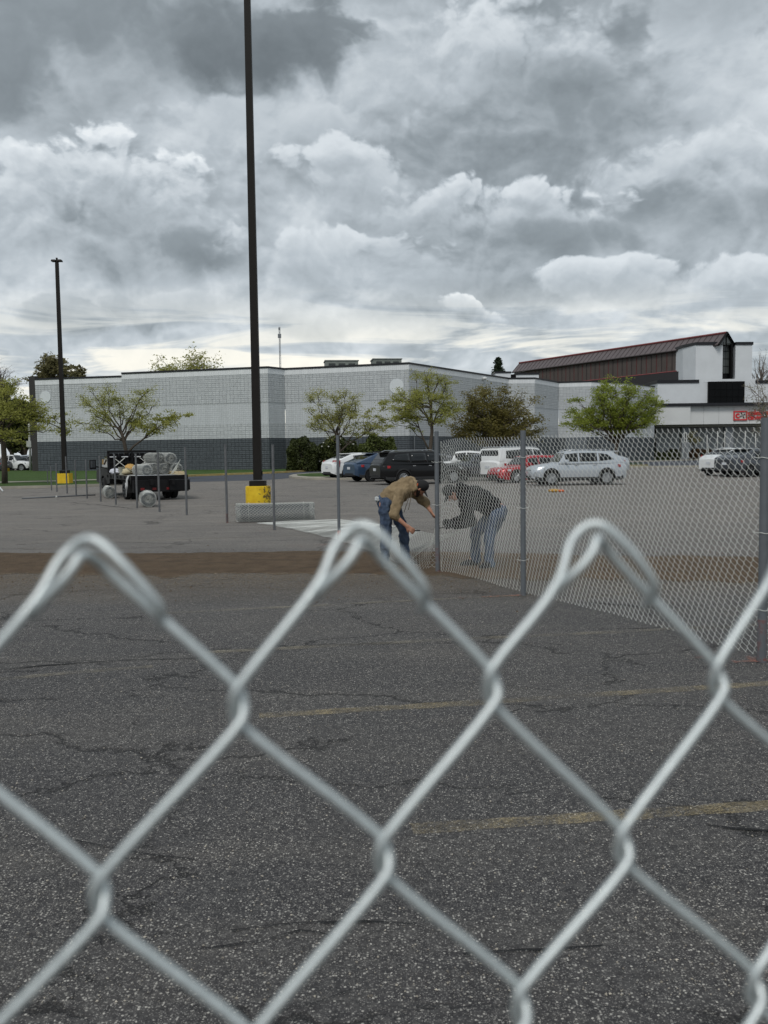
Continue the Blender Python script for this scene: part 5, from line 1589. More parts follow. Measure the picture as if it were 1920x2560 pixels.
def car(label, x0, y0, yaw, body, L=4.65, W=1.86, H=1.68, clear=0.23, belt=1.10, hood=1.06, cowl=1.02, nose=0.80, wb=2.70, foh=0.92, rf=0.32, rr=-0.36, tail=1.06,
        wr=0.36, name='parked_car', cat='car', rails=True, clad=True, lamp='wedge', rim='rim', group='cars parked across the lot', roofm=None, spoiler=True, tailglass=0.55):
    """x forward from the middle of the car; yaw turns +x; fractions rf / rr place the roof ends"""
    t = thing(name, label, cat, (x0, y0, 0), yaw, group)
    hl, hw = L / 2, W / 2
    xf, xr = hl - foh, hl - foh - wb
    def ztop(x):
        # nose, hood, belt line, tail
        pts = [(-hl, belt - 0.10), (-hl + 0.10, belt + 0.02), (-hl + 0.5, belt + 0.03), (0, belt - 0.02), (cowl, belt - 0.02), (hl - 0.75, hood - 0.03), (hl - 0.25, nose + 0.14), (hl - 0.06, nose + 0.02), (hl, nose - 0.10)]
        return float(np.interp(x, [p[0] for p in pts], [p[1] for p in pts]))
    def halfw(x):
        k = max(0.0, (abs(x) - (hl - 0.75)) / 0.75)
        return hw * (1 - (0.20 if x > 0 else 0.12) * k ** 2.2)
    def zlow(x):
        z = clear + 0.02
        for xw in (xf, xr):
            d = abs(x - xw); Ra = wr + 0.055
            if d < Ra: z = max(z, wr + math.sqrt(Ra * Ra - d * d) * 0.98)
        if x > hl - 0.35: z += (x - hl + 0.35) * 0.35
        if x < -hl + 0.35: z += (-hl + 0.35 - x) * 0.45
        return z
    xs = sorted(set([round(v, 3) for v in list(np.linspace(-hl, hl, 44)) + [xf + d for d in np.linspace(-0.43, 0.43, 19)] + [xr + d for d in np.linspace(-0.43, 0.43, 19)]]))
    def sec(x, off=0.0):
        w, zt, zl = halfw(x), ztop(x), zlow(x)
        e = max(0.0, (abs(x) - (hl - 0.10)) / 0.10)
        w *= 1 - 0.10 * e
        zm = max(0.66, zl + 0.04)
        p = [(0, zt + 0.02), (w * 0.55, zt + 0.012), (w * 0.86, zt - 0.02), (w * 0.955, zt - 0.10), (w * 0.985, max(zt - 0.22, zl + 0.05)), (w, min(zm, zt - 0.12) if zm < zt - 0.12 else zl + 0.045), (w * 0.975, (zm + zl) / 2 if zl < 0.5 else zl + 0.02), (w * 0.965, zl), (w * 0.80, zl + 0.02), (0, min(zl, 0.35) + 0.02 if zl < 0.4 else zl + 0.02)]
        return [(q[0] + (off if q[0] > 0.5 else 0), q[1]) for q in p]
    mb = MB()
    ring = []
    for x in xs:
        s_ = sec(x)
        ring.append([(x, y, z) for y, z in s_] + [(x, -y, z) for y, z in reversed(s_[1:-1])])
    n = len(ring[0]); half = len(sec(0))
    V = [p for rg in ring for p in rg]
    F, MI = [], []
    for i in range(len(xs) - 1):
        for j in range(n):
            j2 = (j + 1) % n
            F.append((i * n + j, i * n + j2, (i + 1) * n + j2, (i + 1) * n + j))
            MI.append(1 if (7 <= j <= n - 8) else 0)
    F.append(tuple(range(n))[::-1]); MI.append(0)
    F.append(tuple((len(xs) - 1) * n + j for j in range(n))); MI.append(0)
    mb.v.append(np.array(V)); mb.f = F; mb.mi = MI; mb.n = len(V)
    mb.obj('body', [body, DISC], t, auto=34)
    # greenhouse
    zr = H
    rfx, rrx = rf * hl * 1.0, rr * hl * 1.0
    rrx = -hl * abs(rr) if rr < 0 else rr
    xend = -hl + 0.10
    gtop = [(cowl + 0.05, belt - 0.03), (rfx, zr - 0.07), (rfx - 0.35, zr - 0.015), (rfx - 1.0, zr), (rrx + 0.4, zr - 0.03), (rrx, zr - 0.07), (xend, belt + 0.03)]
    gx = [p[0] for p in gtop][::-1]; gz = [p[1] for p in gtop][::-1]
    def groof(x): return float(np.interp(x, gx, gz))
    wb0 = hw * 0.955
    def gy(x, z):
        k = (z - belt) / (zr - belt)
        w = wb0 - (hw * 0.235) * max(0, k) ** 1.25
        e = max(0.0, (abs(x) - (hl - 0.9)) / 0.9)
        return w * (1 - 0.10 * e ** 2) * (1 - 0.03 * max(0, (x - 0.3)))
    mb = MB()
    gxs = np.unique(np.round(np.r_[np.linspace(xend, cowl + 0.05, 34), gx], 3))
    rings = []
    K_ = 7
    for x in gxs:
        zt = groof(x)
        col = []
        for k in range(K_):
            z = belt - 0.06 + (zt - 0.045 - belt + 0.06) * k / (K_ - 1) if zt - 0.045 > belt - 0.06 else belt - 0.06
            col.append((x, gy(x, z), z))
        yt = col[-1][1]
        col += [(x, yt * 0.93, zt - 0.012), (x, yt * 0.72, zt + 0.004), (x, 0, zt + 0.012)]
        rings.append(col + [(a, -b, c) for a, b, c in reversed(col[:-1])])
    n = len(rings[0]); V = [p for rg in rings for p in rg]; F = []
    for i in range(len(gxs) - 1):
        for j in range(n - 1):
            F.append((i * n + j, i * n + j + 1, (i + 1) * n + j + 1, (i + 1) * n + j))
    F.append(tuple(range(n))); F.append(tuple((len(gxs) - 1) * n + j for j in range(n - 1, -1, -1)))
    mb.add(V, F)
    mb.obj('cabin', roofm or body, t, auto=34)
    # side windows: polygons sampled on the cabin side
    def side_panel(name, corners, mat, off=0.008, div=5):
        (xa, za), (xb, zb), (xc, zc), (xd, zd) = corners       # bottom rear, bottom front, top front, top rear
        for sg_ in (-1, 1):
            mb = MB(); V = []
            for i in range(div + 1):
                for j in range(4):
                    u_, w_ = i / div, j / 3
                    xb_ = xa + (xb - xa) * u_; zb_ = za + (zb - za) * u_
                    xt_ = xd + (xc - xd) * u_; zt_ = zd + (zc - zd) * u_
                    x = xb_ + (xt_ - xb_) * w_; z = zb_ + (zt_ - zb_) * w_
                    V.append((x, sg_ * (gy(x, z) + off), z))
            V2 = [(a, b - sg_ * 0.014, c) for a, b, c in V]
            m_ = len(V); F = []
            for i in range(div):
                for j in range(3):
                    q = (i * 4 + j, (i + 1) * 4 + j, (i + 1) * 4 + j + 1, i * 4 + j + 1)
                    F.append(q)
            bd = [i * 4 for i in range(div + 1)] + [div * 4 + j for j in range(1, 4)] + [i * 4 + 3 for i in range(div - 1, -1, -1)] + [2, 1]
            for a_, b_ in zip(bd, bd[1:] + bd[:1]): F.append((a_, b_, b_ + m_, a_ + m_))
            mb.add(V + V2, F).obj(name, mat, t, smooth=True)
    zt_ = lambda x: groof(x) - 0.10
    bpx = cowl - 0.95 if cowl > 0.8 else cowl - 0.8         # B pillar
    zw = belt + 0.035
    cpx = bpx - 0.92
    side_panel('side_window', [(bpx + 0.05, zw), (cowl - 0.28, zw), (rfx - 0.06 + 0.12, zt_(rfx) + 0.0), (bpx + 0.05, zt_(bpx))], CGLASS)
    side_panel('side_window', [(cpx + 0.03, zw), (bpx - 0.03, zw), (bpx - 0.03, zt_(bpx)), (cpx + 0.03, zt_(cpx))], CGLASS)
    if cpx - 0.25 > rrx - 0.05:
        side_panel('side_window', [(max(rrx + 0.02, xend + 0.45), zw + 0.09), (cpx - 0.07, zw + 0.01), (cpx - 0.07, zt_(cpx) - 0.01), (max(rrx + 0.34, xend + 0.6), zt_(rrx + 0.4) - 0.06)], CGLASS)
    # windscreen and rear window: panels lying on the slopes
    def slope_panel(name, xa, za, xb, zb, k0, k1, mat, inset, off):
        d = np.array([xb - xa, zb - za]); nl = np.array([-d[1], d[0]]); nl /= np.linalg.norm(nl)
        if nl[1] < 0: nl = -nl
        V = []
        for k in (k0, k1):
            x, z = xa + d[0] * k, za + d[1] * k
            y = gy(x, z) - inset
            for yy in (-y, -y * 0.5, 0, y * 0.5, y):
                bulge = 0.014 + 0.0 * yy
                V.append((x + nl[0] * (off + bulge), yy, z + nl[1] * (off + bulge)))
        V2 = [(a - nl[0] * 0.04, b, c - nl[1] * 0.04) for a, b, c in V]
        F = [(i, i + 1, i + 6, i + 5) for i in range(4)] + [(i + 11, i + 10, i + 15, i + 16) for i in range(4)]
        bd = [0, 1, 2, 3, 4, 9, 8, 7, 6, 5]
        F += [(a_, b_, b_ + 10, a_ + 10) for a_, b_ in zip(bd, bd[1:] + bd[:1])]
        MB().add(V + V2, F).obj(name, mat, t, smooth=False)
    slope_panel('windscreen', cowl + 0.05, belt - 0.03, rfx, zr - 0.07, 0.10, 0.95, CGLASS, 0.09, 0.0)
    slope_panel('rear_window', xend, belt + 0.03, rrx, zr - 0.07, 1 - tailglass - 0.12, 0.86, CGLASS, 0.14, 0.0)
    if spoiler:
        MB().box((rrx - 0.10, 0, zr - 0.05), (0.36, hw * 1.30, 0.045)).obj('spoiler', body if clad is not True else body, t)
    # cladding over the arches and sills
    if clad:
        for sg_ in (-1, 1):
            V = []
            for x in xs:
                if abs(x) > hl - 0.12: continue
                zl = zlow(x); w = halfw(x)
                V.append([(x, sg_ * (w + 0.006), zl - 0.012), (x, sg_ * (w + 0.012), zl + 0.05), (x, sg_ * (w * 0.985), zl + (0.085 if zl > 0.35 else 0.15))])
            m_ = len(V); VV = [p for q in V for p in q]; F = []
            for i in range(m_ - 1):
                for j in range(2): F.append((i * 3 + j, i * 3 + j + 1, (i + 1) * 3 + j + 1, (i + 1) * 3 + j))
            MB().add(VV, F).obj('sill_cladding', clad if clad is not True else CLAD, t, smooth=True)
    # end faces
    def end_patch(name, s_, y0, y1, z0, z1, mat, off=0.02, wrap=0.0, slant=0.0, th=0.05):
        """panel wrapped round a bumper corner; s_ = +1 front, -1 rear"""
        V = []
        N_ = 8
        for i in range(N_ + 1):
            k = i / N_
            y = y0 + (y1 - y0) * k
            # follow plan curve of the body ends
            ay = min(abs(y) / (halfw(s_ * (hl - 0.02)) * 0.90), 1.0)
            xx = hl + off - 0.02 - 0.16 * ay ** 6
            if wrap and k > 0.55: xx -= wrap * ((k - 0.55) / 0.45) ** 1.4
            yw = y + (0.10 * ((k - 0.55) / 0.45) * (1 if y1 > 0 else -1) if wrap and k > 0.55 else 0)
            V += [(s_ * (xx + slant * 0.0), yw, z0 + 0.0), (s_ * (xx - slant), yw, z1)]
        V2 = [(a - s_ * th, b * 0.985, c) for a, b, c in V]
        m_ = len(V); F = [(2 * i, 2 * i + 2, 2 * i + 3, 2 * i + 1) for i in range(N_)] + [(2 * i + m_, 2 * i + 2 + m_, 2 * i + 3 + m_, 2 * i + 1 + m_) for i in range(N_)]
        bd = [2 * i for i in range(N_ + 1)] + [2 * i + 1 for i in range(N_, -1, -1)]
        F += [(a_, b_, b_ + m_, a_ + m_) for a_, b_ in zip(bd, bd[1:] + bd[:1])]
        MB().add(V + V2, F).obj(name, mat, t, auto=50)
    hwr = hw * 0.90
    end_patch('rear_bumper', -1, -hwr, hwr, clear + 0.12, 0.50, CLAD if clad else body, 0.045)
    end_patch('licence_plate', -1, -0.16, 0.16, 0.72, 0.86, PLATE, 0.05, th=0.03)
    for sg_ in (-1, 1):
        if lamp == 'tall':
            end_patch('tail_lamp', -1, sg_ * (hwr - 0.22), sg_ * (hwr + 0.02), 0.80, belt + 0.12, TAIL, 0.035, 0.22, 0.06)
            mb = MB()
            V = [(xend + 0.02 + (rrx - xend) * 0.0, sg_ * (gy(xend, belt + 0.05) + 0.012), belt + 0.02), (xend + 0.34, sg_ * (gy(xend + 0.3, belt + 0.05) + 0.012), belt + 0.02), (rrx + 0.02, sg_ * (gy(rrx, zr - 0.2) + 0.012), zr - 0.22), (rrx - 0.10, sg_ * (gy(rrx, zr - 0.2) + 0.012), zr - 0.24)]
            V2 = [(a, b - sg_ * 0.03, c) for a, b, c in V]
            mb.add(V + V2, [(0, 1, 2, 3), (7, 6, 5, 4), (0, 4, 5, 1), (1, 5, 6, 2), (2, 6, 7, 3), (3, 7, 4, 0)]).obj('tail_lamp', TAIL, t)
        else:
            end_patch('tail_lamp', -1, sg_ * (hwr - 0.36), sg_ * (hwr + 0.03), 0.86, 0.99, TAIL, 0.035, 0.30, 0.02)
        end_patch('headlight', 1, sg_ * (hwr - 0.42), sg_ * hwr, nose - 0.04, nose + 0.07, HEAD, 0.02, 0.34, 0.06)
        # mirror and handles
        MB().box((cowl - 0.30, sg_ * (hw + 0.09), belt + 0.07), (0.13, 0.20, 0.14), 0, 0, 0.85).obj('mirror', body, t, auto=30)
        for xh in (bpx + 0.14, cpx + 0.16):
            MB().box((xh, sg_ * (hw * 0.985 + 0.01), belt - 0.13), (0.17, 0.03, 0.03)).obj('door_handle', CHROME if rim == 'rim' else body, t)
        if rails:
            MB().tube([(rfx - 0.15, sg_ * (gy(rfx, zr) * 0.93), zr - 0.03), (rfx - 0.35, sg_ * gy(0, zr) * 0.93, zr + 0.045), (rrx + 0.35, sg_ * gy(0, zr) * 0.93, zr + 0.035), (rrx + 0.12, sg_ * gy(0, zr) * 0.93, zr - 0.04)], 0.018, 6).obj('roof_rail', CLAD if rim != 'rim' else CHROME, t)
    end_patch('grille', 1, -hwr * 0.62, hwr * 0.62, nose - 0.30, nose - 0.05, CLAD, 0.012)
    end_patch('front_bumper', 1, -hwr, hwr, clear + 0.10, clear + 0.24, CLAD, 0.03)
    # wheels
    for xw in (xf, xr):
        for sg_ in (-1, 1):
            w_ = bpy.data.objects.new('wheel', None); COL.objects.link(w_); w_.parent = t
            w_.location = (xw, sg_ * (hw - 0.125), wr)
            w_.rotation_euler = (0, 0, 0 if sg_ > 0 else PI)
            k_ = wr / 0.36
            share('tyre', WM['tyre'], w_, scale=(k_,) * 3); share('rim', WM['rim' if rim == 'rim' else 'rim_dark'], w_, rot=(0, random.random(), 0), scale=(k_,) * 3)
    return t
WHITE = paint('white_car_paint', C(226, 228, 228), 0.0)
SILVER = paint('silver_car_paint', C(186, 192, 198), 0.45)
BLUE = paint('steel_blue_paint', C(50, 72, 98), 0.3)
BLACKP = paint('black_car_paint', C(9, 9, 11), 0.0, 0.25, 0.3)
REDP = paint('red_car_paint', C(168, 20, 32), 0.2)
GREYP = paint('dark_grey_paint', C(66, 70, 76), 0.4)
def at(u, Y): return P(u, 1150, Y).x
# row on the left, tails towards us, noses to the right and away
car('white parked car with tall red tail lamps, leftmost of its row', at(888, 56.0) + 0.2, 56.0, R(32), WHITE, L=4.62, H=1.68, lamp='tall', group='cars in the row left of the end post', rails=False, tailglass=0.45)
car('steel blue parked car between the white and the black one', at(958, 51.5), 51.5, R(30), BLUE, L=4.60, H=1.69, roofm=None, group='cars in the row left of the end post', rim='dark')
car('black parked car behind the worker in tan, nearest of its row', at(1047, 46.4), 46.4, R(22), BLACKP, L=5.05, W=1.95, H=1.74, wb=2.90, rr=-0.80, rf=0.30, group='cars in the row left of the end post', rails=True, rim='rim')
# cars behind the mesh, noses towards the left
car('white parked car half hidden behind the crumpled mesh, its hood pointing left', at(1168, 56.0), 56.0, R(180 - 3), WHITE, L=4.8, H=1.72, group='cars parked behind the fence mesh', rails=False)
car('dark grey parked car behind the crumpled mesh, left of the big white one', at(1205, 50.5), 50.5, R(196), GREYP, L=4.8, H=1.55, group='cars parked behind the fence mesh', rails=False, rim='dark')
car('big white boxy parked car seen from behind, at the second fence post', at(1296, 50.8), 50.8, R(40), WHITE, L=5.3, W=2.04, H=1.88, belt=1.14, hood=1.10, nose=0.86, cowl=1.25, wb=3.0, foh=0.95, rf=0.36, rr=-0.90, wr=0.40, clear=0.26, group='cars parked behind the fence mesh', clad=False, spoiler=False, tailglass=0.5)
car('red parked car nosing left between the big white one and the silver one', at(1322, 46.6), 46.6, R(203), REDP, L=4.4, H=1.44, W=1.80, belt=0.92, hood=0.86, nose=0.66, cowl=0.85, rf=0.22, rr=-0.62, wr=0.33, clear=0.16, group='cars parked behind the fence mesh', rails=False, clad=False)
car('silver parked car seen side on through the mesh, right of the second fence post', at(1437, 42.4), 42.4, R(186), SILVER, L=4.65, W=1.84, H=1.66, wb=2.72, foh=0.90, rf=0.30, rr=-0.72, group='cars parked behind the fence mesh', rails=True)
# right-hand pair
car('white parked car partly behind the dark grey one at the right edge', at(1836, 54.5), 54.5, R(28), WHITE, L=4.6, H=1.68, group='cars by the last fence post', rails=True)
car('dark grey parked car behind the last fence post', at(1883, 51.5), 51.5, R(26), GREYP, L=4.7, W=1.90, H=1.66, group='cars by the last fence post', rails=True, rim='dark')
car('white parked car at the far right edge beyond the last fence post', at(1960, 57), 57, R(26), WHITE, L=4.7, H=1.72, group='cars by the last fence post', rails=True)
car('small dark car far left of the black one, seen past its nose', at(1092, 78), 78, R(178), GREYP, L=4.5, H=1.5, group='distant parked cars', rails=False, rim='dark')
car('silver car parked farthest back behind the silver one, roof just visible', at(1478, 57), 57, R(184), SILVER, L=4.6, H=1.6, group='distant parked cars', rails=False)

# pickup trucks far left: crew cab with an open bed
def pickup(label, x0, y0, yaw, body, k=1.0):
    t = car(label, x0, y0, yaw, body, L=5.9, W=2.03, H=1.92, belt=1.22, hood=1.18, nose=0.92, cowl=1.35, wb=3.75, foh=1.0, rf=0.30, rr=-0.12, wr=0.42, clear=0.34, name='pickup_truck', cat='pickup truck', group='pickups and cars beyond the lawn', rails=False, clad=False, spoiler=False)
    return t
CX = lambda u: P(u, 1150, 101).x
pickup('white pickup truck beyond the lawn, nose towards the store corner', CX(28), 100.5, R(-6), WHITE)
pickup('white pickup truck behind the front one, only cab and roof visible', CX(42), 107, R(-6), WHITE)
car('dark parked car between the pickups and the store corner', P(62, 1150, 104).x, 104, R(-8), GREYP, L=4.8, H=1.7, group='pickups and cars beyond the lawn', rim='dark', rails=False)
car('silver parked car with its roof showing at the store corner', P(76, 1150, 110).x, 110, R(-8), SILVER, L=4.8, H=1.9, group='pickups and cars beyond the lawn', rails=False)
car('white parked car cut off by the left frame edge', P(-28, 1150, 99).x, 99, R(170), GREYP, L=4.8, H=1.65, group='pickups and cars beyond the lawn', rails=False)['label'] = 'dark parked car cut off by the left frame edge'

# yellow bag with an orange end beside the silver car's front wheel
yb = G(1386, 1231)
t = thing('tool_bag', 'small yellow bag with an orange end on the lot before the silver car', 'bag', (yb.x, yb.y + 0.1, 0), 0.15)
MB().ball((0, 0, 0.07), (0.24, 0.12, 0.07), 14, 8).obj('bag_body', simple('yellow_canvas', C(176, 132, 36), 0.8, bump=0.3), t, smooth=True)
MB().ball((0.30, -0.02, 0.055), (0.14, 0.10, 0.055), 12, 6).obj('bag_end', simple('orange_canvas', C(196, 92, 40), 0.8), t, smooth=True)
MB().tube([(-0.15, 0, 0.18), (-0.08, 0, 0.27), (0.08, 0, 0.27), (0.15, 0, 0.18)], 0.014, 6).obj('strap', simple('dark_strap', C(60, 48, 20), 0.8), t, smooth=True)

# ---------------------------------------------------------------- flatbed truck, seen from behind on its left side
TB = simple('truck_black_paint', C(13, 13, 15), 0.5, 0.0, 0.2, 3, spec=0.2)
TS = simple('truck_steel', C(20, 20, 22), 0.7, 0.0, 0.25, 4, spec=0.25)
DECK = simple('worn_deck_wood', C(118, 112, 98), 0.9, 0, 0.25, 3)
tcx = G(362, 1244)
TYAW = R(90 + 29)
# local frame: x forward, y left; rear end of the bed at x = 0
rear = G(400, 1250)
TK = 0.88
truck = thing('flatbed_truck', 'black flatbed truck loaded with mesh rolls, seen from its rear left corner', 'truck', (rear.x, rear.y, 0), TYAW)
truck.scale = (TK, TK, TK)
BW, BL, DZ = 2.44, 4.9, 1.02
fr = MB()
for sy in (-0.45, 0.45): fr.box((BL / 2 + 1.2, sy, 0.78), (BL + 3.6, 0.10, 0.22))
fr.obj('chassis_rails', TS, truck)
for i in range(int(BL / 0.30)):
    MB().box((0.15 + i * 0.30, 0, DZ), (0.285, BW - 0.08, 0.05)).obj('deck_plank', DECK, truck)
for sy in (-1, 1):
    MB().box((BL / 2, sy * (BW / 2 - 0.03), DZ - 0.06), (BL, 0.06, 0.19)).obj('side_rail', TB, truck)
    for i in range(7):
        MB().box((0.4 + i * 0.7, sy * (BW / 2 + 0.015), DZ - 0.05), (0.10, 0.03, 0.12)).obj('stake_pocket', TS, truck)
for i in range(8):
    MB().box((0.3 + i * 0.62, 0, DZ - 0.10), (0.08, BW - 0.2, 0.14)).obj('cross_member', TS, truck)
MB().box((-0.04, 0, DZ - 0.16), (0.08, BW, 0.40)).obj('tailboard', TB, truck)
MB().box((-0.20, 0, 0.62), (0.20, BW * 0.96, 0.50)).obj('rear_bumper', TS, truck)
MB().prism([(-0.45, 0.42), (-0.30, 0.42), (-0.12, 0.80), (-0.12, 0.90), (-0.42, 0.86)], 'y', -BW / 2 + 0.02, -BW / 2 + 0.9).obj('step_bumper', TB, truck)
TR = simple('red_reflective_tape', C(110, 16, 20), 0.4); TW = simple('white_reflective_tape', C(214, 216, 218), 0.4)
for i in range(10):
    y = -BW / 2 + 0.16 + i * 0.235
    if 4 <= i <= 5: continue
    MB().box((-0.088, y, DZ - 0.19), (0.012, 0.19, 0.075)).obj('reflective_tape', TR if i % 2 else TW, truck)
for sy in (-0.75, -0.3, 0.3, 0.8):
    MB().box((-0.31, sy, 0.50), (0.02, 0.16, 0.10)).obj('tail_lamp', TR, truck)
# wheels: duals at the back, singles in front
def truck_wheel(x, y, dual):
    w_ = bpy.data.objects.new('wheel', None); COL.objects.link(w_); w_.parent = truck; w_.location = (x, y, 0.43)
    s_ = 1 if y > 0 else -1
    w_.rotation_euler = (0, 0, 0 if s_ > 0 else PI)
    share('tyre', WM['tyre'], w_, (0, 0, 0), scale=(1.19, 1.1, 1.19)); share('rim', WM['rim_dark'], w_, (0, 0, 0), scale=(1.19, 1.1, 1.19))
    if dual: share('tyre', WM['tyre'], w_, (0, -0.30, 0), scale=(1.19, 1.1, 1.19))
for sy in (-1, 1):
    truck_wheel(1.55, sy * 1.02, True)
    truck_wheel(BL + 1.55, sy * 0.95, False)
    mb = MB(); mb.box((0.95, sy * 0.88, 0.58), (0.03, 0.55, 0.55)); mb.obj('mud_flap', CLAD, truck)
# cab: built with the same lofting as a pickup's front half
def cab():
    x0 = BL + 0.35
    prof = [(x0, 0.62), (x0, 1.30), (x0 + 0.06, 1.92), (x0 + 0.20, 2.02), (x0 + 1.30, 2.00), (x0 + 1.50, 1.92), (x0 + 2.05, 1.34), (x0 + 2.6, 1.30), (x0 + 3.05, 1.22), (x0 + 3.15, 1.0), (x0 + 3.15, 0.60), (x0 + 1.95, 0.55), (x0 + 1.9, 0.85), (x0 + 1.55, 0.98), (x0 + 1.15, 0.85), (x0 + 1.05, 0.50)]
    mb = MB()
    V, F = [], []
    n = len(prof)
    st = [(-1.0, 0.0, 1), (-0.97, 0.0, 1), (-0.9, 0.0, 1), (0.9, 0, 1), (0.97, 0, 1), (1.0, 0, 1)]
    for y, _, _ in st:
        for (x, z) in prof:
            k = max(0, z - 1.30) / 0.7
            yy = y * (1 - 0.16 * k)
            zz = z - (0.04 if abs(y) > 0.96 and z > 1.2 else 0)
            V.append((x, yy, zz))
    for i in range(len(st) - 1):
        for j in range(n):
            j2 = (j + 1) % n
            F.append((i * n + j, i * n + j2, (i + 1) * n + j2, (i + 1) * n + j))
    F.append(tuple(range(n))); F.append(tuple((len(st) - 1) * n + j for j in range(n - 1, -1, -1)))
    mb.add(V, F).obj('cab', TB, truck, auto=30)
    MB().box((x0 - 0.012, 0, 1.62), (0.03, 1.35, 0.42)).obj('rear_window', CGLASS, truck)
    for sy in (-1, 1):
        v = [(x0 + 0.25, sy * 1.012, 1.36), (x0 + 1.72, sy * 1.012, 1.36), (x0 + 1.40, sy * 0.905, 1.88), (x0 + 0.30, sy * 0.905, 1.90)]
        v2 = [(a, b - sy * 0.03, c) for a, b, c in v]
        MB().add(v + v2, [(0, 1, 2, 3), (7, 6, 5, 4), (0, 4, 5, 1), (1, 5, 6, 2), (2, 6, 7, 3), (3, 7, 4, 0)]).obj('side_window', CGLASS, truck)
        a = MB(); a.tube([(x0 + 1.6, sy * 1.0, 1.36), (x0 + 1.65, sy * 1.40, 1.40)], 0.03, 6); a.box((x0 + 1.65, sy * 1.45, 1.50), (0.16, 0.30, 0.46)); a.obj('tow_mirror', TB, truck)
        MB().box((x0 + 1.56, sy * 1.45, 1.52), (0.012, 0.22, 0.34)).obj('mirror_glass', simple('mirror_glass', C(96, 100, 104), 0.1, 0.6), truck)
    MB().box((x0 + 1.35, 1.018, 1.62), (0.30, 0.02, 0.25)).obj('tan_window_panel', simple('tan_seat_back', C(150, 124, 78), 0.8), truck)  # small tan panel on the left side window
    # ladder-like headache rack behind the cab
    xr_ = BL - 0.02
    fr_ = MB()
    fr_.box((xr_, 0, 2.10), (0.10, 2.30, 0.10)); fr_.box((xr_, 0, 1.86), (0.06, 2.2, 0.05)); fr_.box((xr_, 0, 1.60), (0.06, 2.2, 0.05)); fr_.box((xr_, 0, 1.36), (0.06, 2.2, 0.05))
    fr_.box((xr_, -1.1, 1.60), (0.10, 0.10, 1.0)); fr_.box((xr_, 1.1, 1.60), (0.10, 0.10, 1.0)); fr_.box((xr_, 0, 1.60), (0.06, 0.06, 0.96))
    fr_.obj('headache_rack', TS, truck)
    for k in range(9):
        MB().box((xr_ + 0.04, -0.98 + k * 0.245, 1.58), (0.02, 0.19, 0.9)).obj('rack_panel', TB, truck)
    for sy in (-0.6, 0.6):
        for a in (-0.7, 0.7):
            MB().tube([(xr_ - 0.05, sy - 0.25, 1.6 - a * 0.3), (xr_ - 0.05, sy + 0.25, 1.6 + a * 0.3)], 0.018, 5).obj('chain_binder', WIRE, truck)
    for sy in (-0.85, -0.25, 0.35, 0.9):
        MB().box((xr_ - 0.058, sy, 1.86), (0.012, 0.30, 0.04)).obj('reflective_tape', TW, truck)
cab()
def on_bed(x, y, z): 
    c, s = math.cos(TYAW), math.sin(TYAW)
    x, y = x * TK, y * TK
    return (rear.x + x * c - y * s, rear.y + x * s + y * c, (DZ + 0.025) * TK + z)
rr_ = 0.235
for lab, x, y, z, s_, a in (
        ('mesh roll on the truck bed, lowest left and nearest the bed edge', 1.35, 0.40, 0.20, 0.72, 0.10),
        ('mesh roll on the truck bed, middle of the bottom layer', 2.1, -0.10, 0.235, 0.9, 0.04),
        ('mesh roll on the truck bed, tucked under the top left roll', 1.95, -0.56, 0.235, 0.9, -0.02),
        ('mesh roll on the truck bed, bottom right with loose wire end', 1.7, -1.00, 0.235, 0.9, 0.03),
        ('mesh roll topping the load, left one of the upper pair', 2.1, -0.34, 0.64, 0.9, 0.06),
        ('mesh roll topping the load, right one of the upper pair', 1.8, -0.80, 0.63, 0.9, 0.0)):
    r_ = mesh_roll(lab, on_bed(x, y, z), TYAW + a, (0.62 if s_ < 0.8 else 0.8, 0.95, 0.95), x * 3, group='mesh rolls loaded on the truck bed')
# loose wire flap hanging off the lower right roll
p0, p1, p2 = Vector(on_bed(0.85, -0.95, 0.10)), Vector(on_bed(0.75, -1.15, 0.60)), Vector(on_bed(0.7, -0.70, 0.05))
t = thing('wire_mesh_offcut', 'loose triangular flap of wire mesh leaning on the load', 'wire mesh', (0, 0, 0))
mb = MB()
for i in range(12):
    k = i / 11
    a, b = p0.lerp(p1, k), p2.lerp(p1, k)
    mb.tube([a, b], 0.004, 3); 
    a, b = p0.lerp(p2, k), p1
    mb.tube([a, b], 0.004, 3)
mb.obj('wires', WIRE, t)
# clutter on the bed
def lump(name, label, cat, c, d, mat, seed, group=None):
    r = np.random.default_rng(seed)
    t = thing(name, label, cat, on_bed(*c), TYAW + r.uniform(-.3, .3), group)
    mb = MB(); n, m_ = 12, 8
    mb.ball((0, 0, d[2] / 2), (d[0] / 2, d[1] / 2, d[2] / 2), n, m_)
    v = mb.v[0]; v += r.normal(0, 1, v.shape) * np.array(d) * 0.06; v[:, 2] = np.maximum(v[:, 2], 0)
    mb.obj('fabric', mat, t, smooth=True); return t
lump('cloth_bundle', 'white cloth bundle hanging over the left front edge of the truck bed', 'cloth', (3.7, 1.05, 0.0), (0.9, 0.42, 0.26), simple('white_cloth', C(198, 200, 208), 0.9, bump=0.4), 1)
lump('cardboard_heap', 'crumpled tan cardboard on the truck bed behind the cab', 'cardboard', (3.9, 0.35, 0.0), (0.8, 0.5, 0.42), simple('tan_cardboard', C(184, 146, 84), 0.9, bump=0.4), 2)
lump('tool_sack', 'pale canvas sack on the truck bed beside the lowest roll', 'sack', (2.7, 0.75, 0.0), (0.6, 0.4, 0.26), simple('pale_canvas', C(186, 176, 146), 0.9, bump=0.4), 3)
t = thing('bucket', 'small pale bucket on the truck bed near the cloth bundle', 'bucket', on_bed(3.3, 0.85, 0), 0)
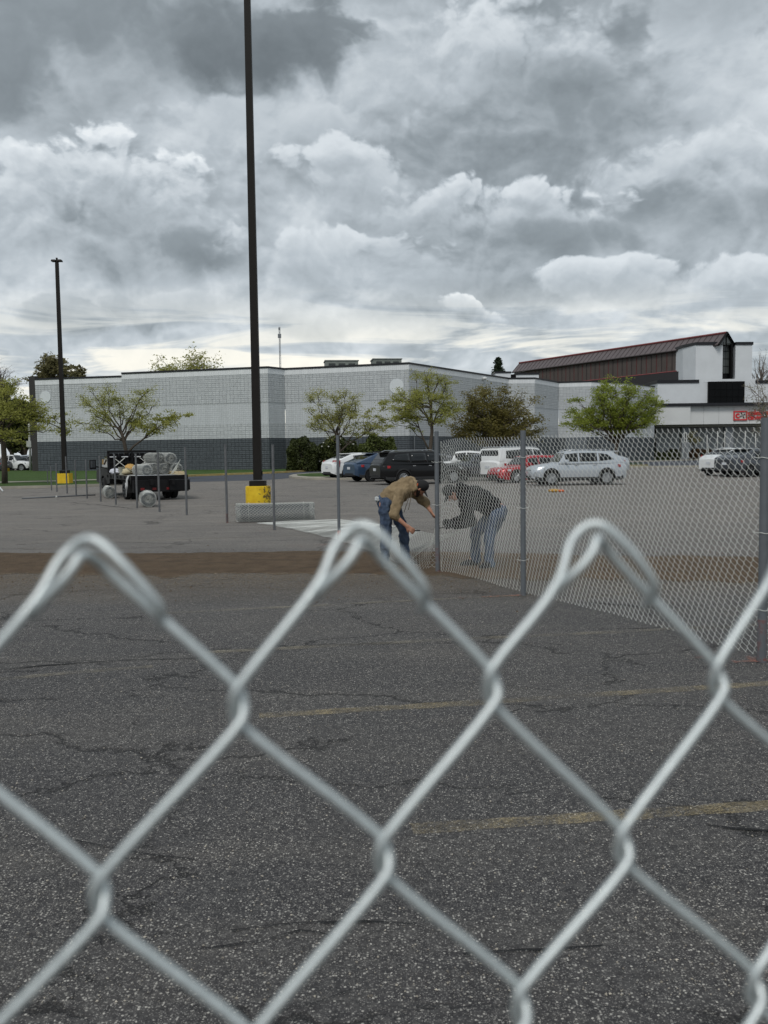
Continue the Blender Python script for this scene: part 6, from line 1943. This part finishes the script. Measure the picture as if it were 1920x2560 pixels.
MB().lathe([(0.11, 0), (0.14, 0.30), (0.15, 0.31), (0.13, 0.31), (0.10, 0.02)], 14).obj('pail', simple('pail_plastic', C(170, 172, 160), 0.6), t, auto=40)
t = thing('board_stack', 'flat stack of pale wooden boards at the right rear of the truck bed', 'boards', on_bed(0.9, -1.0, 0), TYAW + 0.1)
for k in range(4):
    MB().box((0.05 * k, 0.03 * (k % 2), 0.02 + k * 0.035), (1.3 - 0.1 * k, 0.30, 0.03), 0.04 * k).obj('board', simple('pale_board_wood', C(196, 182, 150), 0.8), t)
t = thing('plastic_sheet', 'white plastic sheet spread flat on the truck bed under the rolls', 'sheet', on_bed(1.0, -0.1, 0.0), TYAW)
MB().box((0, 0, 0.006), (1.6, 1.7, 0.012)).obj('sheeting', simple('white_sheeting', C(184, 188, 190), 0.6), t)
t = thing('ratchet_strap', 'tangle of pale straps hanging off the left rear corner of the bed', 'strap', on_bed(0.35, 1.22, 0.0), TYAW)
mb = MB()
r = np.random.default_rng(8)
for k in range(5):
    mb.tube([(0.05 * k - 0.1, 0.0, 0.02), (0.05 * k - 0.12, 0.07, -0.15), (0.04 * k - 0.06, 0.05, -0.35 - 0.05 * k), (0.04 * k, 0.07, -0.45 - 0.08 * k), (0.05 * k + 0.05, 0.06, -0.25)], 0.014, 5)
mb.obj('webbing', simple('pale_webbing', C(180, 182, 182), 0.8), t, smooth=True)

# ---------------------------------------------------------------- the two workers
FOLD = bpy.data.textures.new('cloth_folds', 'CLOUDS'); FOLD.noise_scale = 0.11; FOLD.noise_depth = 2
def fused(name, shapes, mats, parent, voxel=0.014, smooth=4):
    """closed shapes merged into one continuous surface"""
    mb = MB()
    for s_ in shapes:
        if s_[0] == 'c':                               # capsule: p0, r0, p1, r1
            _, p0, r0, p1, r1 = s_
            p0, p1 = np.array(p0, float), np.array(p1, float)
            d = p1 - p0; L_ = np.linalg.norm(d); u = d / L_
            pts, rad = [], []
            for a in np.linspace(-PI / 2 + 0.25, 0, 4): pts.append(p0 + u * r0 * math.sin(a)); rad.append(r0 * math.cos(a))
            for k in np.linspace(0.2, 0.8, 4): pts.append(p0 + d * k); rad.append(r0 + (r1 - r0) * k)
            for a in np.linspace(0, PI / 2 - 0.25, 4): pts.append(p1 + u * r1 * math.sin(a)); rad.append(r1 * math.cos(a))
            mb.tube(pts, rad, 14)
        elif s_[0] == 'e':                             # ellipsoid: centre, radii, (rotation about y)
            _, c, r_, ry = s_
            q = MB(); q.ball((0, 0, 0), r_, 18, 12)
            v = q.v[0] @ np.array(Matrix.Rotation(ry, 3, 'Y')).T + np.array(c)
            mb.add(v, q.f)
    me = mb.mesh(name, True)
    o = bpy.data.objects.new(name, me); COL.objects.link(o)
    m1 = o.modifiers.new('r', 'REMESH'); m1.mode = 'VOXEL'; m1.voxel_size = voxel; m1.use_smooth_shade = True
    m2 = o.modifiers.new('s', 'SMOOTH'); m2.iterations = smooth; m2.factor = 0.6
    if name in ('jeans', 'top_garment'):
        m3 = o.modifiers.new('d', 'DISPLACE'); m3.texture = FOLD; m3.strength = 0.060; m3.mid_level = 0.5
    dg = bpy.context.evaluated_depsgraph_get()
    me2 = bpy.data.meshes.new_from_object(o.evaluated_get(dg))
    o.modifiers.clear(); o.data = me2; me2.name = name
    me2.materials.clear()
    me2.materials.append(mats)
    me2.polygons.foreach_set('use_smooth', [True] * len(me2.polygons))
    o.parent = parent
    return o
def cloth(name, c1, c2, scale=8, bump=0.5, fold=5.0, rough=0.9):
    m = Mat(name, rough, 0, 0.2)
    v = m.coord()
    n = m.noise(v, scale, 5, 0.6)
    fo = m.noise(m.coord(scale=(1, 1, 0.45)), fold, 3, 0.55, 0.8)
    m.color(m.mix(m.rng(m.math('ADD', m.math('MULTIPLY', n, 0.5), m.math('MULTIPLY', fo, 0.5)), 0.36, 0.64), c1, c2))
    m.bump(m.math('ADD', m.math('MULTIPLY', fo, 3.0), m.math('MULTIPLY', m.noise(v, 90, 2), 0.12)), bump, 0.03)
    return m.m
SKIN = simple('skin', C(176, 128, 104), 0.6, 0, 0.08, 12)
HOOD = cloth('tan_hoodie_cloth', C(118, 102, 78), C(150, 132, 104))
JEAN = cloth('blue_denim', C(44, 56, 76), C(84, 98, 118), 10)
JEANL = cloth('faded_denim', C(40, 52, 72), C(92, 106, 124), 7)
JACK = cloth('dark_jacket_cloth', C(9, 9, 13), C(18, 18, 24))
GLOVE = simple('black_glove', C(18, 18, 20), 0.8)
SHOE = simple('brown_shoe', C(74, 62, 50), 0.8, bump=0.2)
SHOEG = simple('grey_shoe', C(96, 92, 84), 0.8, bump=0.2)
SHOEB = simple('black_shoe', C(20, 20, 22), 0.7)
SOLE = simple('pale_sole', C(150, 140, 120), 0.8)
CAP = simple('black_cap_cloth', C(20, 20, 21), 0.85, 0, 0.2, 10, bump=0.3)
HAIR = simple('dark_hair', C(44, 34, 28), 0.9, 0, 0.3, 30)

def hand(shapes, wrist, fdir, palm_n, side, curl=0.9, L=0.085):
    """palm and five bent fingers; fdir = finger direction, palm_n = palm normal"""
    f = Vector(fdir).normalized(); n = Vector(palm_n).normalized(); s_ = f.cross(n).normalized() * side
    w = Vector(wrist)
    pc = w + f * 0.045
    for q in (-0.026, -0.009, 0.009, 0.026):
        shapes.append(('c', tuple(w + s_ * q * 0.7), 0.016, tuple(w + f * 0.082 + s_ * q), 0.0125))
    lens = (0.80, 0.95, 1.0, 0.9)
    for i, q in enumerate((0.034, 0.012, -0.011, -0.032)):
        b = w + f * 0.086 + s_ * q
        d1 = (f * math.cos(curl * 0.5) + n * math.sin(curl * 0.5))
        d2 = (f * math.cos(curl * 1.4) + n * math.sin(curl * 1.4))
        d3 = (f * math.cos(curl * 2.2) + n * math.sin(curl * 2.2))
        k = L * lens[i]
        p1 = b + d1 * k * 0.45; p2 = p1 + d2 * k * 0.33; p3 = p2 + d3 * k * 0.24
        shapes += [('c', tuple(b), 0.0098, tuple(p1), 0.0090), ('c', tuple(p1), 0.0090, tuple(p2), 0.0082), ('c', tuple(p2), 0.0082, tuple(p3), 0.0072)]
    b = w + f * 0.022 + s_ * -0.030
    d1 = (f * 0.75 - s_ * 0.62 + n * 0.35).normalized(); d2 = (f * 0.9 - s_ * 0.1 + n * 0.6).normalized()
    p1 = b + d1 * 0.040; p2 = p1 + d2 * 0.030
    shapes += [('c', tuple(b), 0.0135, tuple(p1), 0.0110), ('c', tuple(p1), 0.0110, tuple(p2), 0.0090)]

def head(shapes, c, face, up, r=0.098):
    """skull, jaw, nose, ears; face = viewing direction"""
    c = Vector(c); f = Vector(face).normalized(); u = Vector(up); u = (u - f * u.dot(f)).normalized(); s_ = f.cross(u)
    E_ = lambda p, q: shapes.append(('e', tuple(p), q, 0))
    E_(c - f * 0.008 + u * 0.025, (r * 0.95, r * 0.82, r * 0.98))
    shapes.append(('c', tuple(c + f * 0.012 + u * 0.02), 0.074, tuple(c + f * 0.030 - u * 0.070), 0.046))
    shapes.append(('c', tuple(c + f * 0.085 + u * 0.006), 0.011, tuple(c + f * 0.103 - u * 0.030), 0.014))      # nose
    shapes.append(('c', tuple(c + f * 0.070 - u * 0.060 - s_ * 0.022), 0.010, tuple(c + f * 0.070 - u * 0.060 + s_ * 0.022), 0.010))   # mouth
    shapes.append(('c', tuple(c + f * 0.074 + u * 0.022 - s_ * 0.045), 0.012, tuple(c + f * 0.074 + u * 0.022 + s_ * 0.045), 0.012))   # brow
    for q in (-1, 1):
        shapes.append(('c', tuple(c - f * 0.004 + s_ * 0.080 * q + u * 0.018), 0.014, tuple(c - f * 0.002 + s_ * 0.080 * q - u * 0.022), 0.010))
    return c, f, u, s_

def shoe(parent, heel, toe, mat):
    h, t_ = Vector(heel), Vector(toe)
    d = (t_ - h).normalized()
    h0 = Vector((h.x, h.y, 0.0)); t0 = Vector((t_.x, t_.y, 0.0))
    fused('shoe', [('c', (h0.x, h0.y, 0.052), 0.046, (t0.x, t0.y, 0.040), 0.040), ('c', (h0.x, h0.y, 0.045), 0.050, (h0.x, h0.y, 0.125), 0.054), ('c', (h0.x + d.x * 0.03, h0.y + d.y * 0.03, 0.085), 0.056, (t0.x - d.x * 0.04, t0.y - d.y * 0.04, 0.05), 0.048)], mat, parent, 0.010, 3)
    mb = MB(); n_ = 14
    dd = t0 - h0; L_ = dd.length; ang = math.atan2(dd.y, dd.x)
    poly = []
    for a in np.linspace(0, 2 * PI, n_, endpoint=False):
        x_, y_ = math.cos(a) * (L_ / 2 + 0.052), math.sin(a) * 0.048
        poly.append((h0.x + dd.x / 2 + x_ * math.cos(ang) - y_ * math.sin(ang), h0.y + dd.y / 2 + x_ * math.sin(ang) + y_ * math.cos(ang)))
    mb.prism(poly, 'z', 0.002, 0.026); mb.obj('sole', SOLE, parent)

def worker(label, base, P_, top_m, jean_m, shoe_m, glove, cap_m, extra, group='two workers at the end post'):
    t = thing('person', label, 'person', base, 0, group)
    g = {k: Vector(v) for k, v in P_.items() if isinstance(v, tuple)}
    # continuous body
    b = []
    pel, che, nk = g['pelvis'], g['chest'], g['neck']
    for q in ('n', 'f'):
        b += [('c', g['hip_' + q], 0.086, g['knee_' + q], 0.058), ('c', g['knee_' + q], 0.056, g['ankle_' + q], 0.038), ('c', g['ankle_' + q], 0.036, g['ankle_' + q].lerp(g['toe_' + q], 0.75) - Vector((0, 0, 0.02)), 0.022),
              ('c', g['sh_' + q], 0.052, g['el_' + q], 0.040), ('c', g['el_' + q], 0.040, g['wr_' + q], 0.027)]
    b += [('c', pel, 0.12, che, 0.135), ('c', che, 0.12, nk, 0.058), ('c', g['sh_n'], 0.055, g['sh_f'], 0.055), ('c', g['hip_n'], 0.10, g['hip_f'], 0.10)]
    hd = g['head']
    b += [('c', nk, 0.055, hd, 0.055)]
    head(b, hd, P_['face'], P_['up'])
    for q in ('n', 'f'):
        hand(b, g['wr_' + q], P_['hd_' + q], P_['pn_' + q], P_['sd_' + q], P_.get('curl', 0.9))
    fused('body', b, SKIN, t, 0.0075, 3)
    # jeans
    j = [('c', g['hip_n'], 0.118, g['hip_f'], 0.118), ('c', pel, 0.130, pel + (che - pel) * 0.18, 0.132)]
    for q in ('n', 'f'):
        kn, an, hp = g['knee_' + q], g['ankle_' + q], g['hip_' + q]
        bk = (hp + an) / 2
        j += [('c', hp, 0.112, kn, 0.076), ('c', kn, 0.076, an + Vector((0, 0, 0.02)), 0.066), ('c', an + Vector((0, 0, 0.02)), 0.068, an + Vector((0.01, 0, -0.03)), 0.070),
              ('c', kn + Vector((0.0, 0, -0.05)), 0.080, kn + Vector((0, 0, 0.04)), 0.082)]
    fused('jeans', j, jean_m, t, 0.012, 3)
    # upper garment, hem to cuffs
    c = []
    ax = che - pel
    c += [('c', pel + ax * 0.20, 0.150, pel + ax * 0.62, 0.165), ('c', pel + ax * 0.55, 0.168, che, 0.160), ('c', che, 0.158, che + (nk - che) * 0.55, 0.105), ('c', g['sh_n'], 0.082, g['sh_f'], 0.082),
          ('c', che, 0.15, g['sh_n'], 0.085), ('c', che, 0.15, g['sh_f'], 0.085), ('c', che + (nk - che) * 0.5, 0.10, nk, 0.080)]
    for q in ('n', 'f'):
        e_, w_ = g['el_' + q], g['wr_' + q]
        k = P_['cuff']
        cf = e_ + (w_ - e_) * k
        c += [('c', g['sh_' + q], 0.085, e_, 0.068), ('c', e_, 0.068, cf, 0.052), ('c', cf - (w_ - e_).normalized() * 0.03, 0.058, cf, 0.050)]
        mid_ = g['sh_' + q].lerp(e_, 0.55)
        c += [('c', mid_ + Vector((0, 0, -0.015)), 0.076, e_, 0.072)]
    c += [('e', tuple(pel + ax * 0.32 + Vector((0, 0, -0.05))), (0.13, 0.15, 0.12), 0)]
    c += extra.get('hood', [])
    fused('top_garment', c, top_m, t, 0.012, 3)['label'] = extra['garment']
    # cap
    hc = g['head']; f = Vector(P_['face']).normalized(); u = Vector(P_['up']); u = (u - f * u.dot(f)).normalized(); s_ = f.cross(u)
    k_ = []
    k_ += [('e', tuple(hc + u * 0.050 - f * 0.010), (0.112, 0.100, 0.092), 0)]
    fused('cap', k_, cap_m, t, 0.010, 2)
    mb = MB(); V = []
    for i in range(9):
        a = -1.15 + 2.3 * i / 8
        for rr_ in (0.085, 0.175 - 0.02 * abs(a)):
            p = hc + u * (0.055 - 0.030 * (rr_ > 0.1)) + f * (math.cos(a * 0.75) * rr_) + s_ * (math.sin(a * 0.75) * rr_ * 1.0)
            V.append(tuple(p))
    V2 = [tuple(Vector(p) - u * 0.008) for p in V]
    F = []
    for i in range(8): F += [(2 * i, 2 * i + 1, 2 * i + 3, 2 * i + 2), (2 * i + 18, 2 * i + 2 + 18, 2 * i + 3 + 18, 2 * i + 1 + 18), (2 * i + 1, 2 * i + 19, 2 * i + 21, 2 * i + 3)]
    F += [(0, 18, 19, 1), (16, 17, 35, 34)]
    mb.add(V + V2, F).obj('cap_brim', cap_m, t, smooth=False)
    fused('hair', [('c', hc - f * 0.045 + u * 0.01 - s_ * 0.03, 0.052, hc - f * 0.045 + u * 0.01 + s_ * 0.03, 0.052), ('c', hc - f * 0.05 + u * 0.0, 0.05, hc - f * 0.055 - u * 0.045, 0.035)], HAIR, t, 0.010, 2)
    if P_.get('beard'):
        fused('beard', [('c', hc + f * 0.040 - u * 0.062, 0.048, hc + f * 0.058 - u * 0.085, 0.032), ('c', hc + f * 0.015 - u * 0.030 - s_ * 0.045, 0.032, hc + f * 0.04 - u * 0.07 - s_ * 0.02, 0.030), ('c', hc + f * 0.015 - u * 0.030 + s_ * 0.045, 0.032, hc + f * 0.04 - u * 0.07 + s_ * 0.02, 0.030)], HAIR, t, 0.008, 2)
    for q in ('n', 'f'):
        a, b_ = g['ankle_' + q], g['toe_' + q]
        shoe(t, (a.x - 0.02 * (b_ - a).normalized().x, a.y, 0), (b_.x, b_.y, 0), shoe_m[0 if q == 'n' else 1])
        if glove:
            gl = []
            hand(gl, g['wr_' + q], P_['hd_' + q], P_['pn_' + q], P_['sd_' + q], P_.get('curl', 0.9))
            gl = [(s_[0], s_[1], s_[2] + 0.0035, s_[3], s_[4] + 0.0035) for s_ in gl]
            gl.append(('c', tuple(g['wr_' + q] - (g['wr_' + q] - g['el_' + q]).normalized() * 0.04), 0.036, tuple(g['wr_' + q]), 0.030))
            fused('glove', gl, GLOVE, t, 0.0075, 2)
    for e_ in extra.get('more', []): e_(t, g)
    return t

Z = 1.466e-3
A = lambda x, z, y: ((x - 400) * Z, y, (1092 - z) * Z)
base1 = P(1001, 1430, 12.75); base1 = (base1.x, 12.75, 0)
def cords(t, g):
    for dx in (0.0, 0.035):
        p = g['neck'] + Vector((-0.03 - dx, -0.10, -0.10))
        MB().tube([tuple(p), tuple(p + Vector((-0.01, -0.02, -0.10))), tuple(p + Vector((-0.045 - dx * 0.8, -0.02, -0.25 - dx)))], 0.0045, 5).obj('drawstring', simple('drawstring_cord', C(110, 98, 80), 0.9), t, smooth=True)
def inner_hood(t, g):
    n = g['neck']; d = (g['head'] - n).normalized()
    mb = MB()
    up = Vector((0, 0, 1)); a_ = d.cross(up).normalized(); b_ = d.cross(a_)
    pts = [tuple(n + d * (0.045) + (a_ * math.cos(q) + b_ * math.sin(q)) * 0.082) for q in np.linspace(0, 2 * PI, 22)]
    mb.tube(pts, 0.011, 6, cap=False); mb.obj('collar_lining', simple('orange_lining', C(172, 84, 44), 0.9), t, smooth=True)
def rag_(t, g):
    mb = MB(); p = g['hip_n'] + Vector((-0.12, -0.02, 0.08))
    mb.ball(tuple(p), (0.030, 0.045, 0.038), 9, 6); mb.v[0] += np.random.default_rng(2).normal(0, 0.006, mb.v[0].shape)
    mb.obj('pocket_rag', simple('white_rag', C(180, 184, 184), 0.9), t)
n1 = A(535, 262, 0.0)
P1 = dict(pelvis=A(262, 425, 0.02), chest=A(440, 300, -0.02), neck=A(535, 268, -0.02), head=A(598, 300, -0.01), face=(0.60, 0.10, -0.80), up=(0.80, 0, 0.60),
          hip_n=A(255, 455, -0.10), knee_n=A(262, 745, -0.13), ankle_n=A(248, 1010, -0.15), toe_n=A(345, 1085, -0.22),
          hip_f=A(330, 455, 0.14), knee_f=A(440, 740, 0.16), ankle_f=A(458, 1000, 0.20), toe_f=A(575, 1080, 0.16),
          sh_n=A(405, 345, -0.19), el_n=A(335, 545, -0.27), wr_n=A(468, 665, -0.25), sh_f=A(540, 335, 0.16), el_f=A(665, 455, 0.17), wr_f=A(715, 535, 0.10),
          hd_n=(0.75, 0.05, -0.62), pn_n=(0.1, 0.95, -0.2), sd_n=1, hd_f=(0.45, -0.3, -0.8), pn_f=(0.8, 0.3, 0.4), sd_f=1, cuff=0.28, curl=0.95, beard=True)
w1 = worker('person in tan hoodie, blue jeans and black cap bending over the end post', base1, P1, HOOD, JEAN, (SHOEG, SHOE), False, CAP,
       dict(garment='tan hooded sweatshirt', hood=[('c', A(480, 225, -0.09), 0.062, A(520, 215, 0.06), 0.062), ('c', A(512, 235, -0.10), 0.050, A(545, 300, -0.11), 0.042), ('c', A(512, 235, 0.09), 0.050, A(545, 300, 0.10), 0.042), ('e', A(470, 240, -0.01), (0.09, 0.13, 0.07), 0)],
            more=[cords, inner_hood, rag_]))
# pliers in the near hand, wire end in the far one
t = thing('pliers', 'dark pliers gripped in the lower hand of the worker in tan', 'pliers', (base1[0], base1[1], 0))
wr = Vector(A(468, 665, -0.25)); d_ = Vector((0.75, 0.05, -0.62)).normalized()
q0 = wr + d_ * 0.10 + Vector((0, 0.03, 0))
mb = MB(); mb.tube([tuple(q0 + Vector((-0.07, 0.0, -0.01))), tuple(q0), tuple(q0 + Vector((0.07, 0, 0.0)))], 0.008, 6); mb.tube([tuple(q0 + Vector((-0.07, 0.0, 0.02))), tuple(q0 + Vector((0, 0, 0.004))), tuple(q0 + Vector((0.07, 0, -0.004)))], 0.008, 6); mb.tube([tuple(q0 + Vector((0.07, 0, 0))), tuple(q0 + Vector((0.115, 0, 0)))], [0.014, 0.008], 6)
mb.obj('jaws_and_grips', simple('dark_tool_steel', C(50, 50, 52), 0.5, 0.5), t, smooth=True)
B = lambda x, z, y: ((x - 1230) * Z, y, (1112 - z) * Z)
base2 = P(1211, 1430, 12.55); base2 = (base2.x, 12.55, 0)
P2 = dict(pelvis=B(1370, 545, 0.0), chest=B(1130, 400, 0.0), neck=B(985, 375, 0.0), head=B(915, 365, 0.0), face=(-0.55, -0.12, -0.83), up=(-0.83, 0, 0.55),
          hip_n=B(1350, 590, -0.11), knee_n=B(1270, 800, -0.12), ankle_n=B(1270, 1035, -0.12), toe_n=B(1185, 1092, -0.20),
          hip_f=B(1330, 590, 0.11), knee_f=B(1150, 780, 0.14), ankle_f=B(1150, 1015, 0.16), toe_f=B(1025, 1075, 0.14),
          sh_n=B(1050, 435, -0.18), el_n=B(1090, 640, -0.22), wr_n=B(925, 672, -0.20), sh_f=B(1040, 430, 0.17), el_f=B(1075, 615, 0.24), wr_f=B(915, 655, 0.12),
          hd_n=(-1, 0.1, -0.05), pn_n=(0, 0.9, -0.3), sd_n=1, hd_f=(-1, -0.1, 0.05), pn_f=(0, -0.9, -0.3), sd_f=1, cuff=0.88, curl=0.95, beard=False)
worker('person in black jacket and faded jeans bending behind the fence mesh', base2, P2, JACK, JEANL, (SHOEB, SHOEB), True, CAP,
       dict(garment='black jacket with a gathered hood', hood=[('c', B(1010, 300, -0.08), 0.062, B(1000, 300, 0.08), 0.062), ('e', B(1030, 315, 0), (0.08, 0.12, 0.07), 0)]))
t = thing('wire_cutter', 'dark long-handled tool held by the gloved worker at the end post', 'tool', (base2[0], base2[1], 0))
q0 = Vector(B(915, 672, -0.17)) + Vector((-0.09, 0.02, -0.02))
mb = MB(); mb.tube([tuple(q0 + Vector((0.08, 0, 0.0))), tuple(q0), tuple(q0 + Vector((-0.16, 0, -0.03)))], [0.009, 0.010, 0.007], 6); mb.obj('handle', simple('black_tool_grip', C(22, 22, 24), 0.6), t, smooth=True)

# ---------------------------------------------------------------- the near fence top, out of focus
def near_fence():
    f = 0.034 / 0.036
    O = np.array([-0.0415, 0.0098, 0.2395]) * f
    a, b, c = -0.2101, -0.1606, -0.0226
    ca, sa, cb, sb, cc, sc = math.cos(a), math.sin(a), math.cos(b), math.sin(b), math.cos(c), math.sin(c)
    M_ = np.array([[ca, 0, sa], [0, 1, 0], [-sa, 0, ca]]) @ np.array([[1, 0, 0], [0, cb, -sb], [0, sb, cb]]) @ np.array([[cc, -sc, 0], [sc, cc, 0], [0, 0, 1]])
    to_world = np.array(CROT) @ np.diag([1, -1, -1])
    Ow = to_world @ O + np.array(CAM); Uw = to_world @ M_[:, 0]; Vw = to_world @ M_[:, 1]; Nw = -to_world @ M_[:, 2]
    hx, hy = 0.034, 0.034 * 1.2
    seen = {(0, 1): (515, 1525), (2, 1): (1062, 1480), (4, 1): (1550, 1465), (-1, 2): (215, 1940), (1, 2): (828, 1850), (3, 2): (1345, 1825), (2, 3): (1124, 2172), (4, 3): (1630, 2132), (-1, 0): (195, 1200), (1, 0): (785, 1168), (3, 0): (1288, 1163)}
    corr = {}
    for (i, j), (pu, pv) in seen.items():
        # meet of the sight line with the fence plane gives how far the real node strays from the grid
        d = np.array(ray(pu * 1.1573, pv * 1.1573))
        A_ = np.column_stack([Uw, Vw, -d])
        s_ = np.linalg.solve(A_, np.array(CAM) - Ow)
        corr[(i, j)] = (s_[0] - i * hx, s_[1] - j * hy)
    def node(i, j):
        if (i, j) in corr: dx, dy = corr[(i, j)]
        else:
            w = [(1 / (((i - a_) ** 2 + (j - b_) ** 2) ** 1.5), q) for (a_, b_), q in corr.items()]
            sw = sum(x for x, _ in w); fade = min(1.0, sw * 1.2)
            dx = sum(x * q[0] for x, q in w) / sw * fade; dy = sum(x * q[1] for x, q in w) / sw * fade
        return np.array([i * hx + dx, j * hy + dy])
    r_w = 0.00130
    ov, dp, bh = 0.0013, 0.0020, 0.0048
    t = thing('near_fence', 'blurred silver chain link fence top close before the camera', 'fence', tuple(Ow))
    W3 = lambda p, z: Ow + Uw * p[0] + Vw * p[1] + Nw * z
    def smooth_path(pts, n):
        pts = np.array(pts)
        s_ = np.r_[0, np.cumsum(np.linalg.norm(np.diff(pts, axis=0), axis=1))]
        return np.stack([np.interp(np.linspace(0, s_[-1], n), s_, pts[:, q]) for q in range(3)], 1)
    rows = 40
    for k in range(-7, 11):
        pts = []
        for j in range(0, rows + 1):
            left = (k + j) % 2 == 1
            c = node(k if left else k + 1, j)
            sgn = -1 if left else 1
            xo = sgn * ov
            # arrival and departure depths: "/" runs in front, "\\" behind
            za, zb = (dp, -dp) if left else (-dp, dp)
            if j == 0:
                if left:      # right-hand wire: folds low over the peak and back down the left leg
                    L1 = node(k - 1, 1) - c
                    L1 = L1 / np.linalg.norm(L1)
                    pts += [(c + np.array([-0.0136, 0.0142]), -0.0005), (c + np.array([-0.0112, 0.0116]), 0.0030), (c + np.array([-0.0070, 0.0078]), 0.0050), (c + np.array([-0.0034, 0.0036]), 0.0054), (c + np.array([-0.0018, -0.0002]), 0.0046), (c + np.array([0.0014, 0.0010]), 0.0010), (c + np.array([0.0045, 0.0045]), -dp)]
                else:         # left-hand wire: arches high over the peak and down the right leg
                    L2 = node(k + 2, 1) - c
                    L2 = L2 / np.linalg.norm(L2)
                    nn = np.array([L2[1], -L2[0]])
                    pts += [(c + L2 * 0.0250 + nn * 0.0006, -0.0050), (c + L2 * 0.0235 + nn * 0.0018, -0.0016), (c + L2 * 0.021 + nn * 0.0034, 0.0024), (c + L2 * 0.0125 + nn * 0.0040, 0.0034), (c + L2 * 0.0065 + nn * 0.0042, 0.0030), (c + np.array([0.0022, -0.0036]), 0.0016), (c + np.array([-0.0012, -0.0043]), 0.0),
                            (c + np.array([-0.0044, -0.0026]), -0.0014), (c + np.array([-0.0080, 0.0014]), -0.0010), (c + np.array([-0.0112, 0.0088]), 0.0008), (c + np.array([-0.0150, 0.0140]), 0.0018), (c + np.array([-0.0192, 0.0190]), dp)]
                continue
            pts += [(c + np.array([xo * 0.35, -bh]), za), (c + np.array([xo, -bh * 0.28]), za * 0.55), (c + np.array([xo, bh * 0.28]), zb * 0.55), (c + np.array([xo * 0.35, bh]), zb)]
        w = [W3(p, z) for p, z in pts]
        ctrl = np.array(w)
        # round the bends by two rounds of corner cutting
        for _ in range(2):
            a_, b_ = ctrl[:-1], ctrl[1:]
            q = np.empty((len(a_) * 2, 3)); q[0::2] = a_ * 0.75 + b_ * 0.25; q[1::2] = a_ * 0.25 + b_ * 0.75
            ctrl = np.vstack([ctrl[:1], q, ctrl[-1:]])
        mb = MB(); mb.tube(ctrl - Ow, r_w, 12)
        mb.obj('wire', WIRE_NEAR, t, smooth=True)
near_fence()
